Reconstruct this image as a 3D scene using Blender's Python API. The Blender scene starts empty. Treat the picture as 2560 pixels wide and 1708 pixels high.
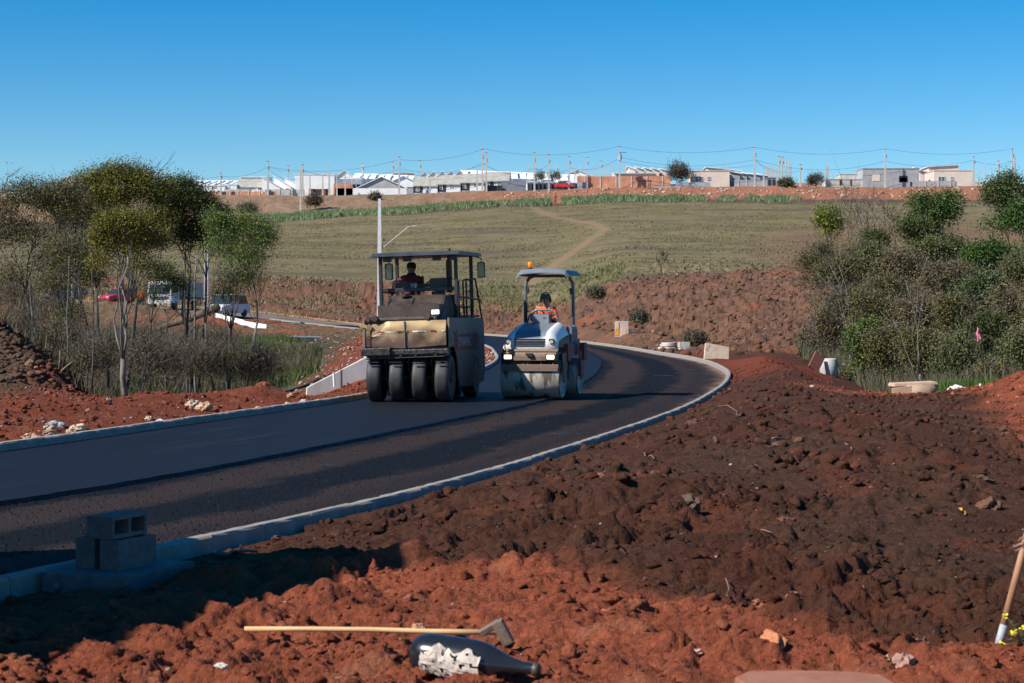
import bpy, bmesh, math, random
import numpy as np
from mathutils import Vector, Matrix, Euler, Quaternion

# ------------------------------------------------------------------ camera, sky, sun, exposure
F = 4770.0            # focal length in pixels of a 2560 px wide picture
CX, HY, EYE = 1280.0, 798.0, 1.7
sc = bpy.context.scene
cam_d = bpy.data.cameras.new('camera')
cam = bpy.data.objects.new('camera', cam_d)
sc.collection.objects.link(cam)
cam.location = (0, 0, EYE)
cam.rotation_euler = (math.radians(90), 0, 0)
cam_d.sensor_width = 36.0
cam_d.lens = 36.0 * F / 2560.0
cam_d.shift_y = -(854.0 - HY) / 2560.0
cam_d.clip_start = 0.2
cam_d.clip_end = 6000
cam_d.dof.use_dof = True
cam_d.dof.focus_distance = 40.0
cam_d.dof.aperture_fstop = 8.0
sc.camera = cam

SUN_EL, SUN_AZ = 41.0, 29.0      # azimuth: how far the shadows lean away from the camera, from due right
ca, sa = math.cos(math.radians(SUN_AZ)), math.sin(math.radians(SUN_AZ))
ce, se = math.cos(math.radians(SUN_EL)), math.sin(math.radians(SUN_EL))
world = bpy.data.worlds.new('World')
sc.world = world
world.use_nodes = True
wn = world.node_tree
for n in list(wn.nodes):
    wn.nodes.remove(n)
w_out = wn.nodes.new('ShaderNodeOutputWorld')
w_bg = wn.nodes.new('ShaderNodeBackground')
w_sky = wn.nodes.new('ShaderNodeTexSky')
w_sky.sky_type = 'NISHITA'
w_sky.sun_disc = False
w_sky.sun_elevation = math.radians(SUN_EL)
w_sky.sun_rotation = math.atan2(-ca, -sa)
w_sky.altitude = 900
w_sky.air_density = 1.0
w_sky.dust_density = 0.0
w_sky.ozone_density = 4.0
w_hs = wn.nodes.new('ShaderNodeHueSaturation')
w_hs.inputs['Saturation'].default_value = 1.52
w_bg.inputs['Strength'].default_value = 0.089
wn.links.new(w_sky.outputs[0], w_hs.inputs['Color'])
wn.links.new(w_hs.outputs[0], w_bg.inputs['Color'])
wn.links.new(w_bg.outputs[0], w_out.inputs['Surface'])

sun_d = bpy.data.lights.new('sun', 'SUN')
sun_d.energy = 5.0
sun_d.angle = math.radians(0.5)
sun_d.color = (1.0, 0.945, 0.86)
sun = bpy.data.objects.new('sun', sun_d)
sc.collection.objects.link(sun)
sun.rotation_euler = Vector((ca * ce, sa * ce, -se)).to_track_quat('-Z', 'Y').to_euler()

sc.view_settings.view_transform = 'Standard'
sc.view_settings.look = 'None'
sc.view_settings.exposure = 0.47
sc.view_settings.gamma = 1.0
sc.view_settings.use_curve_mapping = False
sc.cycles.max_bounces = 5
sc.cycles.diffuse_bounces = 2
sc.cycles.glossy_bounces = 2
sc.cycles.transmission_bounces = 4
sc.cycles.transparent_max_bounces = 6
sc.cycles.use_denoising = True

rng = random.Random(7)
COL = sc.collection


def at(px, py, Y):
    """picture position at distance Y, used only to work out where things stand"""
    return Vector(((px - CX) / F * Y, Y, EYE + (HY - py) / F * Y))


# ------------------------------------------------------------------ helpers
def tag(o, label=None, cat=None, group=None, kind=None):
    if label: o['label'] = label
    if cat: o['category'] = cat
    if group: o['group'] = group
    if kind: o['kind'] = kind
    return o


def empty(name, loc, label=None, cat=None, group=None, rz=0.0, rot=None):
    o = bpy.data.objects.new(name, None)
    o.empty_display_size = 0.1
    COL.objects.link(o)
    o.location = loc
    o.rotation_euler = rot if rot else (0, 0, rz)
    return tag(o, label, cat, group)


def link(name, me, parent=None, loc=(0, 0, 0), rz=0.0, rot=None):
    o = bpy.data.objects.new(name, me)
    COL.objects.link(o)
    o.location = loc
    o.rotation_euler = rot if rot else (0, 0, rz)
    if parent is not None:
        o.parent = parent
    return o


def copy_tree(o, parent=None):
    c = o.copy()
    COL.objects.link(c)
    c.parent = parent
    for ch in list(o.children):
        copy_tree(ch, c)
    return c


def lettering(text, size, m, parent, loc, rot, scale=(1, 1, 1), center=False):
    cu = bpy.data.curves.new('lettering', 'FONT')
    cu.body = text
    cu.size = size
    cu.extrude = .001
    if center: cu.align_x = 'CENTER'
    t = bpy.data.objects.new('lettering', cu)
    COL.objects.link(t)
    dg = bpy.context.evaluated_depsgraph_get()
    me = bpy.data.meshes.new_from_object(t.evaluated_get(dg))
    bpy.data.objects.remove(t)
    me.name = 'lettering'
    me.materials.clear()
    me.materials.append(m)
    o = link('lettering', me, parent, loc, rot=rot)
    o.scale = scale
    o['kind'] = 'stuff'
    return o


class MB:
    """collects simple solids and turns them into one mesh"""
    def __init__(s):
        s.v, s.f, s.sm = [], [], []

    def add(s, vs, fs, smooth=False):
        b = len(s.v)
        s.v += [tuple(v) for v in vs]
        for f in fs:
            s.f.append(tuple(i + b for i in f))
            s.sm.append(smooth)
        return s

    def box(s, c, d, rot=None, top=(1, 1), shift=(0, 0)):
        x, y, z = d[0] / 2, d[1] / 2, d[2] / 2
        tx, ty = top
        vs = [Vector(p) for p in ((-x, -y, -z), (x, -y, -z), (x, y, -z), (-x, y, -z),
                                  (-x * tx + shift[0], -y * ty + shift[1], z), (x * tx + shift[0], -y * ty + shift[1], z),
                                  (x * tx + shift[0], y * ty + shift[1], z), (-x * tx + shift[0], y * ty + shift[1], z))]
        if rot:
            m = Euler(rot).to_matrix()
            vs = [m @ v for v in vs]
        c = Vector(c)
        return s.add([v + c for v in vs], [(0, 3, 2, 1), (4, 5, 6, 7), (0, 1, 5, 4), (1, 2, 6, 5), (2, 3, 7, 6), (3, 0, 4, 7)])

    def rbox(s, c, d, r=0.02, n=3, axis='z', rot=None):
        """box whose edges along one axis are rounded"""
        ax = {'x': (1, 2, 0), 'y': (0, 2, 1), 'z': (0, 1, 2)}[axis]
        w, h, l = d[ax[0]] / 2, d[ax[1]] / 2, d[ax[2]] / 2
        r = min(r, w * .99, h * .99)
        pts = []
        for (sx, sy, a0) in ((1, 1, 0), (-1, 1, 90), (-1, -1, 180), (1, -1, 270)):
            for k in range(n + 1):
                a = math.radians(a0 + 90 * k / n)
                pts.append((sx * (w - r) + r * math.cos(a), sy * (h - r) + r * math.sin(a)))
        m = Euler(rot).to_matrix() if rot else None
        vs = []
        for e in (-l, l):
            for (a, b) in pts:
                p = [0, 0, 0]
                p[ax[0]], p[ax[1]], p[ax[2]] = a, b, e
                p = Vector(p)
                if m: p = m @ p
                vs.append(p + Vector(c))
        N = len(pts)
        fs = [tuple(range(N))[::-1], tuple(range(N, 2 * N))]
        fs += [(i, (i + 1) % N, N + (i + 1) % N, N + i) for i in range(N)]
        return s.add(vs, fs)

    def prism(s, poly, a0, a1, axis='x'):
        """polygon in the plane across axis, pulled from a0 to a1 (poly is (y,z) for x, (x,z) for y, (x,y) for z)"""
        def P(p, a):
            return {'x': (a, p[0], p[1]), 'y': (p[0], a, p[1]), 'z': (p[0], p[1], a)}[axis]
        N = len(poly)
        vs = [P(p, a0) for p in poly] + [P(p, a1) for p in poly]
        fs = [tuple(range(N))[::-1], tuple(range(N, 2 * N))] + [(i, (i + 1) % N, N + (i + 1) % N, N + i) for i in range(N)]
        return s.add(vs, fs)

    def cyl(s, p0, p1, r0, r1=None, n=12, caps=True, smooth=True):
        r1 = r0 if r1 is None else r1
        p0, p1 = Vector(p0), Vector(p1)
        d = (p1 - p0).normalized()
        a = Vector((0, 0, 1)) if abs(d.z) < .9 else Vector((1, 0, 0))
        u = d.cross(a).normalized()
        w = d.cross(u)
        vs = []
        for p, r in ((p0, r0), (p1, r1)):
            for k in range(n):
                t = 2 * math.pi * k / n
                vs.append(p + u * (r * math.cos(t)) + w * (r * math.sin(t)))
        s.add(vs, [(i, n + i, n + (i + 1) % n, (i + 1) % n) for i in range(n)], smooth)
        if caps:
            s.add(vs, [tuple(range(n)), tuple(range(n, 2 * n))[::-1]])
        return s

    def tube(s, pts, r, n=8, smooth=True):
        pts = [Vector(p) for p in pts]
        rs = r if isinstance(r, (list, tuple)) else [r] * len(pts)
        vs, fs = [], []
        u = None
        for i, p in enumerate(pts):
            d = (pts[min(i + 1, len(pts) - 1)] - pts[max(i - 1, 0)])
            d = d.normalized() if d.length > 1e-9 else Vector((0, 0, 1))
            if u is None:
                a = Vector((0, 0, 1)) if abs(d.z) < .9 else Vector((1, 0, 0))
                u = d.cross(a).normalized()
            else:
                u = (u - d * u.dot(d)).normalized()
            w = d.cross(u)
            for k in range(n):
                t = 2 * math.pi * k / n
                vs.append(p + u * (rs[i] * math.cos(t)) + w * (rs[i] * math.sin(t)))
        for i in range(len(pts) - 1):
            for k in range(n):
                fs.append((i * n + k, (i + 1) * n + k, (i + 1) * n + (k + 1) % n, i * n + (k + 1) % n))
        fs.append(tuple(range(n)))
        fs.append(tuple(range((len(pts) - 1) * n, len(pts) * n))[::-1])
        return s.add(vs, fs, smooth)

    def lathe(s, prof, c=(0, 0, 0), n=24, axis='z', smooth=True, close=False):
        """prof: list of (radius, along)"""
        vs, fs = [], []
        for (r, h) in prof:
            for k in range(n):
                t = 2 * math.pi * k / n
                a, b = r * math.cos(t), r * math.sin(t)
                p = {'z': (a, b, h), 'x': (h, a, b), 'y': (b, h, a)}[axis]
                vs.append((p[0] + c[0], p[1] + c[1], p[2] + c[2]))
        m = len(prof)
        for i in range(m - 1 if not close else m):
            j = (i + 1) % m
            for k in range(n):
                fs.append((i * n + k, i * n + (k + 1) % n, j * n + (k + 1) % n, j * n + k))
        if not close:
            fs.append(tuple(range(n))[::-1])
            fs.append(tuple(range((m - 1) * n, m * n)))
        return s.add(vs, fs, smooth)

    def mesh(s, name, m, bevel=0.0):
        me = bpy.data.meshes.new(name)
        me.from_pydata(s.v, [], s.f)
        me.polygons.foreach_set('use_smooth', s.sm)
        if bevel > 0:
            bm = bmesh.new()
            bm.from_mesh(me)
            bmesh.ops.remove_doubles(bm, verts=bm.verts, dist=1e-5)
            bmesh.ops.recalc_face_normals(bm, faces=bm.faces)
            es = [e for e in bm.edges if len(e.link_faces) == 2 and e.calc_face_angle(0) > 0.6]
            bmesh.ops.bevel(bm, geom=es, offset=bevel, segments=2, affect='EDGES', profile=0.6, clamp_overlap=True)
            bm.to_mesh(me)
            bm.free()
        else:
            bm = bmesh.new()
            bm.from_mesh(me)
            bmesh.ops.recalc_face_normals(bm, faces=bm.faces)
            bm.to_mesh(me)
            bm.free()
        for mm in (m if isinstance(m, (list, tuple)) else [m]):
            me.materials.append(mm)
        return me

    def build(s, name, m, parent=None, bevel=0.0, loc=(0, 0, 0), rz=0.0, rot=None):
        return link(name, s.mesh(name, m, bevel), parent, loc, rz, rot)


def npmesh(name, V, Fc, m, col=None, smooth=False, uv=None):
    """mesh from arrays; Fc is (n,3) or (n,4); col is a colour per vertex"""
    me = bpy.data.meshes.new(name)
    V = np.asarray(V, np.float32)
    Fc = np.asarray(Fc, np.int32)
    k = Fc.shape[1]
    me.vertices.add(len(V))
    me.vertices.foreach_set('co', V.ravel())
    me.loops.add(Fc.size)
    me.loops.foreach_set('vertex_index', Fc.ravel())
    me.polygons.add(len(Fc))
    me.polygons.foreach_set('loop_start', np.arange(0, Fc.size, k, dtype=np.int32))
    me.polygons.foreach_set('loop_total', np.full(len(Fc), k, np.int32))
    me.polygons.foreach_set('use_smooth', np.full(len(Fc), smooth, bool))
    me.update(calc_edges=True)
    if col is not None:
        a = me.color_attributes.new('tint', 'FLOAT_COLOR', 'POINT')
        c = np.ones((len(V), 4), np.float32)
        c[:, :3] = col
        a.data.foreach_set('color', c.ravel())
    if uv is not None:
        l = me.uv_layers.new(name='UVMap')
        l.data.foreach_set('uv', np.asarray(uv, np.float32)[Fc.ravel()].ravel())
    me.materials.append(m)
    return me


# ------------------------------------------------------------------ noise
_r = np.random.RandomState(11)
_perm = np.tile(_r.permutation(256), 3)
_ang = _r.rand(256) * 2 * np.pi
_gx, _gy = np.cos(_ang), np.sin(_ang)


def perlin(x, y, seed=0):
    x = np.asarray(x, float) + seed * 17.31
    y = np.asarray(y, float) - seed * 9.77
    xi, yi = np.floor(x).astype(np.int64), np.floor(y).astype(np.int64)
    xf, yf = x - xi, y - yi
    xi &= 255
    yi &= 255
    u = xf * xf * xf * (xf * (xf * 6 - 15) + 10)
    v = yf * yf * yf * (yf * (yf * 6 - 15) + 10)

    def g(ix, iy, dx, dy):
        h = _perm[_perm[ix] + iy]
        return _gx[h] * dx + _gy[h] * dy
    x1, y1 = (xi + 1) & 255, (yi + 1) & 255
    n00, n10 = g(xi, yi, xf, yf), g(x1, yi, xf - 1, yf)
    n01, n11 = g(xi, y1, xf, yf - 1), g(x1, y1, xf - 1, yf - 1)
    a = n00 + u * (n10 - n00)
    b = n01 + u * (n11 - n01)
    return (a + v * (b - a)) * 1.5


def fbm(x, y, octv=4, seed=0, gain=.5, bill=False):
    t, a, s = 0, 1.0, 0
    for k in range(octv):
        n = perlin(x * 2 ** k, y * 2 ** k, seed + k * 3)
        if bill: n = np.abs(n) * 2 - .5
        t = t + a * n
        s += a
        a *= gain
    return t / s


# ------------------------------------------------------------------ materials
def new_mat(name):
    m = bpy.data.materials.new(name)
    m.use_nodes = True
    nt = m.node_tree
    b = nt.nodes['Principled BSDF']
    return m, nt, b


def nd(nt, t, **kw):
    n = nt.nodes.new(t)
    for k, v in kw.items():
        setattr(n, k, v)
    return n


def pmat(name, c1, c2=None, scale=4.0, rough=.6, bump=0.0, bscale=None, metal=0.0, lo=.4, hi=.62, spec=.5, detail=6, stretch=None,
         c3=None, scale3=1.0, lo3=.55, hi3=.7, coat=0.0):
    m, nt, b = new_mat(name)
    b.inputs['Roughness'].default_value = rough
    b.inputs['Metallic'].default_value = metal
    b.inputs['Specular IOR Level'].default_value = spec
    b.inputs['Coat Weight'].default_value = coat
    L = nt.links.new
    if c2 is None:
        c2 = tuple(c * .82 for c in c1)
    tc = nd(nt, 'ShaderNodeTexCoord')
    mp = nd(nt, 'ShaderNodeMapping')
    if stretch: mp.inputs['Scale'].default_value = stretch
    L(tc.outputs['Object'], mp.inputs['Vector'])
    nz = nd(nt, 'ShaderNodeTexNoise')
    nz.inputs['Scale'].default_value = scale
    nz.inputs['Detail'].default_value = detail
    nz.inputs['Roughness'].default_value = .62
    L(mp.outputs[0], nz.inputs['Vector'])
    rp = nd(nt, 'ShaderNodeMapRange')
    rp.inputs['From Min'].default_value = lo
    rp.inputs['From Max'].default_value = hi
    L(nz.outputs['Fac'], rp.inputs['Value'])
    mx = nd(nt, 'ShaderNodeMix', data_type='RGBA')
    mx.inputs['A'].default_value = (*c1, 1)
    mx.inputs['B'].default_value = (*c2, 1)
    L(rp.outputs[0], mx.inputs['Factor'])
    out = mx.outputs['Result']
    if c3 is not None:
        n3 = nd(nt, 'ShaderNodeTexNoise')
        n3.inputs['Scale'].default_value = scale3
        n3.inputs['Detail'].default_value = 5
        L(mp.outputs[0], n3.inputs['Vector'])
        r3 = nd(nt, 'ShaderNodeMapRange')
        r3.inputs['From Min'].default_value = lo3
        r3.inputs['From Max'].default_value = hi3
        L(n3.outputs['Fac'], r3.inputs['Value'])
        m3 = nd(nt, 'ShaderNodeMix', data_type='RGBA')
        L(out, m3.inputs['A'])
        m3.inputs['B'].default_value = (*c3, 1)
        L(r3.outputs[0], m3.inputs['Factor'])
        out = m3.outputs['Result']
    L(out, b.inputs['Base Color'])
    if bump > 0:
        nb = nd(nt, 'ShaderNodeTexNoise')
        nb.inputs['Scale'].default_value = bscale or scale * 4
        nb.inputs['Detail'].default_value = 5
        L(tc.outputs['Object'], nb.inputs['Vector'])
        bp = nd(nt, 'ShaderNodeBump')
        bp.inputs['Strength'].default_value = 1.0
        bp.inputs['Distance'].default_value = bump
        L(nb.outputs['Fac'], bp.inputs['Height'])
        L(bp.outputs[0], b.inputs['Normal'])
    return m


def tint_mat(name, rough=.8, spec=.3, var=.25, scale=30.0, bump=0.0, bscale=40.0, trans=0.0):
    """takes its colour from the mesh's own tint attribute, with grain on top"""
    m, nt, b = new_mat(name)
    L = nt.links.new
    b.inputs['Roughness'].default_value = rough
    b.inputs['Specular IOR Level'].default_value = spec
    at_ = nd(nt, 'ShaderNodeAttribute', attribute_name='tint')
    geo = nd(nt, 'ShaderNodeTexCoord')
    nz = nd(nt, 'ShaderNodeTexNoise')
    nz.inputs['Scale'].default_value = scale
    nz.inputs['Detail'].default_value = 8
    nz.inputs['Roughness'].default_value = .7
    L(geo.outputs['Object'], nz.inputs['Vector'])
    rp = nd(nt, 'ShaderNodeMapRange')
    rp.inputs['From Min'].default_value = .3
    rp.inputs['From Max'].default_value = .7
    rp.inputs['To Min'].default_value = 1 - var
    rp.inputs['To Max'].default_value = 1 + var
    L(nz.outputs['Fac'], rp.inputs['Value'])
    mu = nd(nt, 'ShaderNodeVectorMath', operation='SCALE')
    L(at_.outputs['Color'], mu.inputs[0])
    L(rp.outputs[0], mu.inputs['Scale'])
    L(mu.outputs[0], b.inputs['Base Color'])
    if bump > 0:
        n2 = nd(nt, 'ShaderNodeTexNoise')
        n2.inputs['Scale'].default_value = bscale
        n2.inputs['Detail'].default_value = 6
        n2.inputs['Roughness'].default_value = .75
        L(geo.outputs['Object'], n2.inputs['Vector'])
        bp = nd(nt, 'ShaderNodeBump')
        bp.inputs['Distance'].default_value = bump
        L(n2.outputs['Fac'], bp.inputs['Height'])
        L(bp.outputs[0], b.inputs['Normal'])
    return m


def glow_mat(name, c, s):
    m, nt, b = new_mat(name)
    b.inputs['Base Color'].default_value = (*c, 1)
    b.inputs['Emission Color'].default_value = (*c, 1)
    b.inputs['Emission Strength'].default_value = s
    return m


M_ground = tint_mat('earth', rough=.95, spec=.1, var=.42, scale=30.0, bump=.07, bscale=18.0)
M_clod = tint_mat('loose_earth', rough=.95, spec=.15, var=.38, scale=26.0, bump=.04, bscale=38.0)
M_leaf = tint_mat('leaves', rough=.7, spec=.12, var=.12, scale=3.0)
M_rock = tint_mat('stone', rough=.85, spec=.3, var=.28, scale=14.0, bump=.008, bscale=30.0)
M_bark = pmat('bark', (.06, .052, .042), (.14, .125, .105), 7.0, .9, bump=.01, bscale=25, stretch=(1, 1, .35))
M_darkbark = pmat('dark_bark', (.045, .038, .030), (.10, .088, .072), 8.0, .9, bump=.01, bscale=25, stretch=(1, 1, .35))
M_palebark = pmat('pale_bark', (.11, .10, .082), (.23, .21, .175), 6.0, .85, bump=.008, bscale=25, stretch=(1, 1, .35))
M_conc = pmat('concrete', (.52, .49, .44), (.40, .37, .33), 3.0, .85, bump=.004, bscale=40, c3=(.36, .25, .18), scale3=1.3, lo3=.56, hi3=.75)
M_kerb = pmat('kerb_concrete', (.33, .30, .27), (.24, .22, .19), 5.0, .85, bump=.003, bscale=50, c3=(.34, .24, .17), scale3=3.0, lo3=.58, hi3=.78)
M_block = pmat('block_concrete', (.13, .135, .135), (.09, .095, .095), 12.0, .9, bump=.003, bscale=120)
M_wallwhite = pmat('white_wall_paint', (.80, .80, .79), (.70, .70, .69), .6, .7)
M_black = pmat('black_enamel', (.018, .019, .021), (.035, .033, .031), 6.0, .5, c3=(.10, .075, .055), scale3=5, lo3=.6, hi3=.8)
M_rubber = pmat('worn_rubber', (.020, .021, .023), (.036, .035, .034), 5.0, .6, bump=.001, bscale=80, c3=(.06, .054, .048), scale3=3, lo3=.58, hi3=.8)
M_darkglass = pmat('dark_glass', (.02, .03, .035), (.03, .04, .045), 2.0, .08, spec=.8)
M_chrome = pmat('mirror_metal', (.55, .56, .58), (.4, .4, .42), 8.0, .25, metal=1.0)
# ------------------------------------------------------------------ road lines
def crom(pts, n):
    pts = [np.array(p, float) for p in pts]
    out = []
    P = [2 * pts[0] - pts[1]] + pts + [2 * pts[-1] - pts[-2]]
    for i in range(1, len(P) - 2):
        for k in range(n):
            t = k / n
            a, b, c, d = P[i - 1], P[i], P[i + 1], P[i + 2]
            out.append(.5 * (2 * b + (c - a) * t + (2 * a - 5 * b + 4 * c - d) * t * t + (3 * b - a - 3 * c + d) * t ** 3))
    out.append(pts[-1])
    return np.array(out)


ST = [  # right kerb line, edge of the rolled mat, left kerb line (x, y, z)
    ((-9, -5, 0), (-13, -5, 0), (-15.5, -3, 0)),
    ((-5.6, 5.5, 0), (-9.4, 6, 0), (-12, 8, 0)),
    ((-3.1, 11.7, 0), (-6.6, 12.6, 0), (-9.4, 14.8, 0)),
    ((-.62, 18.7, 0), (-3.9, 19.6, 0), (-7.0, 21.4, 0)),
    ((2.28, 30.7, 0), (-1.2, 30.7, 0), (-4.9, 30.8, 0)),
    ((4.0, 39.7, 0), (.72, 39.7, 0), (-3.1, 39.7, 0)),
    ((5.55, 49.8, 0), (1.8, 49.5, 0), (-1.95, 50, 0)),
    ((6.75, 61, 0), (2.7, 60.5, 0), (-.95, 60.5, 0)),
    ((7.43, 76.5, 0), (3.55, 76.5, 0), (-.55, 76, 0)),
    ((6.95, 93.6, 0), (3.8, 93, 0), (-.8, 93, 0)),
    ((6.2, 108, .05), (3.7, 108, .05), (-1.3, 108, .05)),
    ((4.4, 125, .15), (2.2, 122, .17), (-2.6, 120, .2)),
    ((1.4, 143, .25), (-.8, 137, .35), (-5.5, 132.5, .45)),
    ((-2.6, 160, .36), (-4.5, 149, .55), (-10.4, 145, .75)),
    ((-12, 167, 1.04), (-13.5, 158, 1.15), (-16.5, 150, 1.3)),
    ((-24, 170, 2.38), (-24, 161, 2.25), (-24, 153.5, 2.1)),
    ((-36, 176, 3.1), (-36, 168, 2.95), (-36, 160, 2.8)),
    ((-62, 190, 4.2), (-61, 181, 4.0), (-60, 172, 3.9)),
]
NS = 16
Rl = crom([s[0] for s in ST], NS)
Ml = crom([s[1] for s in ST], NS)
Ll = crom([s[2] for s in ST], NS)
SW = 14 * NS                     # where the new road ends and the old street begins
_cen = (Rl + Ll) / 2
_hw = np.linalg.norm((Rl - Ll)[:, :2], axis=1) / 2


def road_near(X, Y):
    """distance outside the road edge (negative inside) and the road height there"""
    X = np.atleast_1d(np.asarray(X, float)).ravel()
    Y = np.atleast_1d(np.asarray(Y, float)).ravel()
    best = np.full(X.shape, 1e9)
    zz = np.zeros(X.shape)
    side = np.zeros(X.shape)
    for line, sgn in ((Rl, 1.0), (Ll, -1.0)):
        A, B = line[:-1], line[1:]
        d = B - A
        n = np.stack([d[:, 1], -d[:, 0]], 1) * sgn
        n /= np.linalg.norm(n, axis=1)[:, None]
        l2 = (d[:, :2] ** 2).sum(1)
        bd = np.full(X.shape, 1e9)
        bs = np.zeros(X.shape)
        bz = np.zeros(X.shape)
        for i in range(len(A)):
            # a rough box test keeps this quick
            t = np.clip(((X - A[i, 0]) * d[i, 0] + (Y - A[i, 1]) * d[i, 1]) / l2[i], 0, 1)
            px, py = A[i, 0] + t * d[i, 0], A[i, 1] + t * d[i, 1]
            q = (X - px) ** 2 + (Y - py) ** 2
            m = q < bd
            bd = np.where(m, q, bd)
            bs = np.where(m, np.sign((X - px) * n[i, 0] + (Y - py) * n[i, 1]), bs)
            bz = np.where(m, A[i, 2] + t * d[i, 2], bz)
        dist = np.sqrt(bd) * bs
        if sgn > 0:
            dR, zR = dist, bz
        else:
            dL, zL = dist, bz
    inside = (dR < 0) & (dL < 0)
    useR = np.abs(dR) < np.abs(dL)
    dist = np.where(inside, np.maximum(dR, dL), np.where(useR, np.abs(dR), np.abs(dL)))
    w = np.abs(dL) / (np.abs(dR) + np.abs(dL) + 1e-9)
    z = np.where(inside, zL + (zR - zL) * w, np.where(useR, zR, zL))
    return dist, z, np.where(useR, 1.0, -1.0)


# ------------------------------------------------------------------ lie of the land
CPX = np.array([-6000, 0, 320, 640, 940, 1280, 1600, 1900, 2240, 2560, 8000.])
RY = np.array([0, 9, 13, 20, 30, 38, 45, 52, 60, 80, 100, 115, 130, 150, 160, 170, 185, 200, 260, 320, 362, 385, 400, 450, 520, 600, 1000, 3200.])


def hillcol(z200, z362, z385, z400):
    s = (z362 - z200) / 162
    return [z200, z200 + 60 * s, z200 + 120 * s, z362, z385, z400, z400 + 4, z400 + 9.2, z400 + 11, z400 + 12, z400 + 10]


PROF = {
    -6000: [0, .1, .1, .2, .3, .3, .2, 0, 0, .2, .4, .8, 1.4, 3.0, 3.4, 3.8, 5.0] + hillcol(6.5, 20, 24, 27.5),
    0:    [0, .1, .1, .2, .3, .35, .2, 0, -.4, .1, .5, 1.0, 1.8, 2.7, 3.1, 3.4, 4.6] + hillcol(6.3, 20, 24, 27.5),
    320:  [0, .1, .1, .1, .28, .1, -.6, -.9, -.9, -.1, .5, .9, 1.5, 2.4, 2.8, 3.1, 4.4] + hillcol(6.1, 20, 24, 27.7),
    640:  [0, .1, .1, .05, .1, .28, -.5, -1.0, -1.0, -.3, .3, .55, .85, 1.6, 2.2, 2.5, 4.1] + hillcol(6.0, 20.6, 24.4, 27.8),
    940:  [0, .1, .1, 0, 0, .1, .12, .1, .05, .1, .2, .35, .55, .95, 1.1, 1.7, 3.6] + hillcol(5.5, 21.6, 25, 27.7),
    1280: [0, .1, .16, .16, 0, 0, 0, 0, 0, 0, 0, 0, .1, .4, .6, 1.3, 3.3] + hillcol(5.4, 23.3, 26, 28.5),
    1600: [0, .1, .2, .24, .2, .1, 0, 0, 0, 0, .05, .6, 1.5, 3.4, 4.3, 5.2, 6.6] + hillcol(8.0, 24, 27, 29.4),
    1900: [0, .1, .2, .26, .28, .3, .25, .18, .12, .05, .4, 1.1, 2.0, 3.7, 4.5, 5.3, 6.6] + hillcol(8.0, 24, 27, 29.4),
    2240: [0, .1, .2, .25, .2, .1, -.1, -.6, -1.0, -.8, .3, 1.4, 2.6, 4.4, 5.2, 6.0, 7.2] + hillcol(8.6, 24, 27, 29.5),
    2560: [0, .1, .15, .12, .05, 0, -.1, -.4, -.9, -.7, .4, 1.6, 2.8, 4.6, 5.4, 6.2, 7.4] + hillcol(8.8, 24, 27, 29.8),
    8000: [0, .1, .15, .15, .3, .3, .3, .3, -.4, -.2, .6, 1.6, 2.8, 4.6, 5.4, 6.2, 7.4] + hillcol(8.8, 24, 27, 29.8),
}
PT = np.array([PROF[int(c)] for c in CPX])
MOUNDS = [  # x, y, rx, ry, height
    (9.5, 139, 5.5, 6, .55), (14.5, 143, 5, 6, .5), (5.5, 146, 4.5, 5, .4), (19, 150, 5, 7, .3),
    (-2.5, 172, 7, 3.5, .6), (4, 160, 5, 4, .5), (12, 118, 9, 2.5, .35), (3, 172, 4, 3, .2),
    (-11.9, 43.5, 1.5, 2.6, .95), (-10.3, 41.5, .8, 1.4, .45), (-13.0, 44, 1.2, 2, .9), (-10.9, 45.5, .7, 1.2, .5), (-12.6, 41, .9, 1.2, .4), (-11.2, 42.3, .5, .6, .3), (-12.2, 45, .5, .7, .35),
    (10.6, 31.5, 2.3, 3.8, .95), (12.0, 33, 3.2, 6, .7), (8.0, 40.5, 1.2, 1.2, .0),
    (-3.0, 55, 1.5, 6, .35), (-2.5, 46.0, .8, 1.8, .25), (-4.5, 57, 2, 6, .25),
    (-7.6, 29.5, .9, 2.3, .16), (-6.2, 33.5, .8, 2.0, .2), (-4.9, 36.6, .6, 1.6, .12), (-8.9, 26.0, 1.0, 2.0, .1),
    (1.2, 15.6, 1.2, .8, .10), (-.3, 13.6, 1.0, .5, .06), (.9, 11.7, 1.6, .35, .10), (2.8, 17, 1.6, .8, .10),
    (4.6, 24.5, 1.6, 3.0, .12), (2.6, 13.3, .9, .5, .09), (4.1, 20, 1.1, 1.0, .1), (-1.1, 10.6, .7, .4, .05),
    (5.0, 35, 2.0, 5, .10), (6.6, 47, 1.0, 4, .18), (7.8, 58, 1.2, 6, .28), (8.6, 66, 1.5, 5, .3),
    (-9, 141, 2.0, 1.5, .8), (-8.0, 122, 3, 4, .3), (-24, 186, 9, 3, 1.4), (-40, 190, 10, 4, 1.0), (-12, 188, 8, 3, 1.1),
    (-31, 147, 4, 3, .8), (-22, 139, 3, 3, .5),
]


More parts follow.
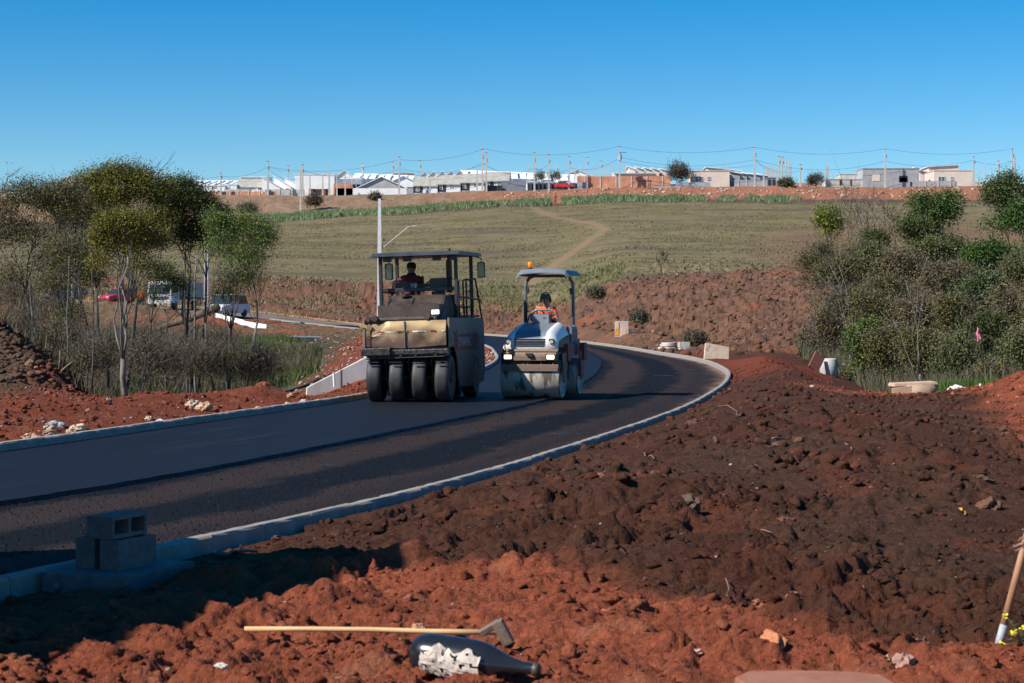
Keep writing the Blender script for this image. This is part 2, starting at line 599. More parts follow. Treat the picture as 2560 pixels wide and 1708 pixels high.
def base_z(X, Y):
    X = np.asarray(X, float)
    Y = np.asarray(Y, float)
    px = np.clip(CX + F * X / np.maximum(Y, 3.0), -6000, 8000)
    i = np.clip(np.searchsorted(CPX, px) - 1, 0, len(CPX) - 2)
    j = np.clip(np.searchsorted(RY, Y) - 1, 0, len(RY) - 2)
    a = np.clip((px - CPX[i]) / (CPX[i + 1] - CPX[i]), 0, 1)
    b = np.clip((Y - RY[j]) / (RY[j + 1] - RY[j]), 0, 1)
    a = a * a * (3 - 2 * a)
    z = (PT[i, j] * (1 - a) + PT[i + 1, j] * a) * (1 - b) + (PT[i, j + 1] * (1 - a) + PT[i + 1, j + 1] * a) * b
    for (mx, my, rx, ry, h) in MOUNDS:
        z = z + h * np.exp(-(((X - mx) / rx) ** 2 + ((Y - my) / ry) ** 2))
    return z


def sstep(e0, e1, x):
    t = np.clip((x - e0) / (e1 - e0), 0, 1)
    return t * t * (3 - 2 * t)


def land(X, Y):
    """height, colour, of the ground"""
    shp = np.shape(X)
    X = np.asarray(X, float).ravel()
    Y = np.asarray(Y, float).ravel()
    px = CX + F * X / np.maximum(Y, 3.0)
    z = base_z(X, Y)
    d = np.full(X.shape, 50.0)
    zr = np.zeros(X.shape)
    side = np.ones(X.shape)
    for k in range(0, len(X), 40000):
        sl = slice(k, k + 40000)
        ok = Y[sl] < 205
        if ok.any():
            a, b, c = road_near(X[sl][ok], Y[sl][ok])
            t = d[sl]; t[ok] = a; d[sl] = t
            t = zr[sl]; t[ok] = b; zr[sl] = t
            t = side[sl]; t[ok] = c; side[sl] = t
    out = sstep(0.0, 1.6, d)
    near = sstep(140, 60, Y)
    kside = np.where(side > 0, np.where(Y < 15, .02, .07), .10)
    z = np.where(d < 30, (zr + kside) * (1 - out) + z * out, z)
    # lumps: rounded with creases between, at several sizes
    w1 = fbm(X * .9, Y * .9, 3, 1)
    b1 = fbm(X * 1.7 + w1, Y * 1.7, 2, 5, bill=True)
    b2 = fbm(X * 4.5 + w1, Y * 4.5, 2, 9, bill=True)
    b3 = fbm(X * 11, Y * 11, 2, 13, bill=True)
    patch = np.clip(.85 + 1.0 * fbm(X * .33, Y * .33, 2, 23), .45, 1.45)
    heap = sstep(-9.2, -10.2, X) * (Y > 36) * (Y < 50)
    patch = patch + heap * .6
    dy = np.maximum(.022, 1.9e-4 * Y * Y)
    fo = lambda w: sstep(1.25, .55, 3 * dy / w)
    lump = (.115 * b1 * fo(.5) + .055 * b2 * fo(.2) + .085 * (fbm(X * .95 + .5 * w1, Y * .95, 2, 19, bill=True)) * sstep(15, 24, Y) + .028 * b3 * fo(.085)) * patch
    far = fbm(X * .35, Y * .28, 3, 31) * .45 + fbm(X * .9 + .4 * w1, Y * .8, 3, 37, bill=True) * .30
    fine = fbm(X * .05, Y * .05, 3, 41) * .5
    dirt_far = sstep(75, 100, Y) * sstep(205, 185, Y)
    amp_far = np.where(px > 900, 1.0, .5)
    nearm = sstep(95, 70, Y)
    soft = sstep(.10, .55, d)
    z = z + lump * nearm * soft * np.where(side > 0, 1.0, .85)
    z = z + far * dirt_far * sstep(.3, 3.0, d) * amp_far
    z = z + fine * sstep(200, 230, Y)
    z = z + sstep(355, 366, Y) * sstep(402, 394, Y) * (fbm(X * .22, Y * .3, 4, 47) * .75)
    z = np.where(d < 0, zr - .10, z)
    z = np.where((d >= 0) & (d < .16), zr - .08, z)
    # colours
    n1 = fbm(X * .25, Y * .25, 4, 51)
    n2 = fbm(X * 1.3, Y * 1.3, 4, 57)
    n3 = fbm(X * 9, Y * 9, 3, 63)
    def c(*v): return np.array(v)[None, :]
    red = c(.30, .084, .042) * (1 + .35 * n2 + .3 * n3)[:, None]
    pale = c(.36, .15, .09)
    red = red + (pale - red) * sstep(.15, .6, fbm(X * 2.2, Y * 2.2, 3, 71))[:, None] * .5
    dark = c(.083, .036, .022) * (1 + .4 * n2 + .35 * n3)[:, None]
    greyer = c(.082, .047, .031)
    dark = dark + (greyer - dark) * sstep(.0, .5, n1)[:, None] * .7
    rust = c(.15, .045, .024)
    dark = dark + (rust - dark) * sstep(.1, .5, fbm(X * .8, Y * .8, 3, 75))[:, None] * .55
    mix = lambda a, b, t: a + (b - a) * np.clip(t, 0, 1)[:, None]
    # red in front: boundary distance by direction
    yb = np.interp(px, [0, 640, 980, 1200, 1520, 1800, 2180, 2560], [15, 13.5, 12.4, 12.0, 11.4, 10.3, 9.3, 9.2]) + .5 * n2
    col = mix(dark, red, sstep(.35, -.35, Y - yb))
    # bare red flat on the right, strip beyond the bend
    rr = sstep(4.6, 5.6, X - (Y - 15) * .16 + .5 * n2) * sstep(13.5, 16, Y) * sstep(42, 36, Y)
    col = mix(col, red * .95, rr * .9)
    rs = sstep(3.0, .6, d - .5 * n2) * sstep(46, 56, Y) * sstep(95, 85, Y) * (side > 0)
    rs = np.maximum(rs, sstep(52, 60, Y + 2 * n2) * sstep(80, 70, Y) * (px < 2080) * (side > 0))
    col = mix(col, c(.17, .045, .024) * (1 + .3 * n3)[:, None], rs)
    r3 = sstep(1.7, .9, np.hypot((X - 7.6) / 1.3, (Y - 39.5) / 3.2))
    col = mix(col, c(.22, .065, .032) * (1 + .3 * n3)[:, None], r3)
    # left verge
    lv = (side < 0) & (Y < 200)
    redl = c(.21, .058, .030) * (1 + .35 * n2 + .35 * n3)[:, None]
    redl = mix(redl, c(.30, .17, .115), sstep(.2, .6, fbm(X * 1.6, Y * 1.6, 3, 77)) * .5)
    col = np.where(lv[:, None], redl, col)
    brownleft = sstep(-7.5, -9.5, X + .12 * (Y - 30) + .6 * n2) * (Y < 60)
    col = np.where(lv[:, None], mix(col, c(.11, .068, .045) * (1 + .3 * n2)[:, None], brownleft), col)
    scrub = c(.10, .072, .045) * (1 + .4 * n2)[:, None]
    scrub = mix(scrub, c(.062, .085, .030), sstep(.05, .45, fbm(X * .5, Y * .5, 3, 81)) * .7)
    gl = sstep(-5.2, -6.5, X + (Y - 45) * .05 + n1) * sstep(43, 48, Y) * sstep(140, 118, Y + 8 * n1)
    col = np.where(lv[:, None], mix(col, scrub, gl), col)
    isl = sstep(70, 85, Y) * sstep(-6.5, -4.5, X + n1)
    col = np.where(lv[:, None], mix(col, c(.34, .19, .13) * (1 + .3 * n3)[:, None], isl * sstep(-.2, .4, n2) * .8), col)
    dryl = c(.145, .098, .056) * (1 + .35 * n2)[:, None]
    dryl = mix(dryl, c(.27, .085, .042), sstep(.0, .3, fbm(X * .18, Y * .18, 3, 85)) * .9)
    col = np.where(lv[:, None], mix(col, dryl, sstep(118, 132, Y + 6 * n1) * sstep(-4, -9, X)), col)
    # far brown dirt on the right
    fd = c(.168, .086, .053) * (1 + .35 * n2 + .15 * n3)[:, None]
    fd = mix(fd, c(.10, .062, .044), sstep(-.05, .4, fbm(X * .3, Y * .3, 3, 87)) * .8)
    fd = mix(fd, c(.25, .085, .045), sstep(.2, .5, fbm(X * .16 + 3, Y * .16, 3, 89)) * .7)
    col = mix(col, fd, sstep(82, 96, Y + 3 * n2) * (side > 0))
    # field
    fld = c(.185, .150, .078) * (1 + .25 * n2)[:, None]
    rows = fbm(X * .06, Y * .22 + .012 * X, 4, 91)
    fld = mix(fld, c(.105, .105, .045), sstep(-.05, .35, rows) * .8)
    fld = mix(fld, c(.125, .098, .062), sstep(.0, .3, fbm(X * .3, Y * .8, 3, 95)) * .6)
    fld = mix(fld, c(.110, .086, .058), sstep(.05, .4, fbm(X * .035, Y * .11, 4, 93)) * .85)
    fb = np.interp(px, [-6000, 300, 900, 1150, 1280, 1420, 1600, 1900, 2050, 8000], [190, 190, 191, 190, 188, 172, 172, 184, 196, 200]) + 5 * n1
    tf = sstep(-4, 4, Y - fb)
    edge = sstep(12, 0, np.abs(Y - fb - 4)) * (px < 1560)
    col = mix(col, fld, tf)
    col = mix(col, c(.15, .155, .06), edge * sstep(-.1, .3, n2) * .7 * tf)
    brt = sstep(1800, 2050, px + 90 * n1) * sstep(320, 210, Y) * tf
    col = mix(col, c(.17, .10, .062) * (1 + .3 * n2)[:, None], brt * .8)
    # foot path winding up the field
    pxy = np.array([[1.4 * 1.0, 188], [2.2, 200], [5.6, 222], [9.6, 245], [13.0, 268], [10.5, 300], [6.5, 322], [4.5, 345], [4.0, 366]])
    pth = crom([(a, b) for a, b in pxy], 10)
    yy = pth[:, 1]
    xp = np.interp(Y, yy, pth[:, 0])
    pw = sstep(1.0, .45, np.abs(X - xp + .5 * n2)) * (Y > 186) * (Y < 367)
    col = mix(col, c(.25, .165, .10), pw * .7)
    # scorched strip, banks below the houses
    ytop = np.interp(px, [-6000, 640, 940, 1280, 8000], [356, 356, 358, 362, 362])
    burnt = sstep(-7, -3, Y - ytop + 3 * n1) * sstep(9, 3, Y - ytop)
    col = mix(col, c(.095, .062, .050) * (1 + .3 * n2)[:, None], burnt * .9)
    bank = sstep(3, 8, Y - ytop + 3 * n2)
    tan = c(.225, .150, .098) * (1 + .25 * n2 + .1 * n3)[:, None]
    redb = c(.29, .125, .075) * (1 + .3 * n2)[:, None]
    tr = sstep(1000, 1350, px + 150 * n1)
    bk = mix(tan, redb, np.maximum(tr, sstep(.25, .5, n1)))
    col = mix(col, bk, bank)
    col = mix(col, c(.25, .20, .14), sstep(398, 405, Y))
    col = np.clip(col, .01, .6)
    return z.reshape(shp), col, d.reshape(shp)


def gz(x, y):
    z, c, d = land(np.array([x]), np.array([y]))
    return float(z[0])


print('land...')
# sheet laid out finer towards the camera, wider than the picture
ys = [-2.6, 0, 3, 6, 7.6]
y = 8.2
while y < 62:
    ys.append(y)
    y += max(.026, y * y / 8109.0 * 2.5 * .72)
while y < 210:
    ys.append(y)
    y += .5 + (y - 62) * .004
while y < 410:
    ys.append(y)
    y += 1.6
ys += [420, 440, 470, 500, 540, 600, 700, 850, 1100, 1500, 2200, 3200]
ys = np.array(ys)
us = np.concatenate([np.linspace(-2.2, -.34, 26)[:-1], np.linspace(-.34, -.30, 12)[:-1], np.linspace(-.30, .30, 640), np.linspace(.30, .34, 12)[1:], np.linspace(.34, 2.2, 26)[1:]])
UU, YY = np.meshgrid(us, ys)
XX = UU * (YY + 3.0)
ZZ, CC, DD = land(XX, YY)
nr, nc = XX.shape
V = np.stack([XX.ravel(), YY.ravel(), ZZ.ravel()], 1)
idx = np.arange(nr * nc).reshape(nr, nc)
Q = np.stack([idx[:-1, :-1].ravel(), idx[:-1, 1:].ravel(), idx[1:, 1:].ravel(), idx[1:, :-1].ravel()], 1)
ground = link('ground', npmesh('ground', V, Q, M_ground, CC, smooth=False))
tag(ground, kind='structure')
print('ground verts', len(V))


# ------------------------------------------------------------------ asphalt
def asphalt_mat(name, coarse):
    m, nt, b = new_mat(name)
    L = nt.links.new
    tc = nd(nt, 'ShaderNodeTexCoord')
    uvn = nd(nt, 'ShaderNodeSeparateXYZ')
    L(tc.outputs['UV'], uvn.inputs[0])
    nz = nd(nt, 'ShaderNodeTexNoise')
    nz.inputs['Scale'].default_value = 1.4
    nz.inputs['Detail'].default_value = 7
    nz.inputs['Roughness'].default_value = .7
    mp = nd(nt, 'ShaderNodeMapping')
    mp.inputs['Scale'].default_value = (1, .22, 1)
    L(tc.outputs['UV'], mp.inputs['Vector'])
    mp.inputs['Rotation'].default_value = (0, 0, 0)
    sx = nd(nt, 'ShaderNodeCombineXYZ')
    mul = nd(nt, 'ShaderNodeMath', operation='MULTIPLY')
    mul.inputs[1].default_value = 3.5
    L(uvn.outputs[0], mul.inputs[0])
    mul2 = nd(nt, 'ShaderNodeMath', operation='MULTIPLY')
    mul2.inputs[1].default_value = .35
    L(uvn.outputs[1], mul2.inputs[0])
    L(mul.outputs[0], sx.inputs[0])
    L(mul2.outputs[0], sx.inputs[1])
    L(sx.outputs[0], nz.inputs['Vector'])
    grit = nd(nt, 'ShaderNodeTexVoronoi')
    grit.inputs['Scale'].default_value = 45 if coarse else 110
    L(tc.outputs['Object'], grit.inputs['Vector'])
    gn = nd(nt, 'ShaderNodeTexNoise')
    gn.inputs['Scale'].default_value = 14
    gn.inputs['Detail'].default_value = 8
    gn.inputs['Roughness'].default_value = .8
    L(tc.outputs['Object'], gn.inputs['Vector'])
    bp = nd(nt, 'ShaderNodeBump')
    bp.inputs['Distance'].default_value = .03 if coarse else .006
    hn = nd(nt, 'ShaderNodeTexNoise')
    hn.inputs['Scale'].default_value = 42 if coarse else 90
    hn.inputs['Detail'].default_value = 3
    hn.inputs['Roughness'].default_value = .6
    L(tc.outputs['Object'], hn.inputs['Vector'])
    L(hn.outputs['Fac'], bp.inputs['Height'])
    L(bp.outputs[0], b.inputs['Normal'])
    if coarse:
        # wandering stripes across the width: u 0 at the rolled mat, 1 at the kerb
        add = nd(nt, 'ShaderNodeMath', operation='MULTIPLY_ADD')
        add.inputs[1].default_value = .36
        L(nz.outputs['Fac'], add.inputs[0])
        L(uvn.outputs[0], add.inputs[2])
        sub = nd(nt, 'ShaderNodeMath', operation='SUBTRACT')
        sub.inputs[1].default_value = .18
        L(add.outputs[0], sub.inputs[0])
        cr = nd(nt, 'ShaderNodeValToRGB')
        e = cr.color_ramp.elements
        dk, br, du = (.0044, .0062, .0098, 1), (.028, .0195, .0175, 1), (.19, .125, .095, 1)
        e[0].position, e[0].color = 0.0, dk
        e[1].position, e[1].color = .13, dk
        for p, c_ in ((.19, br), (.36, br), (.44, dk), (.64, dk), (.70, br), (.82, (.018, .014, .015, 1)), (.90, br), (.955, (.08, .052, .04, 1)), (1.0, du)):
            q = e.new(p)
            q.color = c_
        L(sub.outputs[0], cr.inputs[0])
        spk = nd(nt, 'ShaderNodeTexNoise')
        spk.inputs['Scale'].default_value = 38
        spk.inputs['Detail'].default_value = 4
        L(tc.outputs['Object'], spk.inputs['Vector'])
        sr = nd(nt, 'ShaderNodeMapRange')
        sr.inputs['From Min'].default_value = .35
        sr.inputs['From Max'].default_value = .68
        sr.inputs['To Min'].default_value = .1
        sr.inputs['To Max'].default_value = 2.7
        L(spk.outputs['Fac'], sr.inputs['Value'])
        sv = nd(nt, 'ShaderNodeVectorMath', operation='SCALE')
        L(cr.outputs['Color'], sv.inputs[0])
        L(sr.outputs[0], sv.inputs['Scale'])
        L(sv.outputs[0], b.inputs['Base Color'])
        # wet bitumen in a few low spots
        wet = nd(nt, 'ShaderNodeTexNoise')
        wet.inputs['Scale'].default_value = .55
        wet.inputs['Detail'].default_value = 5
        L(tc.outputs['Object'], wet.inputs['Vector'])
        wr = nd(nt, 'ShaderNodeMapRange')
        wr.inputs['From Min'].default_value = .66
        wr.inputs['From Max'].default_value = .70
        wr.inputs['To Min'].default_value = .9
        wr.inputs['To Max'].default_value = .22
        L(wet.outputs['Fac'], wr.inputs['Value'])
        L(wr.outputs[0], b.inputs['Roughness'])
    else:
        cr = nd(nt, 'ShaderNodeValToRGB')
        e = cr.color_ramp.elements
        e[0].position, e[0].color = .3, (.006, .0078, .012, 1)
        e[1].position, e[1].color = .7, (.0085, .0100, .0145, 1)
        q = e.new(.82)
        q.color = (.026, .024, .026, 1)
        L(nz.outputs['Fac'], cr.inputs[0])
        sr = nd(nt, 'ShaderNodeMapRange')
        sr.inputs['From Min'].default_value = .3
        sr.inputs['From Max'].default_value = .7
        sr.inputs['To Min'].default_value = .7
        sr.inputs['To Max'].default_value = 1.35
        L(gn.outputs['Fac'], sr.inputs['Value'])
        sv = nd(nt, 'ShaderNodeVectorMath', operation='SCALE')
        L(cr.outputs['Color'], sv.inputs[0])
        L(sr.outputs[0], sv.inputs['Scale'])
        L(sv.outputs[0], b.inputs['Base Color'])
        b.inputs['Roughness'].default_value = .62
        # scuffs drawn out along the lane by the drums
        sc3 = nd(nt, 'ShaderNodeCombineXYZ')
        ma = nd(nt, 'ShaderNodeMath', operation='MULTIPLY')
        ma.inputs[1].default_value = 34
        mb_ = nd(nt, 'ShaderNodeMath', operation='MULTIPLY')
        mb_.inputs[1].default_value = .14
        L(uvn.outputs[0], ma.inputs[0])
        L(uvn.outputs[1], mb_.inputs[0])
        L(ma.outputs[0], sc3.inputs[0])
        L(mb_.outputs[0], sc3.inputs[1])
        nl = nd(nt, 'ShaderNodeTexNoise')
        nl.inputs['Scale'].default_value = 1.0
        nl.inputs['Detail'].default_value = 5
        L(sc3.outputs[0], nl.inputs['Vector'])
        lr = nd(nt, 'ShaderNodeMapRange')
        lr.inputs['From Min'].default_value = .62
        lr.inputs['From Max'].default_value = .74
        lr.inputs['To Max'].default_value = .6
        L(nl.outputs['Fac'], lr.inputs['Value'])
        lm = nd(nt, 'ShaderNodeMix', data_type='RGBA')
        L(sv.outputs[0], lm.inputs['A'])
        lm.inputs['B'].default_value = (.055, .048, .045, 1)
        L(lr.outputs[0], lm.inputs['Factor'])
        L(lm.outputs['Result'], b.inputs['Base Color'])
    b.inputs['Specular IOR Level'].default_value = .10 if coarse else .16
    return m


M_coarse = asphalt_mat('loose_asphalt', True)
M_mat = asphalt_mat('rolled_asphalt', False)
M_old = pmat('old_asphalt', (.15, .115, .09), (.21, .15, .11), .6, .85, bump=.003, bscale=30)


def ribbon(name, A, B, m, n=14, dz=0.0, skirt=0.0, wob=0.0):
    N = len(A)
    seg = np.linalg.norm(np.diff((A + B) / 2, axis=0)[:, :2], axis=1)
    s = np.concatenate([[0], np.cumsum(seg)])
    V, U = [], []
    for k in range(n + 1):
        t = k / n
        P = A + (B - A) * t
        P = P.copy()
        P[:, 2] += dz
        V.append(P)
        U.append(np.stack([np.full(N, t), s], 1))
    if skirt:
        P = A.copy()
        P[:, 2] += dz - skirt
        P[:, 0] += .035
        V.insert(0, P)
        U.insert(0, np.stack([np.zeros(N), s], 1))
    V = np.array(V)
    U = np.array(U)
    k, N = V.shape[:2]
    idx = np.arange(k * N).reshape(k, N)
    Q = np.stack([idx[:-1, :-1].ravel(), idx[:-1, 1:].ravel(), idx[1:, 1:].ravel(), idx[1:, :-1].ravel()], 1)
    return link(name, npmesh(name, V.reshape(-1, 3), Q, m, uv=U.reshape(-1, 2)))


def dense(line, k=6):
    t = np.arange(len(line))
    tt = np.linspace(0, len(line) - 1, (len(line) - 1) * k + 1)
    return np.stack([np.interp(tt, t, line[:, i]) for i in range(3)], 1)


Rd, Md, Ld = dense(Rl[:SW + 1]), dense(Ml[:SW + 1]), dense(Ll[:SW + 1])
tag(ribbon('road', Md - np.array([.3, 0, 0]), Rd, M_coarse), kind='structure')
Me = Md.copy()
_s = np.arange(len(Me))
Me[:, 0] += .035 * perlin(_s * .13, _s * 0 + 3.3) + .02 * perlin(_s * .6, _s * 0 + 9.3)
tag(ribbon('road_new_layer', Me, Ld, M_mat, dz=.045, skirt=.043), kind='structure')
tag(ribbon('street', Ll[SW:], Rl[SW:], M_old, n=4), kind='structure')


# ------------------------------------------------------------------ kerbs, stone by stone
def stones(line, sgn, length, w, h, group, name, smax, m, start=0):
    root = bpy.data.objects.new(name, None)
    COL.objects.link(root)
    tag(root, kind='structure')
    P = line
    seg = np.linalg.norm(np.diff(P, axis=0), axis=1)
    s = np.concatenate([[0], np.cumsum(seg)])
    n = int(min(s[-1], smax) / length)
    meshes = []
    for v in range(5):
        mb = MB()
        r = random.Random(v)
        L2 = length / 2 - .004
        # slightly irregular section with a worn top edge
        prof = [(0, -.12), (0, h - .025 + r.uniform(-.004, .004)), (.02, h - .004), (w * .5, h + r.uniform(-.003, .004)), (w - .015, h - .003), (w, h - .02), (w + .01, -.12)]
        rings, N = [], len(prof)
        K = 5
        vs, fs = [], []
        for k in range(K + 1):
            yk = -L2 + 2 * L2 * k / K
            for (a, b) in prof:
                vs.append((sgn * (a + r.uniform(-.003, .003)), yk, b + r.uniform(-.003, .003)))
        for k in range(K):
            for i in range(N):
                j = (i + 1) % N
                fs.append((k * N + i, k * N + j, (k + 1) * N + j, (k + 1) * N + i))
        fs.append(tuple(range(N)))
        fs.append(tuple(range(K * N, K * N + N))[::-1])
        mb.add(vs, fs)
        meshes.append(mb.mesh('kerb_stone', m))
    for k in range(n):
        sm = (k + .5) * length
        if sm < start: continue
        c = np.array([np.interp(sm, s, P[:, i]) for i in range(3)])
        a = np.array([np.interp(k * length, s, P[:, i]) for i in range(3)])
        b = np.array([np.interp((k + 1) * length, s, P[:, i]) for i in range(3)])
        d = b - a
        o = link('kerb_stone', meshes[k % 5], root)
        o.location = ((a + b) / 2)
        o.rotation_euler = (math.atan2(d[2], math.hypot(d[0], d[1])), 0, math.atan2(-d[0], d[1]))
        o.location.z += rng.uniform(-.004, .004)
    return root


stones(Rl[:13 * NS + NS], 1, .80, .115, .145, '', 'kerb', 185, M_kerb)
stones(Ll[:14 * NS + NS // 2], -1, .80, .13, .155, '', 'kerb', 195, M_kerb)
M_oldkerb = pmat('dusty_kerb', (.42, .24, .13), (.34, .19, .10), 2.0, .9)
stones(Rl[13 * NS + NS // 2:], 1, 1.0, .15, .15, '', 'kerb', 60, M_oldkerb)
# ------------------------------------------------------------------ people
M_skin = pmat('skin', (.30, .155, .10), (.25, .13, .085), 10, .55)
M_skindark = pmat('tanned_skin', (.20, .10, .065), (.17, .085, .055), 10, .55)
M_hair = pmat('dark_hair', (.015, .012, .010), (.03, .025, .02), 30, .6)
M_white = pmat('eye_white', (.6, .6, .58), None, 5, .4)
M_denim = pmat('dark_trousers', (.03, .034, .045), (.045, .048, .06), 12, .85)
M_boot = pmat('boot_leather', (.035, .025, .02), (.07, .05, .035), 10, .7)


def skin(name, pts, edges, m, parent, sub=2, smooth=True):
    """one continuous surface grown round a skeleton; pts: (x, y, z, radius)"""
    me = bpy.data.meshes.new(name)
    me.from_pydata([p[:3] for p in pts], edges, [])
    o = bpy.data.objects.new(name, me)
    COL.objects.link(o)
    md = o.modifiers.new('skin', 'SKIN')
    md.use_smooth_shade = True
    for i, p in enumerate(pts):
        r = p[3]
        me.skin_vertices[0].data[i].radius = r if isinstance(r, tuple) else (r, r)
        me.skin_vertices[0].data[i].use_root = (i == 0)
    s2 = o.modifiers.new('sub', 'SUBSURF')
    s2.levels = s2.render_levels = sub
    dg = bpy.context.evaluated_depsgraph_get()
    nm = bpy.data.meshes.new_from_object(o.evaluated_get(dg))
    bpy.data.objects.remove(o)
    bpy.data.meshes.remove(me)
    nm.name = name
    nm.materials.clear()
    nm.materials.append(m)
    nm.polygons.foreach_set('use_smooth', [smooth] * len(nm.polygons))
    return link(name, nm, parent)


def hand_pts(w, d, up, s=1.0):
    """points of a half-closed hand at wrist w, reaching along d, fingers curling towards up"""
    w, d, up = Vector(w), Vector(d).normalized(), Vector(up).normalized()
    side = d.cross(up).normalized()
    pts = [(*(w + d * .05 * s), .026 * s)]
    edges = []
    for k, (ln, off) in enumerate(((.030, -.030), (.034, -.010), (.032, .010), (.025, .029))):
        b = w + d * .085 * s + side * off * s
        n0 = len(pts)
        pts += [(*b, .0105 * s), (*(b + d * ln * s + up * .008), .0095 * s), (*(b + d * ln * 1.1 * s + up * (.03 * s)), .0085 * s), (*(b + d * ln * .7 * s + up * (.046 * s)), .0075 * s)]
        edges += [(0, n0), (n0, n0 + 1), (n0 + 1, n0 + 2), (n0 + 2, n0 + 3)]
    n0 = len(pts)
    pts += [(*(w + d * .04 * s - side * .035 * s + up * .01), .012 * s), (*(w + d * .065 * s - side * .045 * s + up * .03 * s), .0105 * s), (*(w + d * .085 * s - side * .03 * s + up * .045 * s), .009 * s)]
    edges += [(0, n0), (n0, n0 + 1), (n0 + 1, n0 + 2)]
    return pts, edges


def person(root, J, jacket, trousers, skinm=M_skin, hands=True, lean=0.0, face=True):
    """J: joints in the person's own frame, facing -y. Body first, clothes over it"""
    sc_ = J.get('scale', 1.0)
    B, E = [], []
    def a(p, r):
        B.append((p[0], p[1], p[2], r)); return len(B) - 1
    pel = a(J['pelvis'], (.075, .07)); bel = a(J['belly'], (.085, .075)); che = a(J['chest'], (.12, .09))
    nk = a(J['neck'], (.052, .055)); h0 = a(J['chin'], (.062, .075)); h1 = a(J['head'], (.078, .096)); h2 = a(J['crown'], (.062, .078))
    E += [(pel, bel), (bel, che), (che, nk), (nk, h0), (h0, h1), (h1, h2)]
    for s in ('L', 'R'):
        sh = a(J['sh' + s], .058); el = a(J['el' + s], .040); wr = a(J['wr' + s], .027)
        E += [(che, sh), (sh, el), (el, wr)]
        if hands:
            d = Vector(J['wr' + s]) - Vector(J['el' + s])
            hp, he = hand_pts(J['wr' + s], J.get('hd' + s, d), J.get('up' + s, (0, 0, -1)))
            b = len(B)
            B += hp
            E += [(wr, b)] + [(i + b, j + b) for i, j in he]
        hi = a(Vector(J['hi' + s]).lerp(Vector(J['kn' + s]), .12), .062); kn = a(J['kn' + s], .055); an = a(J['an' + s], .036); to = a(J['to' + s], (.034, .026))
        E += [(pel, hi), (hi, kn), (kn, an), (an, to)]
    skin('body', B, E, skinm, root, 1)
    T = [(*J['belly'], (.135, .105)), (*J['chest'], (.165, .125)), (*J['neck'], (.075, .07)), (*J['hem'], (.15, .12))]
    TE = [(0, 1), (1, 2), (0, 3)]
    for s in ('L', 'R'):
        b = len(T)
        w = Vector(J['wr' + s]).lerp(Vector(J['el' + s]), .08)
        m1 = Vector(J['sh' + s]).lerp(Vector(J['el' + s]), .5)
        T += [(*J['sh' + s], .078), (*m1, .066), (*J['el' + s], .057), (*w, .040)]
        TE += [(1, b), (b, b + 1), (b + 1, b + 2), (b + 2, b + 3)]
    skin('jacket', T, TE, jacket, root, 2)
    wst = Vector(J['pelvis']).lerp(Vector(J['belly']), .55)
    T = [(*J['pelvis'], .128), (*wst, .115)]
    TE = [(0, 1)]
    for s in ('L', 'R'):
        b = len(T)
        T += [(*(Vector(J['hi' + s]).lerp(Vector(J['kn' + s]), .15)), .096), (*J['kn' + s], .072), (*Vector(J['an' + s]).lerp(Vector(J['kn' + s]), .1), .055)]
        TE += [(0, b), (b, b + 1), (b + 1, b + 2)]
    skin('trousers', T, TE, trousers, root, 1)
    for s in ('L', 'R'):
        an, to = Vector(J['an' + s]), Vector(J['to' + s])
        skin('boot', [(*(an + Vector((0, 0, .07))), .054), (*an, .05), (*(an.lerp(to, .55)), .046), (*(to + (to - an) * .15), .036)], [(0, 1), (1, 2), (2, 3)], M_boot, root, 1)
    if face:
        hd = Vector(J['head'])
        f = Vector(J.get('look', (0, -1, 0))).normalized()
        sd = f.cross(Vector((0, 0, 1))).normalized()
        up = sd.cross(f)
        for k in (-1, 1):
            mb = MB(); mb.lathe([(0.001, -.012), (.010, -.007), (.012, 0), (.010, .007), (.001, .012)], n=8)
            link('eye', mb.mesh('eye', M_white), root, hd + f * .070 + sd * (.030 * k) + up * .012)
            mb = MB(); mb.rbox((0, 0, 0), (.012, .03, .055), .01, 2, 'x')
            link('ear', mb.mesh('ear', skinm), root, hd + sd * (.082 * k) - up * .005)
        mb = MB()
        mb.prism([(0, .02), (-.028, -.02), (0, -.024)], -.013, .013, 'x')
        o = link('nose', mb.mesh('nose', skinm), root, hd + f * .088 - up * .012)
        o.rotation_euler = (0, 0, math.atan2(f.x, -f.y))
        mb = MB()
        mb.rbox((0, 0, 0), (.046, .012, .014), .006, 2, 'y')
        o = link('mouth', mb.mesh('mouth', M_boot), root, hd + f * .082 - up * .052)
        o.rotation_euler = (0, 0, math.atan2(f.x, -f.y))
    return root


def sit_joints(headturn=(0, -1, 0), reach=((-.22, -.42, .30), (.22, -.42, .30)), lean=-.05, tilt=0.0):
    J = dict(pelvis=(0, 0, .10), hem=(0, 0, .06), belly=(tilt * .3, lean * .4, .27), chest=(tilt * .7, lean, .46), neck=(tilt, lean, .60),
             chin=(tilt, lean - .02, .665), head=(tilt, lean - .02, .735), crown=(tilt, lean, .81), look=headturn)
    for s, k in (('L', -1), ('R', 1)):
        J['sh' + s] = (k * .185 + tilt * .8, lean, .53)
        w = reach[0 if k < 0 else 1]
        J['wr' + s] = w
        J['el' + s] = (k * .27 + tilt * .5, lean - .08 + (w[1] - lean) * .25, .30)
        J['hi' + s] = (k * .10, -.04, .09)
        J['kn' + s] = (k * .15, -.44, .11)
        J['an' + s] = (k * .15, -.50, -.30)
        J['to' + s] = (k * .16, -.64, -.34)
    return J


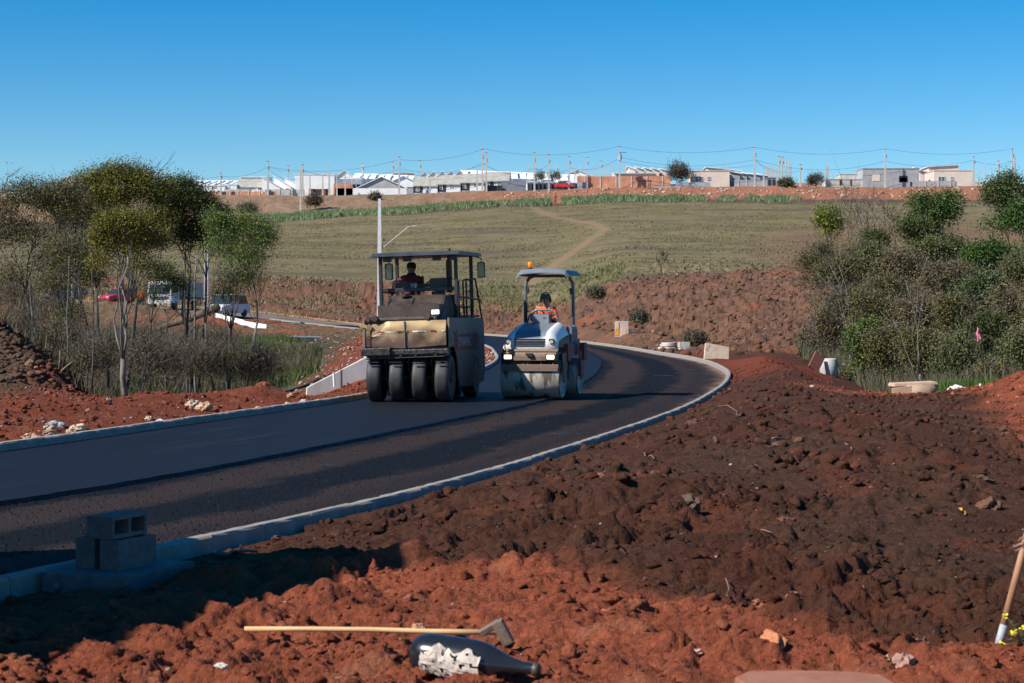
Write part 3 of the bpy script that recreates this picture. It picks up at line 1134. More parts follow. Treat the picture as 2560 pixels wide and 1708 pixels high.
def stand_joints(stride=.15, reach=None):
    J = dict(pelvis=(0, 0, .93), hem=(0, 0, .86), belly=(0, 0, 1.08), chest=(0, -.01, 1.29), neck=(0, 0, 1.45),
             chin=(0, -.02, 1.52), head=(0, -.02, 1.59), crown=(0, 0, 1.66))
    for s, k in (('L', -1), ('R', 1)):
        J['sh' + s] = (k * .185, 0, 1.38)
        w = (k * .27, -.08 * k, .88) if reach is None else reach[0 if k < 0 else 1]
        J['wr' + s] = w
        J['el' + s] = tuple((Vector(J['sh' + s]) + Vector(w)) / 2 + Vector((k * .06, .05, -.04)))
        J['hi' + s] = (k * .095, 0, .88)
        J['kn' + s] = (k * .10, -stride * k * .6 - .02, .48)
        J['an' + s] = (k * .10, -stride * k, .08)
        J['to' + s] = (k * .12, -stride * k - .15, .035)
    return J


# ------------------------------------------------------------------ pneumatic roller
def dirt_paint(name, c1, dirt, z0, z1, scale=3.5, rough=.6, amt=.5, c3=None):
    """paint with mud that gathers low down; wear"""
    m, nt, b = new_mat(name)
    L = nt.links.new
    tc = nd(nt, 'ShaderNodeTexCoord')
    sp = nd(nt, 'ShaderNodeSeparateXYZ')
    L(tc.outputs['Object'], sp.inputs[0])
    g = nd(nt, 'ShaderNodeMapRange')
    g.inputs['From Min'].default_value = z1
    g.inputs['From Max'].default_value = z0
    g.clamp = False
    L(sp.outputs['Z'], g.inputs['Value'])
    nz = nd(nt, 'ShaderNodeTexNoise')
    nz.inputs['Scale'].default_value = scale
    nz.inputs['Detail'].default_value = 7
    nz.inputs['Roughness'].default_value = .65
    L(tc.outputs['Object'], nz.inputs['Vector'])
    nr = nd(nt, 'ShaderNodeMapRange')
    nr.inputs['From Min'].default_value = .32
    nr.inputs['From Max'].default_value = .68
    nr.inputs['To Min'].default_value = -amt
    nr.inputs['To Max'].default_value = amt
    L(nz.outputs['Fac'], nr.inputs['Value'])
    ad = nd(nt, 'ShaderNodeMath', operation='ADD')
    ad.use_clamp = True
    L(g.outputs[0], ad.inputs[0])
    L(nr.outputs[0], ad.inputs[1])
    mx = nd(nt, 'ShaderNodeMix', data_type='RGBA')
    mx.inputs['A'].default_value = (*c1, 1)
    mx.inputs['B'].default_value = (*dirt, 1)
    L(ad.outputs[0], mx.inputs['Factor'])
    out = mx.outputs['Result']
    if c3:
        n3 = nd(nt, 'ShaderNodeTexNoise')
        n3.inputs['Scale'].default_value = 9
        n3.inputs['Detail'].default_value = 6
        L(tc.outputs['Object'], n3.inputs['Vector'])
        r3 = nd(nt, 'ShaderNodeMapRange')
        r3.inputs['From Min'].default_value = .6
        r3.inputs['From Max'].default_value = .66
        L(n3.outputs['Fac'], r3.inputs['Value'])
        m3 = nd(nt, 'ShaderNodeMix', data_type='RGBA')
        L(out, m3.inputs['A'])
        m3.inputs['B'].default_value = (*c3, 1)
        L(r3.outputs[0], m3.inputs['Factor'])
        out = m3.outputs['Result']
    L(out, b.inputs['Base Color'])
    b.inputs['Roughness'].default_value = rough
    return m


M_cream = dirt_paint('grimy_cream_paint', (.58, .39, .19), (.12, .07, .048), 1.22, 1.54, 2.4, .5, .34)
M_creamshaded = dirt_paint('grimy_shaded_cream', (.22, .18, .13), (.06, .05, .04), .3, 1.6, 3.0, .65, .4)  # cream paint with the shade of the unlit side put in, plus grime
M_grimehood = pmat('tarry_hood', (.024, .019, .016), (.075, .050, .038), 3.2, .65, c3=(.12, .08, .06), scale3=5.0, lo3=.56, hi3=.75, lo=.38, hi=.62)
M_tar = pmat('tar', (.014, .013, .013), (.06, .05, .042), 14, .4, bump=.01, bscale=30)
M_redband = pmat('faded_red_band', (.24, .04, .035), (.16, .05, .045), 5, .7)
M_lettering = pmat('faded_white_lettering', (.50, .50, .50), (.42, .40, .40), 8, .7)
M_tapered = pmat('red_reflector', (.32, .03, .025), (.22, .04, .03), 9, .5)
M_tapewhite = pmat('white_reflector', (.75, .72, .66), (.6, .55, .48), 9, .5)
M_led = glow_mat('led_lamp', (.92, .97, 1.0), 4.0)
M_maroon = pmat('maroon_jacket', (.14, .015, .024), (.10, .012, .018), 8, .85, bump=.01, bscale=9)
M_navy = pmat('navy_cap', (.012, .014, .022), None, 5, .8)

ROLL = (0, math.radians(-1.6), 0)
pr = empty('pneumatic_roller', (-2.02, 38.25, .045), 'big cream and black road roller with four fat smooth tyres and a flat roof', 'road roller', None, -math.radians(8))


def prp(mb, name, m, bevel=0.0, parent=None, roll=True):
    return mb.build(name, m, parent or pr, bevel, rot=ROLL if (roll and parent is None) else None)


def tyre_mesh(w, r, name='tyre'):
    h = w / 2
    prof = [(r * .52, -h * .75), (r * .6, -h * .95), (r * .8, -h * 1.0), (r * .93, -h * .96), (r * .985, -h * .82), (r, -h * .45), (r * 1.002, 0),
            (r, h * .45), (r * .985, h * .82), (r * .93, h * .96), (r * .8, h), (r * .6, h * .95), (r * .52, h * .75)]
    return MB().lathe(prof, n=56, axis='x').mesh(name, M_rubber)


ty = tyre_mesh(.285, .47)
hubm = MB().lathe([(.24, -.10), (.24, -.06), (.12, -.05), (.12, .03), (.05, .09), (.03, .11)], n=24, axis='x').mesh('rim', M_black)
for k, x in enumerate((-.69, -.23, .23, .69)):
    t = link('tyre', ty, pr, (x, 0, .47))
    t.rotation_euler = (k * .4, 0, 0)
    if k == 3: link('rim', hubm, t, (.05, 0, 0))
for k, x in enumerate((-.72, -.36, 0, .36, .72)):
    t = link('tyre', ty, pr, (x, 2.95, .47))
    t.rotation_euler = (k * .7, 0, 0)
    if k == 4: link('rim', hubm, t, (.05, 0, 0))
for y in (0, 2.95):
    prp(MB().cyl((-.8, y, .47), (.8, y, .47), .07, n=10), 'axle', M_black, roll=False)
# body: an inner hull and side panels with a wheel arch
mb = MB()
mb.box((0, 1.9, 1.28), (1.6, 4.3, .62))
mb.box((0, 1.5, .75), (1.5, 1.5, .6))
mb.box((0, -.1, 1.0), (1.62, .4, .20))
prp(mb, 'hull', M_black, .01)
side = [(-.33, 1.66), (4.1, 1.66), (4.14, 1.5), (4.14, .5), (3.9, .27), (2.5, .22), (.78, .26), (.68, .30)]
side += [(.64 * math.cos(math.radians(a)), .47 + .62 * math.sin(math.radians(a))) for a in range(-8, 100, 12)]
side += [(-.33, 1.07)]
for sx in (-1, 1):
    mb = MB()
    mb.prism(side, sx * .84, sx * .875, 'x')
    o = prp(mb, 'side_panel', M_creamshaded, .006)
    if sx > 0:
        for (y0, y1, z0, z1) in ((2.72, 2.98, 1.18, 1.44), (2.74, 2.98, .72, 1.0), (2.8, 3.0, .38, .6), (.98, 1.1, .78, .86)):
            MB().box((.8765, (y0 + y1) / 2, (z0 + z1) / 2), (.006, y1 - y0, z1 - z0)).build('vent', M_black, o)
        MB().box((.8775, 1.75, 1.16), (.004, 3.1, .34), rot=(math.radians(0), 0, 0)).build('red_band', M_redband, o)
        lettering('DYNAPAC', .30, M_lettering, o, (.882, .62, 1.08), (math.radians(90), 0, math.radians(90)), (1.15, .9, 1))
        mb = MB()
        for a in range(200, 345, 12):
            q = [math.radians(a), math.radians(a + 12)]
            mb.tube([(.879, .30 + .17 * math.cos(v), 1.44 + .13 * math.sin(v)) for v in q], .009, 4)
        mb.build('emblem', M_black, o)
    else:
        MB().box((-.8775, 1.7, 1.2), (.004, 3.0, .3)).build('red_band', M_redband, o)
# dented front panel
vs, fs = [], []
NX, NZ = 26, 10
for j in range(NZ + 1):
    for i in range(NX + 1):
        u, v = i / NX, j / NZ
        x = -.70 + 1.51 * u
        z = 1.12 + .50 * v - (.045 * (1 - abs(u - .45) * 2) if j == 0 else 0) - (.02 * (1 - abs(u - .45) * 2) if j == 1 else 0)
        y = -.37 + .03 * float(perlin(u * 3 + .3, v * 2)) + .02 * float(perlin(u * 8, v * 5, 3))
        if v > .55: y += .0
        y -= .02 * math.exp(-((v - .62) / .2) ** 2)
        if u < .22 and v > .45: y += .35 * (.22 - u) / .22 * (v - .45) * 1.6; z -= .06 * (.22 - u) / .22
        if abs(u - .45) < .022: y -= .012
        vs.append((x, y, z))
for j in range(NZ):
    for i in range(NX):
        a = j * (NX + 1) + i
        fs.append((a, a + 1, a + NX + 2, a + NX + 1))
mb = MB()
mb.add(vs, fs, True)
mb.box((.06, -.26, 1.36), (1.5, .16, .42))
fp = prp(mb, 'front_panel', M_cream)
for (x0, x1, m) in ((-.56, -.44, M_tapered), (-.06, .06, M_tapered), (-.17, -.08, M_tapered), (.14, .42, M_tapewhite), (.50, .62, M_tapered), (.73, .80, M_tapewhite), (-.40, -.20, M_tapewhite)):
    vv = []
    for kx in range(5):
        uu = ((x0 + (x1 - x0) * kx / 4) + .70) / 1.51
        for zz in (1.392, 1.420):
            v_ = (zz - 1.12) / .5
            yy = -.37 + .03 * float(perlin(uu * 3 + .3, v_ * 2)) + .02 * float(perlin(uu * 8, v_ * 5, 3)) - .02 * math.exp(-((v_ - .62) / .2) ** 2) - .007
            vv.append((-.70 + 1.51 * uu, yy, zz))
    MB().add(vv, [(2 * q, 2 * q + 2, 2 * q + 3, 2 * q + 1) for q in range(4)]).build('reflector_strip', m, fp)
MB().box((-.02, -.405, 1.36), (.018, .02, .52)).build('seam', M_creamshaded, fp)
mb = MB()
mb.box((-.80, -.28, 1.30), (.12, .05, .36), rot=(0, 0, .25))
mb.box((-.83, -.30, 1.53), (.22, .07, .07), rot=(0, .3, .3))
mb.box((-.74, -.36, 1.50), (.10, .04, .10), rot=(.4, .5, .2))
wing = prp(mb, 'bent_bracket', M_cream)
lettering('AC', .085, M_redband, wing, (-.862, -.325, 1.28), (math.radians(90), 0, .25))
# bonnet: sloping front, rounded shoulders
vs, fs = [], []
prof = [(-.24, 1.62), (-.20, 1.70), (.70, 2.09), (.80, 2.135), (.92, 2.15), (1.7, 2.15), (1.72, 1.62)]
xs = [-.64, -.635, -.60, -.55, -.48, -.2, 0, .25, .5, .62, .68, .71, .715]
dr = [.30, .10, .03, .008, 0, 0, 0, 0, 0, .008, .03, .10, .30]
for (y, z) in prof:
    for i, x in enumerate(xs):
        k = (z - 1.62) / .53
        xx = x * (1 - .10 * k)
        vs.append((xx, y + (dr[i] * .35 if y < .9 else 0), z - dr[i] * k * .8))
n = len(xs)
for j in range(len(prof) - 1):
    for i in range(n - 1):
        a = j * n + i
        fs.append((a, a + 1, a + n + 1, a + n))
mb = MB()
mb.add(vs, fs, False)
mb.box((.035, .75, 1.78), (1.25, 1.9, .32))
hood = prp(mb, 'bonnet', M_grimehood)
mb = MB()
mb.box((-.01, .235, 1.905), (.012, .98, .012), rot=(math.radians(23.4), 0, math.radians(0)))
mb.box((-.50, .235, 1.905), (.012, .98, .012), rot=(math.radians(23.4), 0, math.radians(0)))
mb.build('seam', M_black, hood)
mb = MB()
mb.cyl((.44, -.40, 1.69), (.44, -.25, 1.69), .058, n=14)
mb.cyl((-.62, -.40, 1.68), (-.62, -.25, 1.68), .058, n=14)
mb.cyl((-.76, -.38, 1.66), (-.76, -.28, 1.66), .045, n=12)
mb.cyl((-.66, -.30, 1.65), (.5, -.30, 1.65), .03, n=8)
prp(mb, 'pipe', M_grimehood)
mb = MB()
mb.cyl((-.20, .7, 2.12), (-.20, .7, 2.18), .09, n=14)
prp(mb, 'filler_cap', M_black)
mb = MB()
mb.box((.60, -.30, 1.66), (.03, .03, .14))
lamp = prp(mb, 'work_lamp', M_black)
MB().rbox((.60, -.30, 1.78), (.17, .05, .10), .01, 2, 'y').build('lamp_housing', M_black, lamp)
for i in range(4):
    for j in range(2):
        MB().box((.60 - .057 + i * .038, -.33, 1.76 + j * .042), (.03, .014, .034)).build('lamp_cell', M_led, lamp)
# deck, rails, posts, roof
mb = MB()
mb.box((0, 2.7, 1.70), (1.6, 2.6, .05))
mb.box((0, 1.62, 1.9), (1.45, .1, .5))
prp(mb, 'deck', M_black, .004)
mb = MB()
mb.box((.0, 1.30, 2.27), (1.62, .07, .075))
mb.box((-.78, 2.0, 2.24), (.05, 1.4, .05))
prp(mb, 'cross_beam', M_black, .008)
for (x, y, zb) in ((-.79, 1.12, 1.62), (.79, 1.12, 1.62), (.77, 3.2, 1.66), (-.80, 2.9, 1.66)):
    mb = MB().rbox((x, y, (zb + 3.0) / 2), (.075, .075, 3.0 - zb), .015, 2, 'z')
    prp(mb, 'roof_post', M_black)
mb = MB()
mb.prism([(.74, 2.955), (.80, 2.945), (3.75, 3.0), (3.82, 3.03), (3.6, 3.075), (.92, 3.035)], -.92, .92, 'x')
roof = prp(mb, 'roof', pmat('roof_sheet', (.035, .045, .055), (.06, .065, .07), 3, .45), .008)
for x in (-.62, -.2, .42, .76):
    MB().rbox((x, 1.0, 2.90), (.17, .10, .10), .01, 2, 'y').build('roof_lamp', M_black, roof)
mb = MB()
mb.cyl((.56, 1.62, 2.2), (.56, 1.62, 2.86), .062, n=14)
mb.cyl((.56, 1.62, 2.86), (.57, 1.62, 3.12), .038, n=12)
prp(mb, 'exhaust_pipe', pmat('rusty_pipe', (.09, .055, .045), (.03, .025, .024), 7, .8))
for (x, y, z0, sx) in ((.97, 3.35, 2.70, 1), (-.66, 1.35, 2.66, -1)):
    mb = MB()
    mb.rbox((x, y, z0), (.165, .06, .34), .03, 3, 'y')
    mb.tube([(x, y + .02, z0 + .15), (x, y + .02, z0 + .25), (x - sx * .1, y - .05, z0 + .28)], .012, 6)
    mir = prp(mb, 'side_mirror', M_black)
    MB().rbox((x, y - .031, z0), (.135, .004, .30), .02, 3, 'y').build('mirror_face', M_darkglass, mir)
mb = MB()
rl = [((.80, 1.35, 1.66), (.80, 1.35, 2.42), (.80, 1.9, 2.44), (.80, 1.95, 1.66)),
      ((.80, 2.3, 1.66), (.80, 2.3, 2.46), (.80, 2.85, 2.46), (.80, 2.9, 1.66)),
      ((.86, 4.0, 1.55), (.84, 3.8, 2.0), (.80, 3.55, 2.50), (.80, 2.95, 2.52)),
      ((.80, 1.3, 2.10), (.82, 3.9, 2.06)), ((.80, 2.0, 2.46), (.80, 3.6, 2.52)), ((.78, 3.2, 1.9), (.5, 3.25, 1.9))]
for r_ in rl:
    mb.tube(r_, .02, 6)
prp(mb, 'handrail', M_black)
mb = MB()
mb.rbox((.36, 1.52, 2.40), (.36, .28, .20), .04, 3, 'y')
mb.rbox((.08, 1.56, 2.36), (.34, .12, .08), .02, 2, 'y')
mb.box((.36, 1.6, 2.1), (.2, .2, .5))
mb.tube([(.52, 1.5, 2.48), (.62, 1.5, 2.52), (.72, 1.4, 2.42)], .008, 5)
prp(mb, 'control_console', M_black, .004)
mb = MB()
mb.tube([(-.60, 1.38, 2.28), (-.59, 1.38, 2.43), (-.54, 1.38, 2.46), (-.30, 1.38, 2.46), (-.25, 1.38, 2.43), (-.24, 1.38, 2.28)], .018, 6)
mb.rbox((-.42, 1.40, 2.36), (.30, .05, .15), .03, 2, 'y')
prp(mb, 'seat_frame', M_black)
MB().rbox((-.15, 1.36, 2.36), (.15, .02, .10), .01, 2, 'y').build('instrument_plate', pmat('scratched_plate', (.10, .10, .10), (.5, .5, .5), 18, .5, lo=.5, hi=.56), pr, rot=ROLL)
mb = MB()
mb.rbox((-.42, 2.12, 1.98), (.48, .46, .10), .03, 3, 'z')
mb.rbox((-.42, 2.30, 1.85), (.3, .3, .25), .03, 2, 'z')
mb.rbox((-.42, 2.40, 2.22), (.42, .07, .30), .03, 2, 'y')
prp(mb, 'driver_seat', M_black)
mb = MB()
mb.tube([(.0 + .2 * math.cos(a / 10 * math.pi), 2.75, 2.28 + .2 * math.sin(a / 10 * math.pi)) for a in range(-1, 12)], .016, 6)
mb.cyl((0, 2.8, 1.7), (0, 2.76, 2.25), .03, n=8)
prp(mb, 'grab_rail', M_black)
# beam, spray bar and scrapers over the tyres
mb = MB()
mb.rbox((-.60, -.46, 1.02), (.58, .12, .16), .02, 2, 'x')
mb.rbox((.25, -.40, 1.0), (1.2, .09, .11), .02, 2, 'x')
mb.box((0, -.2, .93), (1.6, .35, .06))
prp(mb, 'bumper_beam', M_tar)
mb = MB()
mb.cyl((-.80, -.44, .88), (.78, -.44, .90), .012, n=6)
mb.cyl((-.80, -.40, .93), (.78, -.40, .95), .018, n=6)
for x in (-.65, -.1, .2, .6):
    mb.box((x, -.43, .92), (.05, .05, .05))
prp(mb, 'spray_bar', M_black)
r_ = random.Random(4)
for x in (-.46, .0, .46):
    mb = MB()
    pts = [(x + .02 * r_.uniform(-1, 1) + .05 * (k / 8 - .5), -.20 + .12 * (k / 8), .88 - .095 * k) for k in range(9)]
    mb.tube(pts, [.018 + .014 * r_.random() for _ in pts], 6)
    prp(mb, 'scraper_arm', M_tar, roll=False)
for x in (-.69, -.23, .23, .69):
    mb = MB().box((x, -.47, .80 if x < .5 else .82), (.24, .03, .012))
    prp(mb, 'scraper_blade', M_black, roll=False)

# driver
drv = empty('person', tuple(pr.matrix_basis @ Vector((-.40, 2.12, 2.04))) if False else (0, 0, 0), 'person in maroon jacket and dark cap, back turned, on the big cream roller', 'person')
_m = Matrix.Rotation(-math.radians(8), 4, 'Z')
drv.location = Vector((-2.02, 38.25, .045)) + _m @ Vector((-.45, 2.12, 1.99))
drv.rotation_euler = (0, 0, math.radians(180 - 8 + 12))
J = sit_joints(headturn=(0, -1, 0), reach=((-.20, -.40, .28), (.38, -.12, .16)), lean=.02, tilt=-.04)
J['elR'] = (.34, -.02, .28)
J['crown'] = (J['crown'][0], J['crown'][1], .80)
person(drv, J, M_maroon, M_denim, M_skindark)
h = J['head']
mb = MB()
mb.lathe([(.099, .02), (.104, .06), (.100, .10), (.075, .135), (.02, .150)], c=(h[0], h[1] + .01, h[2] - .01), n=18)
mb.rbox((h[0], h[1] - .12, h[2] + .02), (.15, .11, .012), .03, 3, 'z')
mb.build('cap', M_navy, drv)
mb = MB()
mb.lathe([(.085, -.06), (.10, -.02), (.085, .02)], c=(h[0], h[1] + .03, h[2] - .11), n=14)
mb.build('collar', M_navy, drv)

# ------------------------------------------------------------------ tandem roller
M_rwhite = dirt_paint('dusty_white_paint', (.78, .77, .74), (.50, .36, .25), .86, 1.16, 5, .4, .3)
M_rgrey = dirt_paint('grey_bonnet_paint', (.16, .185, .22), (.26, .21, .17), .9, 1.25, 5, .38, .3)
M_rframe = dirt_paint('muddy_frame_paint', (.33, .22, .15), (.17, .11, .08), .72, 1.0, 6, .7, .45)
M_drum = pmat('wet_drum_steel', (.46, .39, .33), (.34, .28, .23), 3, .5, c3=(.11, .085, .07), scale3=2.4, lo3=.50, hi3=.56, stretch=(1.6, 1, .5))
M_rred = pmat('dull_red_paint', (.22, .028, .025), (.14, .03, .028), 6, .55)
M_canopy = pmat('canopy_plastic', (.13, .155, .20), (.17, .185, .215), 3, .5)
M_orange = pmat('orange_jacket', (.85, .115, .018), (.70, .09, .015), 9, .8, bump=.008, bscale=9)
M_refl = pmat('reflective_tape', (.38, .40, .42), (.3, .3, .32), 9, .4)
M_warm = glow_mat('headlamp_glow', (1.0, .78, .48), 1.5)
M_amber = glow_mat('amber_beacon', (.85, .22, .01), .25)
M_lens = pmat('clear_lens', (.45, .42, .38), (.3, .28, .26), 20, .15, spec=.8)
M_cover = pmat('grey_plastic', (.10, .115, .135), (.14, .15, .165), 4, .5)

TA = math.radians(13)
TP = Vector((.455, 40.2, .045))
tr = empty('tandem_roller', TP, 'small white and grey road roller with steel drums, lit headlamps, arched canopy', 'road roller', None, -TA)


def trp(mb, name, m, bevel=0.0, parent=None):
    return mb.build(name, m, parent or tr, bevel)


dm = MB().lathe([(.36, -.63), (.392, -.63), (.40, -.62), (.40, 0), (.40, .62), (.392, .63), (.36, .63), (.34, .58), (.1, .56)], n=72, axis='x')
dme = dm.mesh('drum', M_drum)
link('drum', dme, tr, (0, 0, .40))
link('drum', dme, tr, (0, 1.92, .40))
for y in (0, 1.92):
    for sx in (-1, 1):
        mb = MB()
        mb.prism([(y - .17, .95), (y + .30, .95), (y + .25, .62), (y + .1, .32), (y - .1, .32), (y - .16, .62)], sx * .645, sx * .675, 'x')
        trp(mb, 'drum_fork', M_rframe, .006)
for (y, s) in ((-.35, -1), (2.25, 1)):
    mb = MB()
    mb.rbox((0, y, .665), (1.22, .10, .09), .015, 2, 'x')
    mb.box((0, y + .06 * s, .60), (1.2, .02, .06))
    for x in (-.32, -.14, -.04, .24, .5):
        mb.cyl((x, y - .03, .70), (x, y - .03, .76), .013, n=6)
    trp(mb, 'spray_bar', M_rframe)
mb = MB()
mb.rbox((0, -.10, .875), (1.14, .62, .18), .03, 3, 'x')
mb.box((0, .9, .86), (.6, 1.9, .25))
fr = trp(mb, 'front_frame', M_rframe, .006)
mb = MB()
mb.rbox((0, -.425, .835), (.76, .02, .085), .015, 2, 'y')
mb.build('step_plate', pmat('step_plate', (.20, .14, .10), (.14, .095, .07), 6, .8), fr)
mb = MB()
mb.box((0, -.45, .925), (.14, .08, .04))
mb.box((.03, -.46, .895), (.10, .07, .035))
mb.build('tow_hook', M_black, fr)
for x in (-.455, .455):
    mb = MB().rbox((x, -.41, .865), (.21, .06, .135), .02, 3, 'y')
    hl = trp(mb, 'headlamp', M_black)
    MB().rbox((x + (.0 if x < 0 else .0), -.443, .865), (.16, .012, .09), .015, 3, 'y').build('lamp_glass', M_warm, hl)
mb = MB()
mb.box((.05, -.405, 1.005), (1.1, .02, .05))
pl = trp(mb, 'web_address_strip', pmat('dusty_strip', (.33, .23, .16), (.25, .18, .13), 8, .8))
lettering('www.soroles.com.br', .088, pmat('pale_lettering', (.62, .50, .38), (.5, .4, .3), 9, .7), pl, (.03, -.418, .985), (math.radians(90), 0, 0), center=True)
# bonnet: loft of a side profile, wings stand lower than the middle
prof = [(-.36, 1.00), (-.39, 1.08), (-.38, 1.20), (-.34, 1.30), (-.26, 1.36), (-.12, 1.41), (.15, 1.47), (.5, 1.53), (.85, 1.575), (.93, 1.55), (.95, 1.0)]
xs = [-.60, -.595, -.57, -.52, -.44, -.36, -.34, -.2, 0, .2, .34, .36, .44, .52, .57, .595, .60]
vs, fs, mi = [], [], []
for j, (y, z) in enumerate(prof):
    k = (z - 1.0) / .575
    for x in xs:
        a = abs(x)
        e = max(0, (a - .34) / .26)
        zz = z - (.26 * e ** 2.6) * k
        yy = y + (.10 * e ** 2 if y < .4 else 0)
        if a > .345: zz += .018 * (1 if 0 < j < 9 else 0) * (1 - e)
        vs.append((x * (1 - .04 * k), yy, zz))
n = len(xs)
for j in range(len(prof) - 1):
    for i in range(n - 1):
        q = j * n + i
        fs.append((q, q + 1, q + n + 1, q + n))
        mid = abs((xs[i] + xs[i + 1]) / 2)
        lim = .35
        mi.append(1 if mid < lim and j >= 1 else 0)
mb = MB()
mb.add(vs, fs, True)
me = mb.mesh('bonnet', [M_rwhite, M_rgrey])
if len(me.polygons) == len(mi):
    me.polygons.foreach_set('material_index', mi)
bo = link('bonnet', me, tr)
for k in range(4):
    MB().box((0, -.388 + .012 * (k > 2), 1.10 + .045 * k), (.60 + .02 * k, .03, .017)).build('grille_slot', M_tar, bo)
for x in (-.46, .46):
    mb = MB().rbox((x, -.345, 1.185), (.12, .05, .12), .03, 3, 'y')
    o = trp(mb, 'lamp_recess', M_black)
    mb = MB()
    mb.cyl((x, -.375, 1.185), (x, -.355, 1.185), .038, n=18)
    mb.build('lamp_glass', M_lens, o)
mb = MB()
mb.rbox((0, 1.7, 1.05), (1.1, 1.2, .35), .05, 3, 'x')
mb.rbox((0, 2.15, 1.3), (.95, .5, .3), .06, 3, 'x')
trp(mb, 'rear_body', M_cover)
mb = MB()
mb.box((0, 1.2, 1.0), (1.0, .6, .1))
mb.rbox((.54, 1.35, 1.32), (.14, .55, .36), .05, 3, 'y')
mb.rbox((-.54, 1.35, 1.32), (.14, .55, .36), .05, 3, 'y')
mb.rbox((.56, 1.05, 1.12), (.13, .16, .18), .03, 3, 'y')
trp(mb, 'side_box', M_cover)
for (x, y, z, w, h) in ((.66, .34, .95, .10, .38), (.68, 2.0, .95, .12, .38), (-.66, .34, .95, .10, .38), (.66, 1.85, .55, .06, .3)):
    mb = MB().rbox((x, y, z), (w, .34, h), .03, 3, 'y')
    trp(mb, 'side_guard', M_rred)
mb = MB()
mb.rbox((-.04, .98, 1.66), (.36, .22, .20), .03, 3, 'y')
mb.box((-.04, 1.05, 1.4), (.2, .2, .4))
da = trp(mb, 'dashboard', pmat('pale_grey_plastic', (.24, .26, .30), (.20, .21, .24), 4, .5))
for dx in (-.02, .0, .035):
    MB().box((dx + .05, .866, 1.68), (.008, .006, .035)).build('dial_mark', M_black, da)
mb = MB()
pts = [(.24 * math.cos(a), 1.16 + .08 * math.sin(a), 1.76 + .10 * math.sin(a)) for a in [2 * math.pi * k / 16 for k in range(17)]]
mb.tube([(-.04 + p[0], p[1], p[2]) for p in pts], .014, 6)
mb.cyl((-.04, 1.1, 1.6), (-.04, 1.16, 1.76), .02, n=8)
mb.cyl((-.26, 1.16, 1.76), (.19, 1.16, 1.76), .010, n=6)
trp(mb, 'steering_wheel', M_black)
mb = MB()
mb.tube([(-.34, .90, 1.56), (-.30, .90, 1.70), (-.20, .90, 1.82), (-.12, .90, 1.85), (.16, .90, 1.85), (.24, .90, 1.82), (.32, .90, 1.70), (.34, .90, 1.54)], .022, 8)
trp(mb, 'handrail', pmat('grey_rail', (.16, .17, .20), None, 4, .45))
mb = MB()
mb.rbox((-.05, 1.55, 1.26), (.46, .44, .10), .03, 3, 'z')
mb.rbox((-.05, 1.76, 1.50), (.44, .08, .42), .04, 3, 'y')
mb.rbox((.20, 1.5, 1.42), (.06, .3, .10), .02, 2, 'y')
trp(mb, 'operator_seat', M_black)
mb = MB()
mb.tube([(-.54, 1.60, 1.2), (-.53, 1.60, 2.35), (-.51, 1.60, 2.47), (-.44, 1.60, 2.56), (-.34, 1.60, 2.60), (.34, 1.60, 2.60), (.44, 1.60, 2.56), (.51, 1.60, 2.47), (.53, 1.60, 2.35), (.54, 1.60, 1.2)], .036, 10)
mb.box((.545, 1.60, 1.32), (.09, .09, .42))
mb.box((-.545, 1.60, 1.32), (.09, .09, .42))
rp_ = trp(mb, 'roll_bar', pmat('grey_rollbar', (.12, .135, .16), (.16, .165, .18), 5, .45))
mb = MB()
mb.tube([(-.50, 1.55, 1.5), (-.49, 1.55, 2.0), (-.52, 1.55, 2.35)], .016, 6)
mb.rbox((-.47, 1.55, 2.28), (.05, .05, .14), .01, 2, 'z')
mb.rbox((.49, 1.55, 2.26), (.04, .05, .14), .01, 2, 'z')
mb.rbox((-.46, 1.54, 1.83), (.06, .04, .03), .01, 2, 'z')
mb.build('cable', M_black, rp_)
# canopy shell
vs, fs = [], []
NX, NY = 16, 8
for s in (0, 1):
    for j in range(NY + 1):
        for i in range(NX + 1):
            u, v = i / NX * 2 - 1, j / NY
            z = 2.755 - .045 * u * u - .10 * max(0, abs(u) - .86) / .14
            y = .88 + 1.45 * v
            if j == 0: z -= .095; y -= .03
            if j == 1: z -= .010; y = .93
            if j == NY: z -= .06
            hw = .595 - (.0 if j > 1 else .02)
            vs.append((u * hw, y, z - .018 * s))
N = (NX + 1) * (NY + 1)
for j in range(NY):
    for i in range(NX):
        a = j * (NX + 1) + i
        fs.append((a, a + 1, a + NX + 2, a + NX + 1))
        fs.append((a + N, a + NX + 1 + N, a + NX + 2 + N, a + 1 + N))
for i in range(NX):
    fs.append((i, i + N, i + 1 + N, i + 1))
    a = NY * (NX + 1) + i
    fs.append((a, a + 1, a + 1 + N, a + N))
for j in range(NY):
    a = j * (NX + 1)
    fs.append((a, a + NX + 1, a + NX + 1 + N, a + N))
    a += NX
    fs.append((a, a + N, a + NX + 1 + N, a + NX + 1))
mb = MB()
mb.add(vs, fs, False)
cn = trp(mb, 'canopy', M_canopy)
mb = MB()
mb.cyl((-.33, 1.15, 2.74), (-.33, 1.15, 2.77), .055, n=16)
bcn = mb.build('beacon', M_black, cn)
MB().lathe([(.048, 0), (.05, .08), (.044, .115), (.02, .125)], c=(-.33, 1.15, 2.77), n=16).build('beacon_dome', M_amber, bcn)

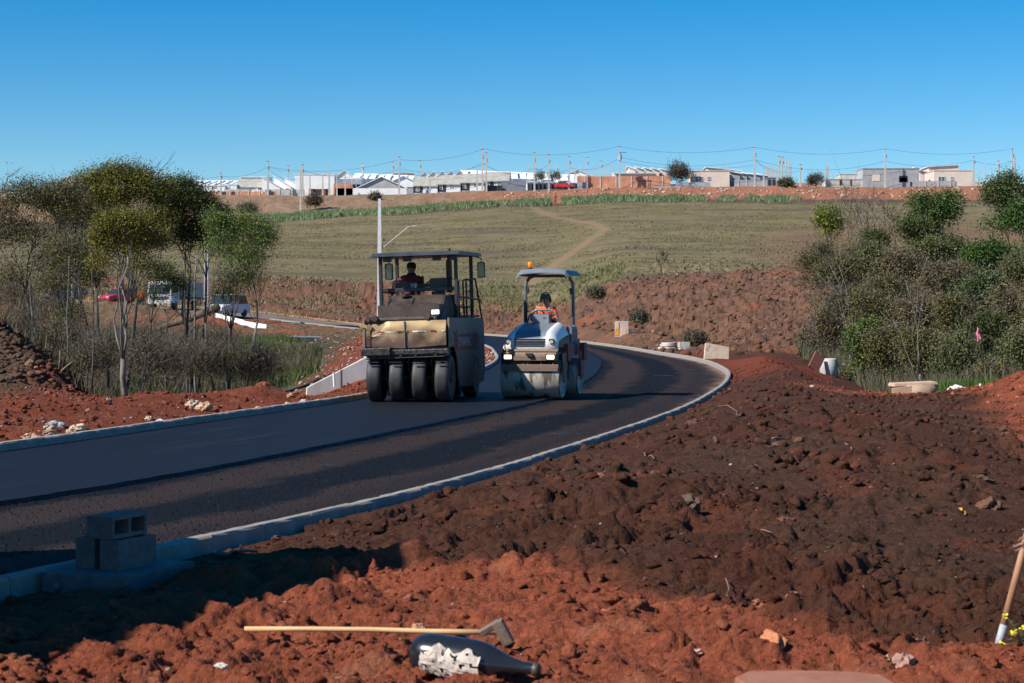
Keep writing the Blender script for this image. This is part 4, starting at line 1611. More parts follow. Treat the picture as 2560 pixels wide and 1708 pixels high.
op = empty('person', TP + Matrix.Rotation(-TA, 4, 'Z') @ Vector((-.05, 1.52, 1.33)), 'person in orange jacket, green cap and ear muffs on the small white roller', 'person')
op.rotation_euler = (0, 0, -TA)
J = sit_joints(headturn=(-.1, -1, -.1), reach=((-.19, -.33, .36), (.16, -.34, .36)), lean=-.06)
person(op, J, M_orange, M_denim, M_skin)
h = J['head']
M_green = pmat('green_cap', (.05, .095, .085), (.07, .115, .10), 9, .8)
mb = MB()
mb.lathe([(.100, .015), (.104, .06), (.098, .10), (.07, .13), (.02, .142)], c=(h[0], h[1] + .005, h[2]), n=18)
mb.rbox((h[0], h[1] - .125, h[2] + .028), (.16, .12, .012), .04, 3, 'z', rot=None)
mb.build('cap', M_green, op)
mb = MB()
for k in (-1, 1):
    mb.lathe([(.045, -.02), (.05, 0), (.045, .02)], c=(h[0] + k * .108, h[1], h[2]), n=12, axis='x')
mb.tube([(h[0] + .112 * math.cos(a), h[1], h[2] + .02 + .15 * math.sin(a)) for a in [math.pi * k / 10 for k in range(11)]], .014, 6)
mb.build('ear_muffs', M_black, op)
mb = MB()
for k in (-1, 1):
    mb.tube([(k * .10, -.215, .56), (k * .115, -.225, .45), (k * .115, -.20, .28)], .016, 5)
    mb.tube([(k * .19, -.13, .60), (k * .13, -.19, .57), (k * .10, -.215, .56)], .014, 5)
mb.build('reflective_band', M_refl, op)
# ------------------------------------------------------------------ buildings on the ridge
def brick_mat(name, c1, c2, mortar, scale=3.0):
    m, nt, b = new_mat(name)
    L = nt.links.new
    tc = nd(nt, 'ShaderNodeTexCoord')
    mp = nd(nt, 'ShaderNodeMapping')
    mp.inputs['Rotation'].default_value = (math.radians(90), 0, 0)
    L(tc.outputs['Object'], mp.inputs['Vector'])
    br = nd(nt, 'ShaderNodeTexBrick')
    br.inputs['Color1'].default_value = (*c1, 1)
    br.inputs['Color2'].default_value = (*c2, 1)
    br.inputs['Mortar'].default_value = (*mortar, 1)
    br.inputs['Scale'].default_value = scale
    L(mp.outputs[0], br.inputs['Vector'])
    nz = nd(nt, 'ShaderNodeTexNoise')
    nz.inputs['Scale'].default_value = .7
    nz.inputs['Detail'].default_value = 6
    L(tc.outputs['Object'], nz.inputs['Vector'])
    rp = nd(nt, 'ShaderNodeMapRange')
    rp.inputs['From Min'].default_value = .3
    rp.inputs['From Max'].default_value = .7
    rp.inputs['To Min'].default_value = .72
    rp.inputs['To Max'].default_value = 1.3
    L(nz.outputs['Fac'], rp.inputs['Value'])
    v = nd(nt, 'ShaderNodeVectorMath', operation='SCALE')
    L(br.outputs['Color'], v.inputs[0])
    L(rp.outputs[0], v.inputs['Scale'])
    L(v.outputs[0], b.inputs['Base Color'])
    b.inputs['Roughness'].default_value = .9
    return m


W_white = pmat('white_render', (.82, .82, .82), (.72, .72, .72), .5, .8)
W_roofw = pmat('new_white_roof', (.84, .85, .86), (.74, .76, .78), .4, .6)
W_roofg = pmat('fibre_cement_roof', (.40, .38, .33), (.28, .27, .24), .8, .85)
W_grey = pmat('raw_render', (.42, .42, .42), (.33, .33, .34), .5, .9)
W_greyb = pmat('grey_blockwork', (.38, .39, .41), (.30, .31, .33), 1.2, .9)
W_beige = pmat('beige_render', (.72, .60, .52), (.64, .53, .46), .4, .85)
W_dark = pmat('dark_opening', (.03, .035, .045), (.02, .02, .025), 2, .5)
W_blueg = pmat('blue_grey_wall', (.20, .23, .27), (.16, .18, .21), .8, .8)
W_brick = brick_mat('orange_brick', (.62, .25, .14), (.52, .20, .11), (.45, .30, .22))
W_glass = pmat('window_glass', (.10, .16, .20), (.06, .09, .12), 1, .2)
W_redroof = pmat('red_tile_roof', (.40, .13, .08), (.30, .10, .07), 1, .85)
W_slab = pmat('cast_slab', (.52, .50, .46), (.42, .40, .37), .8, .9)


def building(name, label, cat, px0, px1, ytop, Y, depth, wall, roof='flat', rmat=None, rise=0.0, rz=0.0, group=None, wins=(), over=.35, base=None, extra=None, wh=None, ztop=None):
    """px0, px1, ytop: where its front stands and how high it reaches in the picture; windows in fractions of the front"""
    s = Y / F
    W = (px1 - px0) * s
    x = ((px0 + px1) / 2 - CX) * s
    zb = (base if base is not None else gz(x, Y)) - .4
    zt = EYE + (HY - ytop) * s - rise
    H = zt - zb
    r = empty(name, (x, Y, zb), label, cat, group, rz)
    mb = MB()
    w2 = W / 2
    if roof == 'gable_y':      # gable end to the front
        mb.prism([(-w2, 0), (w2, 0), (w2, H), (0, H + rise), (-w2, H)], 0, depth, 'y')
    elif roof == 'gable_x':
        mb.prism([(0, 0), (depth, 0), (depth, H), (depth / 2, H + rise), (0, H)], -w2, w2, 'x')
    elif roof == 'mono':       # slopes down to the right
        mb.prism([(-w2, 0), (w2, 0), (w2, H), (-w2, H + rise)], 0, depth, 'y')
    elif roof == 'monof':      # slopes down to the front
        mb.prism([(0, 0), (depth, 0), (depth, H + rise), (0, H)], -w2, w2, 'x')
    else:
        mb.box((0, depth / 2, H / 2), (W, depth, H))
    wl = mb.build('wall', wall, r)
    o = over
    t = .14
    if roof != 'flat' and rmat is not None:
        mb = MB()
        if roof == 'gable_y':
            k = rise / w2
            for sg in (-1, 1):
                mb.prism([(0, H + rise + .02), (0, H + rise + .02 + t), (sg * (w2 + o), H - k * o + .02 + t), (sg * (w2 + o), H - k * o + .02)], -o, depth + o, 'y')
        elif roof == 'gable_x':
            k = rise / (depth / 2)
            for sg, yy in ((-1, -o), (1, depth + o)):
                mb.prism([(depth / 2, H + rise + .02), (depth / 2, H + rise + .02 + t), (yy, H - k * o + .02 + t), (yy, H - k * o + .02)], -w2 - o * .3, w2 + o * .3, 'x')
        elif roof == 'mono':
            k = rise / W
            mb.prism([(-w2 - o, H + rise + k * o + .02), (-w2 - o, H + rise + k * o + t), (w2 + o, H - k * o + t), (w2 + o, H - k * o + .02)], -o, depth + o, 'y')
        elif roof == 'monof':
            k = rise / depth
            mb.prism([(-o, H - k * o + .02), (-o, H - k * o + t), (depth + o, H + rise + k * o + t), (depth + o, H + rise + k * o + .02)], -w2 - o * .3, w2 + o * .3, 'x')
        mb.build('roof', rmat, r)
    elif roof == 'flat':
        MB().box((0, depth / 2, H + .06), (W + .2, depth + .2, .12)).build('parapet', rmat or wall, r)
    for (u0, u1, v0, v1, kind) in wins:
        xa, xb = -w2 + u0 * W, -w2 + u1 * W
        za, zc = .4 + v0 * (H - .4), .4 + v1 * (H - .4)
        nm = {'d': 'door', 'w': 'window', 'o': 'opening', 'p': 'porch', 'l': 'window', 'b': 'side_wall', 'r': 'boundary_wall'}[kind]
        m = {'d': W_dark, 'w': W_glass, 'o': W_dark, 'p': W_dark, 'l': W_beige, 'b': W_white, 'r': W_brick}[kind]
        if kind in 'br':
            MB().box(((xa + xb) / 2, -1.2, (za + zc) / 2), (xb - xa, .15, zc - za)).build(nm, m, r)
            continue
        fr = MB().box(((xa + xb) / 2, -.03, (za + zc) / 2), (xb - xa, .08, zc - za)).build(nm, m, r)
        if kind == 'w':
            f2 = MB()
            f2.box(((xa + xb) / 2, -.09, zc), (xb - xa + .16, .06, .10))
            f2.box(((xa + xb) / 2, -.09, za), (xb - xa + .16, .06, .10))
            f2.box((xa, -.09, (za + zc) / 2), (.10, .06, zc - za))
            f2.box((xb, -.09, (za + zc) / 2), (.10, .06, zc - za))
            f2.box(((xa + xb) / 2, -.09, (za + zc) / 2), (.06, .05, zc - za))
            f2.build('frame', W_white, fr)
    return r


def longwall(label, px0, px1, ytop, Y, m, group=None, posts=0, name='boundary_wall', ybase=None, th=.2, cap=None, rz=0.0):
    s = Y / F
    W = (px1 - px0) * s
    x = ((px0 + px1) / 2 - CX) * s
    zb = (gz(x, Y) if ybase is None else EYE + (HY - ybase) * s) - .5
    zt = EYE + (HY - ytop) * s
    r = empty(name, (x, Y, zb), label, 'wall', group, rz)
    MB().box((0, 0, (zt - zb) / 2), (W, th, zt - zb)).build('panel', m, r)
    for k in range(posts):
        MB().box((-W / 2 + (k + .5) * W / posts, -.03, (zt - zb) / 2 + .03), (.25, th + .12, zt - zb + .06)).build('pillar', cap or W_slab, r)
    return r


B = building
# far left
B('house', 'white gabled house roof showing above the left trees', 'house', 147, 207, 439, 440, 14, W_white, 'gable_y', W_roofw, 1.4)
B('house', 'low white house seen through the leftmost tree, beside the frame edge', 'house', 8, 60, 478, 402, 8, W_white, 'gable_x', W_roofw, 1.2)
longwall('low orange brick wall seen through the leftmost tree', 10, 75, 492, 399, W_brick, posts=3)
for k in range(10):
    B('row_house', '%s white row house from the left in the sloping-roof terrace behind the big left tree' % ('first second third fourth fifth sixth seventh eighth ninth tenth'.split()[k]), 'house', 402 + 19 * k, 420 + 19 * k, 445 + .4 * (k % 3), 420 + 2 * k, 9, W_white, 'monof', W_roofw, 1.7, rz=-.15,
      group='terrace of white houses with sloping roofs', over=.15)
B('house', 'long low white house with rounded roof edge behind orange brick wall', 'house', 505, 562, 465, 408, 8, W_white, 'flat', W_roofw)
B('house', 'low white annex right of the long low white house', 'house', 562, 592, 462, 410, 8, W_white, 'flat', W_roofw)
B('house', 'white house with grey tiled roof and small blue window behind the left brick wall', 'house', 590, 657, 446, 411, 9, W_white, 'gable_x', W_roofg, 1.9, wins=((.5, .68, .25, .75, 'w'), (.8, .98, .1, .8, 'o')))
B('house', 'tall plain white house behind the grey tiled roof', 'house', 600, 668, 438, 424, 9, W_white, 'monof', W_roofw, .5)
for k, (a, b, t, y) in enumerate(((655, 700, 443, 409), (684, 726, 441, 414), (712, 752, 443, 419), (738, 770, 446, 425))):
    B('row_house', ['white house with steep single slope roof right of the tallest left pole', 'second white single slope house right of the tallest left pole', 'third white single slope house, dark wall in its shade', 'fourth white single slope house, farthest of its row'][k], 'house',
      a, b, t, y, 10, W_white, 'mono', W_roofw, 2.2, group='row of single slope white houses', wins=((.72, .95, .05, .7, 'o'),), over=.3)
w = longwall('orange brick wall with pillars below the white terrace on the left', 500, 690, 479, 400, W_brick, posts=7)
_g = random.Random(5)
for k in range(9):
    mb = MB().box((3.2 + k * .45, -.115, 1.2 + _g.uniform(-.2, .3)), (_g.uniform(.2, .45), .01, _g.uniform(.3, .7)), rot=(0, _g.uniform(-.6, .6), 0))
    mb.build('graffiti', W_white if k < 6 else W_blueg, w)
longwall('pale concrete wall between the brick wall and white single slope houses', 560, 762, 474, 402.5, W_slab, posts=8)
B('workshop', 'big blank white building left of the row of dark recesses', 'building', 737, 836, 437, 408, 12, W_white, 'flat', W_roofw)
for k in range(6):
    B('row_house', '%s of the white units with dark recesses right of the big blank white building' % ('first second third fourth fifth sixth'.split()[k]), 'house', 836 + 11 * k, 846 + 11 * k, 439 - .3 * k, 409 + 1.5 * k, 10, W_dark if k % 1 else W_white, 'monof', W_roofw, .8,
      group='white units with dark recesses', wins=((.08, .92, .0, .62, 'o'),), over=.5)
B('row_house', 'white gabled house with open front on the crest behind the recessed units', 'house', 842, 880, 427, 440, 12, W_white, 'gable_y', W_roofw, 1.3)
for k in range(8):
    B('row_house', '%s of the white roofs stepping along the crest left of the tall pair of poles' % ('first second third fourth fifth sixth seventh eighth'.split()[k]), 'house', 880 + 19 * k, 898 + 19 * k, 426 + .8 * k + (k % 2), 422 + 2 * k, 10, W_white, 'monof', W_roofw, 1.8, group='white roofs stepping along the crest', over=.2)
longwall('low red brick wall under the white recessed units', 834, 882, 460, 403, W_brick)
B('shed', 'rusty low shed with red roof beside the blank white building', 'shed', 772, 820, 474, 400, 4, pmat('rusty_sheet', (.30, .10, .06), (.10, .07, .05), 1.5, .9), 'flat', W_redroof, wins=((.3, .6, .1, .8, 'o'),))
B('warehouse', 'wide grey gabled building with white lower wall left of the grey roofed houses', 'building', 890, 1018, 443, 405, 16, W_grey, 'gable_y', W_roofw, 2.5)
longwall('white painted wall along the foot of the grey gabled building', 838, 1016, 471, 403, W_white)
B('shed', 'grey block annex at the right end of the white painted wall', 'shed', 1018, 1033, 469, 404, 5, W_greyb, 'flat')
B('hall', 'long white hall roof behind the grey gabled building', 'building', 955, 1062, 441, 425, 14, W_white, 'gable_y', W_roofw, 2.2)
B('house', 'orange brick upper storey on the crest behind the long white hall', 'house', 985, 1032, 435, 452, 8, W_brick, 'flat', W_redroof)
for k, (a, b, t) in enumerate(((1033, 1094, 440), (1092, 1151, 436), (1150, 1211, 432), (1208, 1272, 428))):
    B('house', ['grey roofed house nearest the grey gabled building, partly hidden by a pole', 'second grey roofed house from the left, iron fence in front',
                'third grey roofed house from the left, behind the tall pair of poles', 'rightmost and highest grey roofed house, beside the blue grey wall'][k], 'house',
      a, b, t, 404, 9, W_white, 'gable_x', W_roofg, 2.1, group='four grey roofed houses in a row', rz=-.06,
      wins=((.02, .40, .05, .96, 'p'), (.12, .24, .3, .85, 'w'), (.56, .68, .42, .85, 'w'), (.42, .74, -.05, .42, 'b'), (.78, .99, -.05, .55, 'b')))
longwall('dark sheet fence in front of the highest grey roofed house', 1213, 1256, 464, 400.5, W_dark, name='sheet_fence')
longwall('blue grey rendered wall right of the highest grey roofed house', 1254, 1315, 452, 401, W_blueg, rz=.0)
for k in range(5):
    B('row_house', '%s white house from the left in the row just behind the grey roofed houses' % ('first second third fourth fifth'.split()[k]), 'house', 1050 + 22 * k, 1074 + 22 * k, 431 - .7 * k, 424, 9, W_white, 'gable_y', W_roofw, .9, group='white houses behind the grey roofs')
for k in range(14):
    yt = 417 + (k * .9)
    B('row_house', '%s unit from the left in the long white terrace with stepped roofs on the skyline' % ('first second third fourth fifth sixth seventh eighth ninth tenth eleventh twelfth thirteenth fourteenth'.split()[k]), 'house',
      1148 + 21 * k, 1168 + 21 * k, yt, 424 + 2.2 * k, 11, W_white, 'monof', W_roofw, 2.3 + .4 * (k % 2), group='long white terrace with stepped roofs', over=.15, wins=((.6, .98, .90, 1.02, 'o'),))
for k in range(13):
    B('row_house', '%s unit from the left in the white terrace with dark doorways behind the roadside poles' % ('first second third fourth fifth sixth seventh eighth ninth tenth eleventh twelfth thirteenth'.split()[k]), 'house',
      1316 + 10 * k, 1325 + 10 * k, 449 + .15 * k, 409 + .8 * k, 9, W_white, 'monof', W_roofw, .6, group='white terrace with dark doorways', over=.2, wins=((.32, .95, .0, .8, 'o'),))
B('house', 'white single storey house above the dark doorways, left end', 'house', 1280, 1325, 441, 412, 8, W_white, 'monof', W_roofw, .6, wins=((.1, .9, .55, .75, 'o'),))
B('hall', 'white gable end on the skyline left of the brick wall', 'building', 1395, 1494, 425, 470, 16, W_white, 'gable_y', W_roofw, 2.2)
w = longwall('long orange brick wall with concrete posts behind the bus shelter', 1443, 1676, 441, 402, W_brick, posts=6)
longwall('grey rendered foot of the long brick wall at its left corner', 1443, 1470, 456, 401.4, W_greyb)
longwall('grey rendered foot of the long brick wall at its right end', 1628, 1676, 466, 401.2, W_greyb)
B('house', 'beige house with white awning roof behind the long brick wall', 'house', 1536, 1640, 427, 412, 9, W_beige, 'monof', W_roofw, .6)
for k in range(5):
    MBx = B('row_house', '%s beige unit from the left rising behind the white awning roof' % ('first second third fourth fifth'.split()[k]), 'house', 1572 + 20 * k, 1588 + 20 * k, 418 + 1.2 * k, 422 + 2 * k, 9, W_beige, 'mono', W_roofw, .5, group='beige units behind the awning')
# shelter
sp = at(1611, 472, 398)
sp.z = gz(sp.x, sp.y)
sh = empty('bus_shelter', sp, 'small dark bus shelter in front of the long orange brick wall', 'bus shelter')
MB().box((0, 0, 1.45), (2.9, 1.6, .14)).build('roof', W_dark, sh)
for x in (-1.3, -.1, 1.3):
    MB().box((x, .3, .7), (.12, .12, 1.45)).build('post', W_dark, sh)
MB().box((.3, .4, .45), (1.6, .4, .08)).build('bench', W_dark, sh)
B('house', 'beige house with one wide and one small window right of the dark crest tree', 'house', 1728, 1824, 428, 404, 9, W_beige, 'flat', None, wins=((.10, .28, .32, .66, 'w'), (.42, .49, .45, .66, 'w')))
B('house', 'beige stepped roofs above the house with one wide window', 'house', 1768, 1850, 419, 422, 8, W_beige, 'mono', W_roofw, .8)
for k in range(5):
    B('row_house', '%s grey unit from the left stepping right of the beige house' % ('first second third fourth fifth'.split()[k]), 'house', 1826 + 17 * k, 1850 + 17 * k, 430 + 1.5 * k, 408 + 3 * k, 8, W_greyb, 'mono', W_roofw, .4, group='grey units right of the beige house')
longwall('long grey block wall below the stepping grey units', 1836, 1918, 450, 403, W_greyb, posts=4)
longwall('grey block wall below the beige house windows', 1690, 1775, 456, 402, W_greyb)
B('house', 'row of dark doorways seen end on left of the cluster of poles', 'house', 1918, 1940, 445, 410, 20, W_blueg, 'flat', None, wins=((.1, .4, .1, .8, 'o'), (.6, .9, .1, .8, 'o')))
B('house', 'low red roof between the pole cluster and the unfinished grey house', 'house', 1958, 2062, 456, 430, 8, W_redroof, 'gable_x', W_redroof, 1.0)
B('house', 'unfinished pale house shell with broken wall tops left of the big grey block house', 'house', 2070, 2160, 449, 403, 8, W_slab, 'flat', W_slab, wins=((.32, .38, .2, 1.0, 'o'), (.62, .66, .1, .9, 'o')))
B('house', 'taller rear walls of the unfinished pale house shell', 'house', 2100, 2160, 436, 409, 6, W_slab, 'flat', W_slab, wins=((.72, .84, .1, .7, 'o'),))
longwall('narrow upright pale end wall of the unfinished house shell', 2064, 2072, 417, 403, W_slab)
B('house', 'big grey block house with two open window holes on the right crest', 'house', 2157, 2298, 422, 402, 9, W_greyb, 'flat', W_greyb, wins=((.17, .31, .34, .68, 'l'), (.64, .79, .28, .62, 'o'), (.655, .78, .30, .52, 'l'), (.84, .87, 0, .3, 'o')))
B('house', 'white square water tank housing above the grey block house', 'house', 2286, 2298, 419, 407, 2, W_white, 'flat', W_white)
B('house', 'stepped beige and orange walls between grey block house and rightmost beige house', 'house', 2300, 2340, 429, 415, 8, W_beige, 'mono', W_redroof, .5)
B('house', 'rightmost beige house with one wide and one small window', 'house', 2335, 2432, 427, 405, 9, W_beige, 'flat', None, wins=((.11, .28, .30, .62, 'w'), (.42, .49, .42, .62, 'w')))
B('house', 'low white roof on top of the rightmost beige house', 'house', 2322, 2396, 418, 418, 8, W_beige, 'mono', W_roofw, -.4)
longwall('grey block wall in front of the rightmost beige house', 2298, 2392, 453, 401.5, W_greyb, posts=3)
longwall('low white wall running off right of the rightmost beige house', 2433, 2500, 455, 404, W_slab, posts=3)
B('house', 'low house with white roof behind the trees at the right frame edge', 'house', 2500, 2600, 452, 425, 8, W_slab, 'gable_x', W_roofw, 1.2)

# ------------------------------------------------------------------ poles and wires
M_pole = pmat('weathered_concrete_pole', (.50, .48, .45), (.40, .385, .36), 2.0, .85)
M_wire = pmat('dark_cable', (.05, .055, .065), None, 5, .6)
POLES = [(430, 434, 452, 'cap'), (454.5, 436, 455, ''), (552, 431, 470, 'arm'), (574, 442, 470, ''), (669.6, 401, 492, 'arm'), (720, 412, 444, 'arm'), (751.5, 424, 522, ''), (756.6, 410, 489, 'arm'),
         (775, 437, 470, ''), (807, 437, 470, ''), (823, 410, 488, ''), (842, 434, 472, ''), (863, 434, 472, ''), (906, 406, 456, 'arm'), (982, 403, 431, 'arm'), (998, 389, 488, 'arm'), (1050, 400, 432, 'arm'),
         (1075, 428, 484, ''), (1113.6, 406, 436, ''), (1193, 417, 482, ''), (1206, 370, 486, 'arm'), (1216, 379, 482, 'arm'), (1321, 413, 430, ''), (1336, 379, 475, 'arm'), (1354, 413, 440, ''), (1372, 383.5, 473, 'arm'),
         (1389, 408, 430, ''), (1397, 416, 445, ''), (1423, 389, 473, 'arm'), (1437, 416, 455, ''), (1449, 410, 452, ''), (1468, 392, 451, 'arm'), (1483, 413, 443, ''), (1492, 418, 443, ''), (1503, 401, 445, 'arm'), (1517, 416, 443, ''),
         (1527, 406, 441, ''), (1534, 417, 441, ''), (1549, 364, 469, 'transformer'), (1560, 410, 440, ''), (1820, 408, 428, ''), (1887, 366, 468, 'arm'), (1909.5, 416, 468, ''), (1917, 417, 444, ''), (1921, 417, 444, ''), (1926, 417, 444, ''), (1930.5, 418, 446, ''), (1935, 418, 448, ''), (1942, 419, 450, ''),
         (1948, 389, 466, 'arm'), (1956, 391, 462, 'arm'), (1966, 397, 460, ''), (1973, 401, 458, ''), (1978, 406, 458, ''), (2001, 410, 467, 'arm'), (2065, 416, 440, ''), (2213, 370, 466, 'arm'), (2434, 390, 453, 'arm'), (2447, 424, 455, ''), (2463, 408, 455, ''), (2479, 419, 453, ''),
         (2495.5, 401, 455, 'arm'), (2499, 418, 455, ''), (2518, 418, 455, ''), (2531, 370, 452, 'arm'), (2538, 392, 452, '')]
MARK = [(0, 500, 'above the left trees'), (500, 600, 'by the white terrace on the left'), (600, 700, 'by the grey tiled white house'), (700, 835, 'by the blank white building'), (835, 900, 'by the recessed white units'), (900, 1033, 'by the grey gabled building'),
        (1033, 1150, 'by the left grey roofed houses'), (1150, 1275, 'by the right grey roofed houses'), (1275, 1445, 'by the dark doorways'), (1445, 1700, 'by the long brick wall'), (1700, 1900, 'by the wide windowed beige house'),
        (1900, 1985, 'in the crest pole cluster'), (1985, 2100, 'by the low red roof'), (2100, 2300, 'by the big grey block house'), (2300, 2450, 'by the rightmost beige house'), (2450, 2600, 'above the right frame edge trees')]
ORD = 'first second third fourth fifth sixth seventh eighth ninth tenth eleventh twelfth'.split()
cnt, tot = {}, {}
for p in POLES:
    for a, b, t in MARK:
        if a <= p[0] < b: tot[t] = tot.get(t, 0) + 1
PTOP = {}
for (px, yt, yb, kind) in POLES:
    H = {True: 11.0, False: 7.5}[(yb - yt) > 60 or kind != '']
    Y = 403.0
    if kind == 'arm' or kind == 'transformer': Y = max(399.0, min(470, F * 10.5 / max(60, (yb - yt) * 1.05)))
    Y = 399.5 if yb > 464 else 405 + (464 - yb) * 1.6
    if yb > 500: Y = 374
    top = at(px, yt, Y)
    zb = gz(top.x, Y) - .3
    h = top.z - zb
    mk = next(t for a, b, t in MARK if a <= px < b)
    cnt[mk] = cnt.get(mk, 0) + 1
    size = 'tall pale concrete pole' if yb - yt > 70 else ('slim pale concrete pole' if kind else 'thin pale post')
    lb = '%s %s' % (size, mk) if tot[mk] == 1 else '%s %s, %s from the left there' % (size, mk, ORD[cnt[mk] - 1])
    r = empty('utility_pole', (top.x, Y, zb), lb, 'utility pole', 'poles along the ridge')
    w = .16 if not kind and yb - yt < 60 else .20
    MB().box((0, 0, h / 2), (w * 2, w * 2, h), top=(.62, .62)).build('shaft', M_pole, r)
    if kind in ('arm', 'transformer'):
        MB().box((0, -.1, h * .97), (.5, .1, .09)).build('crossarm', M_wire, r)
        mb = MB()
        for zz in (.82, .79, .76):
            mb.box((.22, -.1, h * zz), (.25, .25, .12))
        tag(mb.build('insulators', M_wire, r), kind='stuff')
    if kind == 'transformer':
        MB().cyl((.1, -.45, h * .66), (.1, -.45, h * .78), .33, n=12).build('transformer_tank', pmat('transformer_grey', (.42, .43, .45), None, 4, .5), r)
        MB().box((.7, -.1, h * .84), (1.5, .1, .1)).build('crossarm', M_wire, r)
        MB().box((-.2, 0, h * .70), (.5, .45, .5)).build('switch_box', M_pole, r)
    PTOP[px] = (top, h)


def wire(a, b, fa, fb, sag, label, off=0, n=1):
    """fa, fb: fraction of the pole height where it is fixed"""
    pa, ha = PTOP[a]
    pb, hb = PTOP[b]
    p0 = pa - Vector((0, 0, ha * (1 - fa)))
    p1 = pb - Vector((0, 0, hb * (1 - fb)))
    pts = []
    for k in range(17):
        t = k / 16
        p = p0.lerp(p1, t)
        p.z -= sag * 4 * t * (1 - t)
        pts.append(p - p0)
    mb = MB().tube(pts, .028, 3)
    me = mb.mesh('power_line', M_wire)
    o = link('power_line', me, None, p0)
    tag(o, label, 'cable', 'wires between the ridge poles')
    return o


wire(1206, 1549, .985, .985, 1.6, 'top wire sagging from the tall pair of poles to the transformer pole')
wire(1549, 1887, .97, .98, 1.2, 'top wire from the transformer pole to the pole by the wide windowed beige house')
wire(1887, 2213, .98, .98, 1.3, 'top wire passing above the cluster of poles right of centre')
wire(2213, 2531, .98, .98, 1.2, 'top wire above the big grey block house running right')
wire(998, 1206, .90, .97, 1.0, 'top wire climbing from the grey gabled building to the tall pair of poles')
wire(669.6, 998, .82, .90, 1.6, 'upper wire from the tallest left pole to the grey gabled building pole')
wire(552, 669.6, .85, .82, .9, 'upper wire from the white terrace to the tallest left pole')
wire(430, 552, .95, .85, .8, 'upper wire above the trees on the left')
wire(1206, 1336, .66, .60, 1.6, 'lower wire right of the tall pair of poles, drooping to the next pole')
wire(1216, 1372, .66, .70, 1.9, 'lower wire drooping over the dark doorways, left span')
wire(1336, 1423, .62, .62, 1.1, 'lower wire over the dark doorways, middle span')
wire(1423, 1549, .66, .72, 1.3, 'lower wire from the dark doorways to the transformer pole')
wire(1372, 1468, .62, .62, 1.2, 'lower wire over the dark doorways, right span')
wire(1549, 1887, .74, .68, 1.6, 'middle wire from the transformer pole past the crest tree')
wire(1549, 1887, .64, .55, 1.2, 'lowest wire from the transformer pole past the crest tree')
wire(1887, 2213, .68, .68, 2.0, 'middle wire past the low red roof')
wire(1887, 2001, .66, .72, 1.2, 'drooping wire from the beige house pole into the pole cluster')
wire(1887, 1978, .70, .80, 1.9, 'slack wire under the drooping one in the pole cluster')
wire(2213, 2434, .68, .86, 1.2, 'middle wire over the big grey block house to the right')
wire(2434, 2531, .86, .66, .9, 'wire above the rightmost beige house')
wire(998, 1206, .62, .66, 1.8, 'lower wire above the left grey roofed houses')
wire(998, 1216, .68, .70, 1.3, 'second lower wire above the left grey roofed houses')
wire(669.6, 756.6, .80, .62, 1.5, 'slack wire from the tallest left pole to the next pair')
wire(756.6, 998, .80, .66, 1.6, 'long lower wire over the recessed white units')
wire(669.6, 720, .86, .8, .5, 'short wire right of the tallest left pole')
wire(2495.5, 2531, .8, .66, .6, 'short slack wire at the right frame edge')

# ------------------------------------------------------------------ lamp post behind the big roller and two slotted poles in the trees
p = at(949, 497, 140)
zb = gz(p.x, 140) - .1
lp = empty('street_lamp', (p.x, 140, zb), 'tall white concrete street lamp post rising behind the big roller, arm to the right', 'street lamp')
h = p.z - zb
MB().box((0, 0, h / 2), (.40, .34, h), top=(.52, .52)).build('post', pmat('white_post_concrete', (.66, .66, .66), (.55, .55, .56), 1.5, .8), lp)
s = 140 / F
def L_(px, py): return ((px - 949) * s, 0, EYE + (HY - py) * s - zb)
mb = MB().tube([L_(955, 621), L_(965, 614), L_(1020, 568), L_(1030, 566)], .045, 6)
arm = mb.build('arm', M_pole, lp)
a_ = L_(1036, 565)
MB().rbox((a_[0], 0, a_[2]), (.42, .2, .11), .04, 3, 'y', rot=(0, -.15, 0)).build('lamp_head', M_pole, arm)
MB().box((L_(960, 600)[0], -.1, L_(960, 600)[2]), (.1, .1, .2)).build('bracket', M_black, lp)
for (px, yt, yb, Y, lb) in ((516, 480, 786, 146, 'slotted white concrete pole behind the slender trees, by the parked white car'), (184, 560, 740, 165, 'slotted white concrete pole seen through the left trees, left of the red car'),
                            (950, 812, 980, 44.6, None)):
    if lb is None: continue
    p = at(px, yt, Y)
    zb = gz(p.x, Y) - .2
    h = p.z - zb
    r = empty('utility_pole', (p.x, Y, zb), lb, 'utility pole', 'slotted poles by the old street')
    for sx in (-1, 1):
        MB().box((sx * .15 * .75, 0, h / 2), (.09, .30, h), rot=(0, -sx * .006, 0)).build('flange', M_pole, r)
    nn = int(h / .55)
    mb = MB()
    for k in range(nn):
        mb.box((0, 0, .3 + k * .55), (.22, .14, .26))
    tag(mb.build('web', M_pole, r), kind='stuff')
M_rod = pmat('steel_rod', (.16, .13, .11), None, 5, .7)

# ------------------------------------------------------------------ vehicles on the old street
M_truckw = pmat('silver_white_truck_paint', (.62, .64, .68), (.45, .45, .46), 1.5, .4, c3=(.25, .2, .17), scale3=2)
M_truckside = pmat('dusty_truck_side', (.50, .47, .44), (.35, .31, .28), 1.5, .6)
M_redcar = pmat('red_car_paint', (.52, .02, .03), None, 2, .3)
M_bluecar = pmat('white_car_paint', (.72, .73, .75), None, 2, .3)
M_steel = pmat('plain_steel', (.3, .3, .3), None, 6, .4, metal=.7)


def wheel(parent, x, y, r, w=.24):
    t = MB().lathe([(r * .55, -w / 2), (r * .95, -w / 2), (r, -w * .35), (r, w * .35), (r * .95, w / 2), (r * .55, w / 2)], n=20, axis='x').build('wheel', M_rubber, parent, loc=(x, y, r))
    MB().lathe([(r * .56, -w * .35), (r * .5, w * .3), (r * .1, w * .35)], n=14, axis='x').build('rim', M_steel, t)


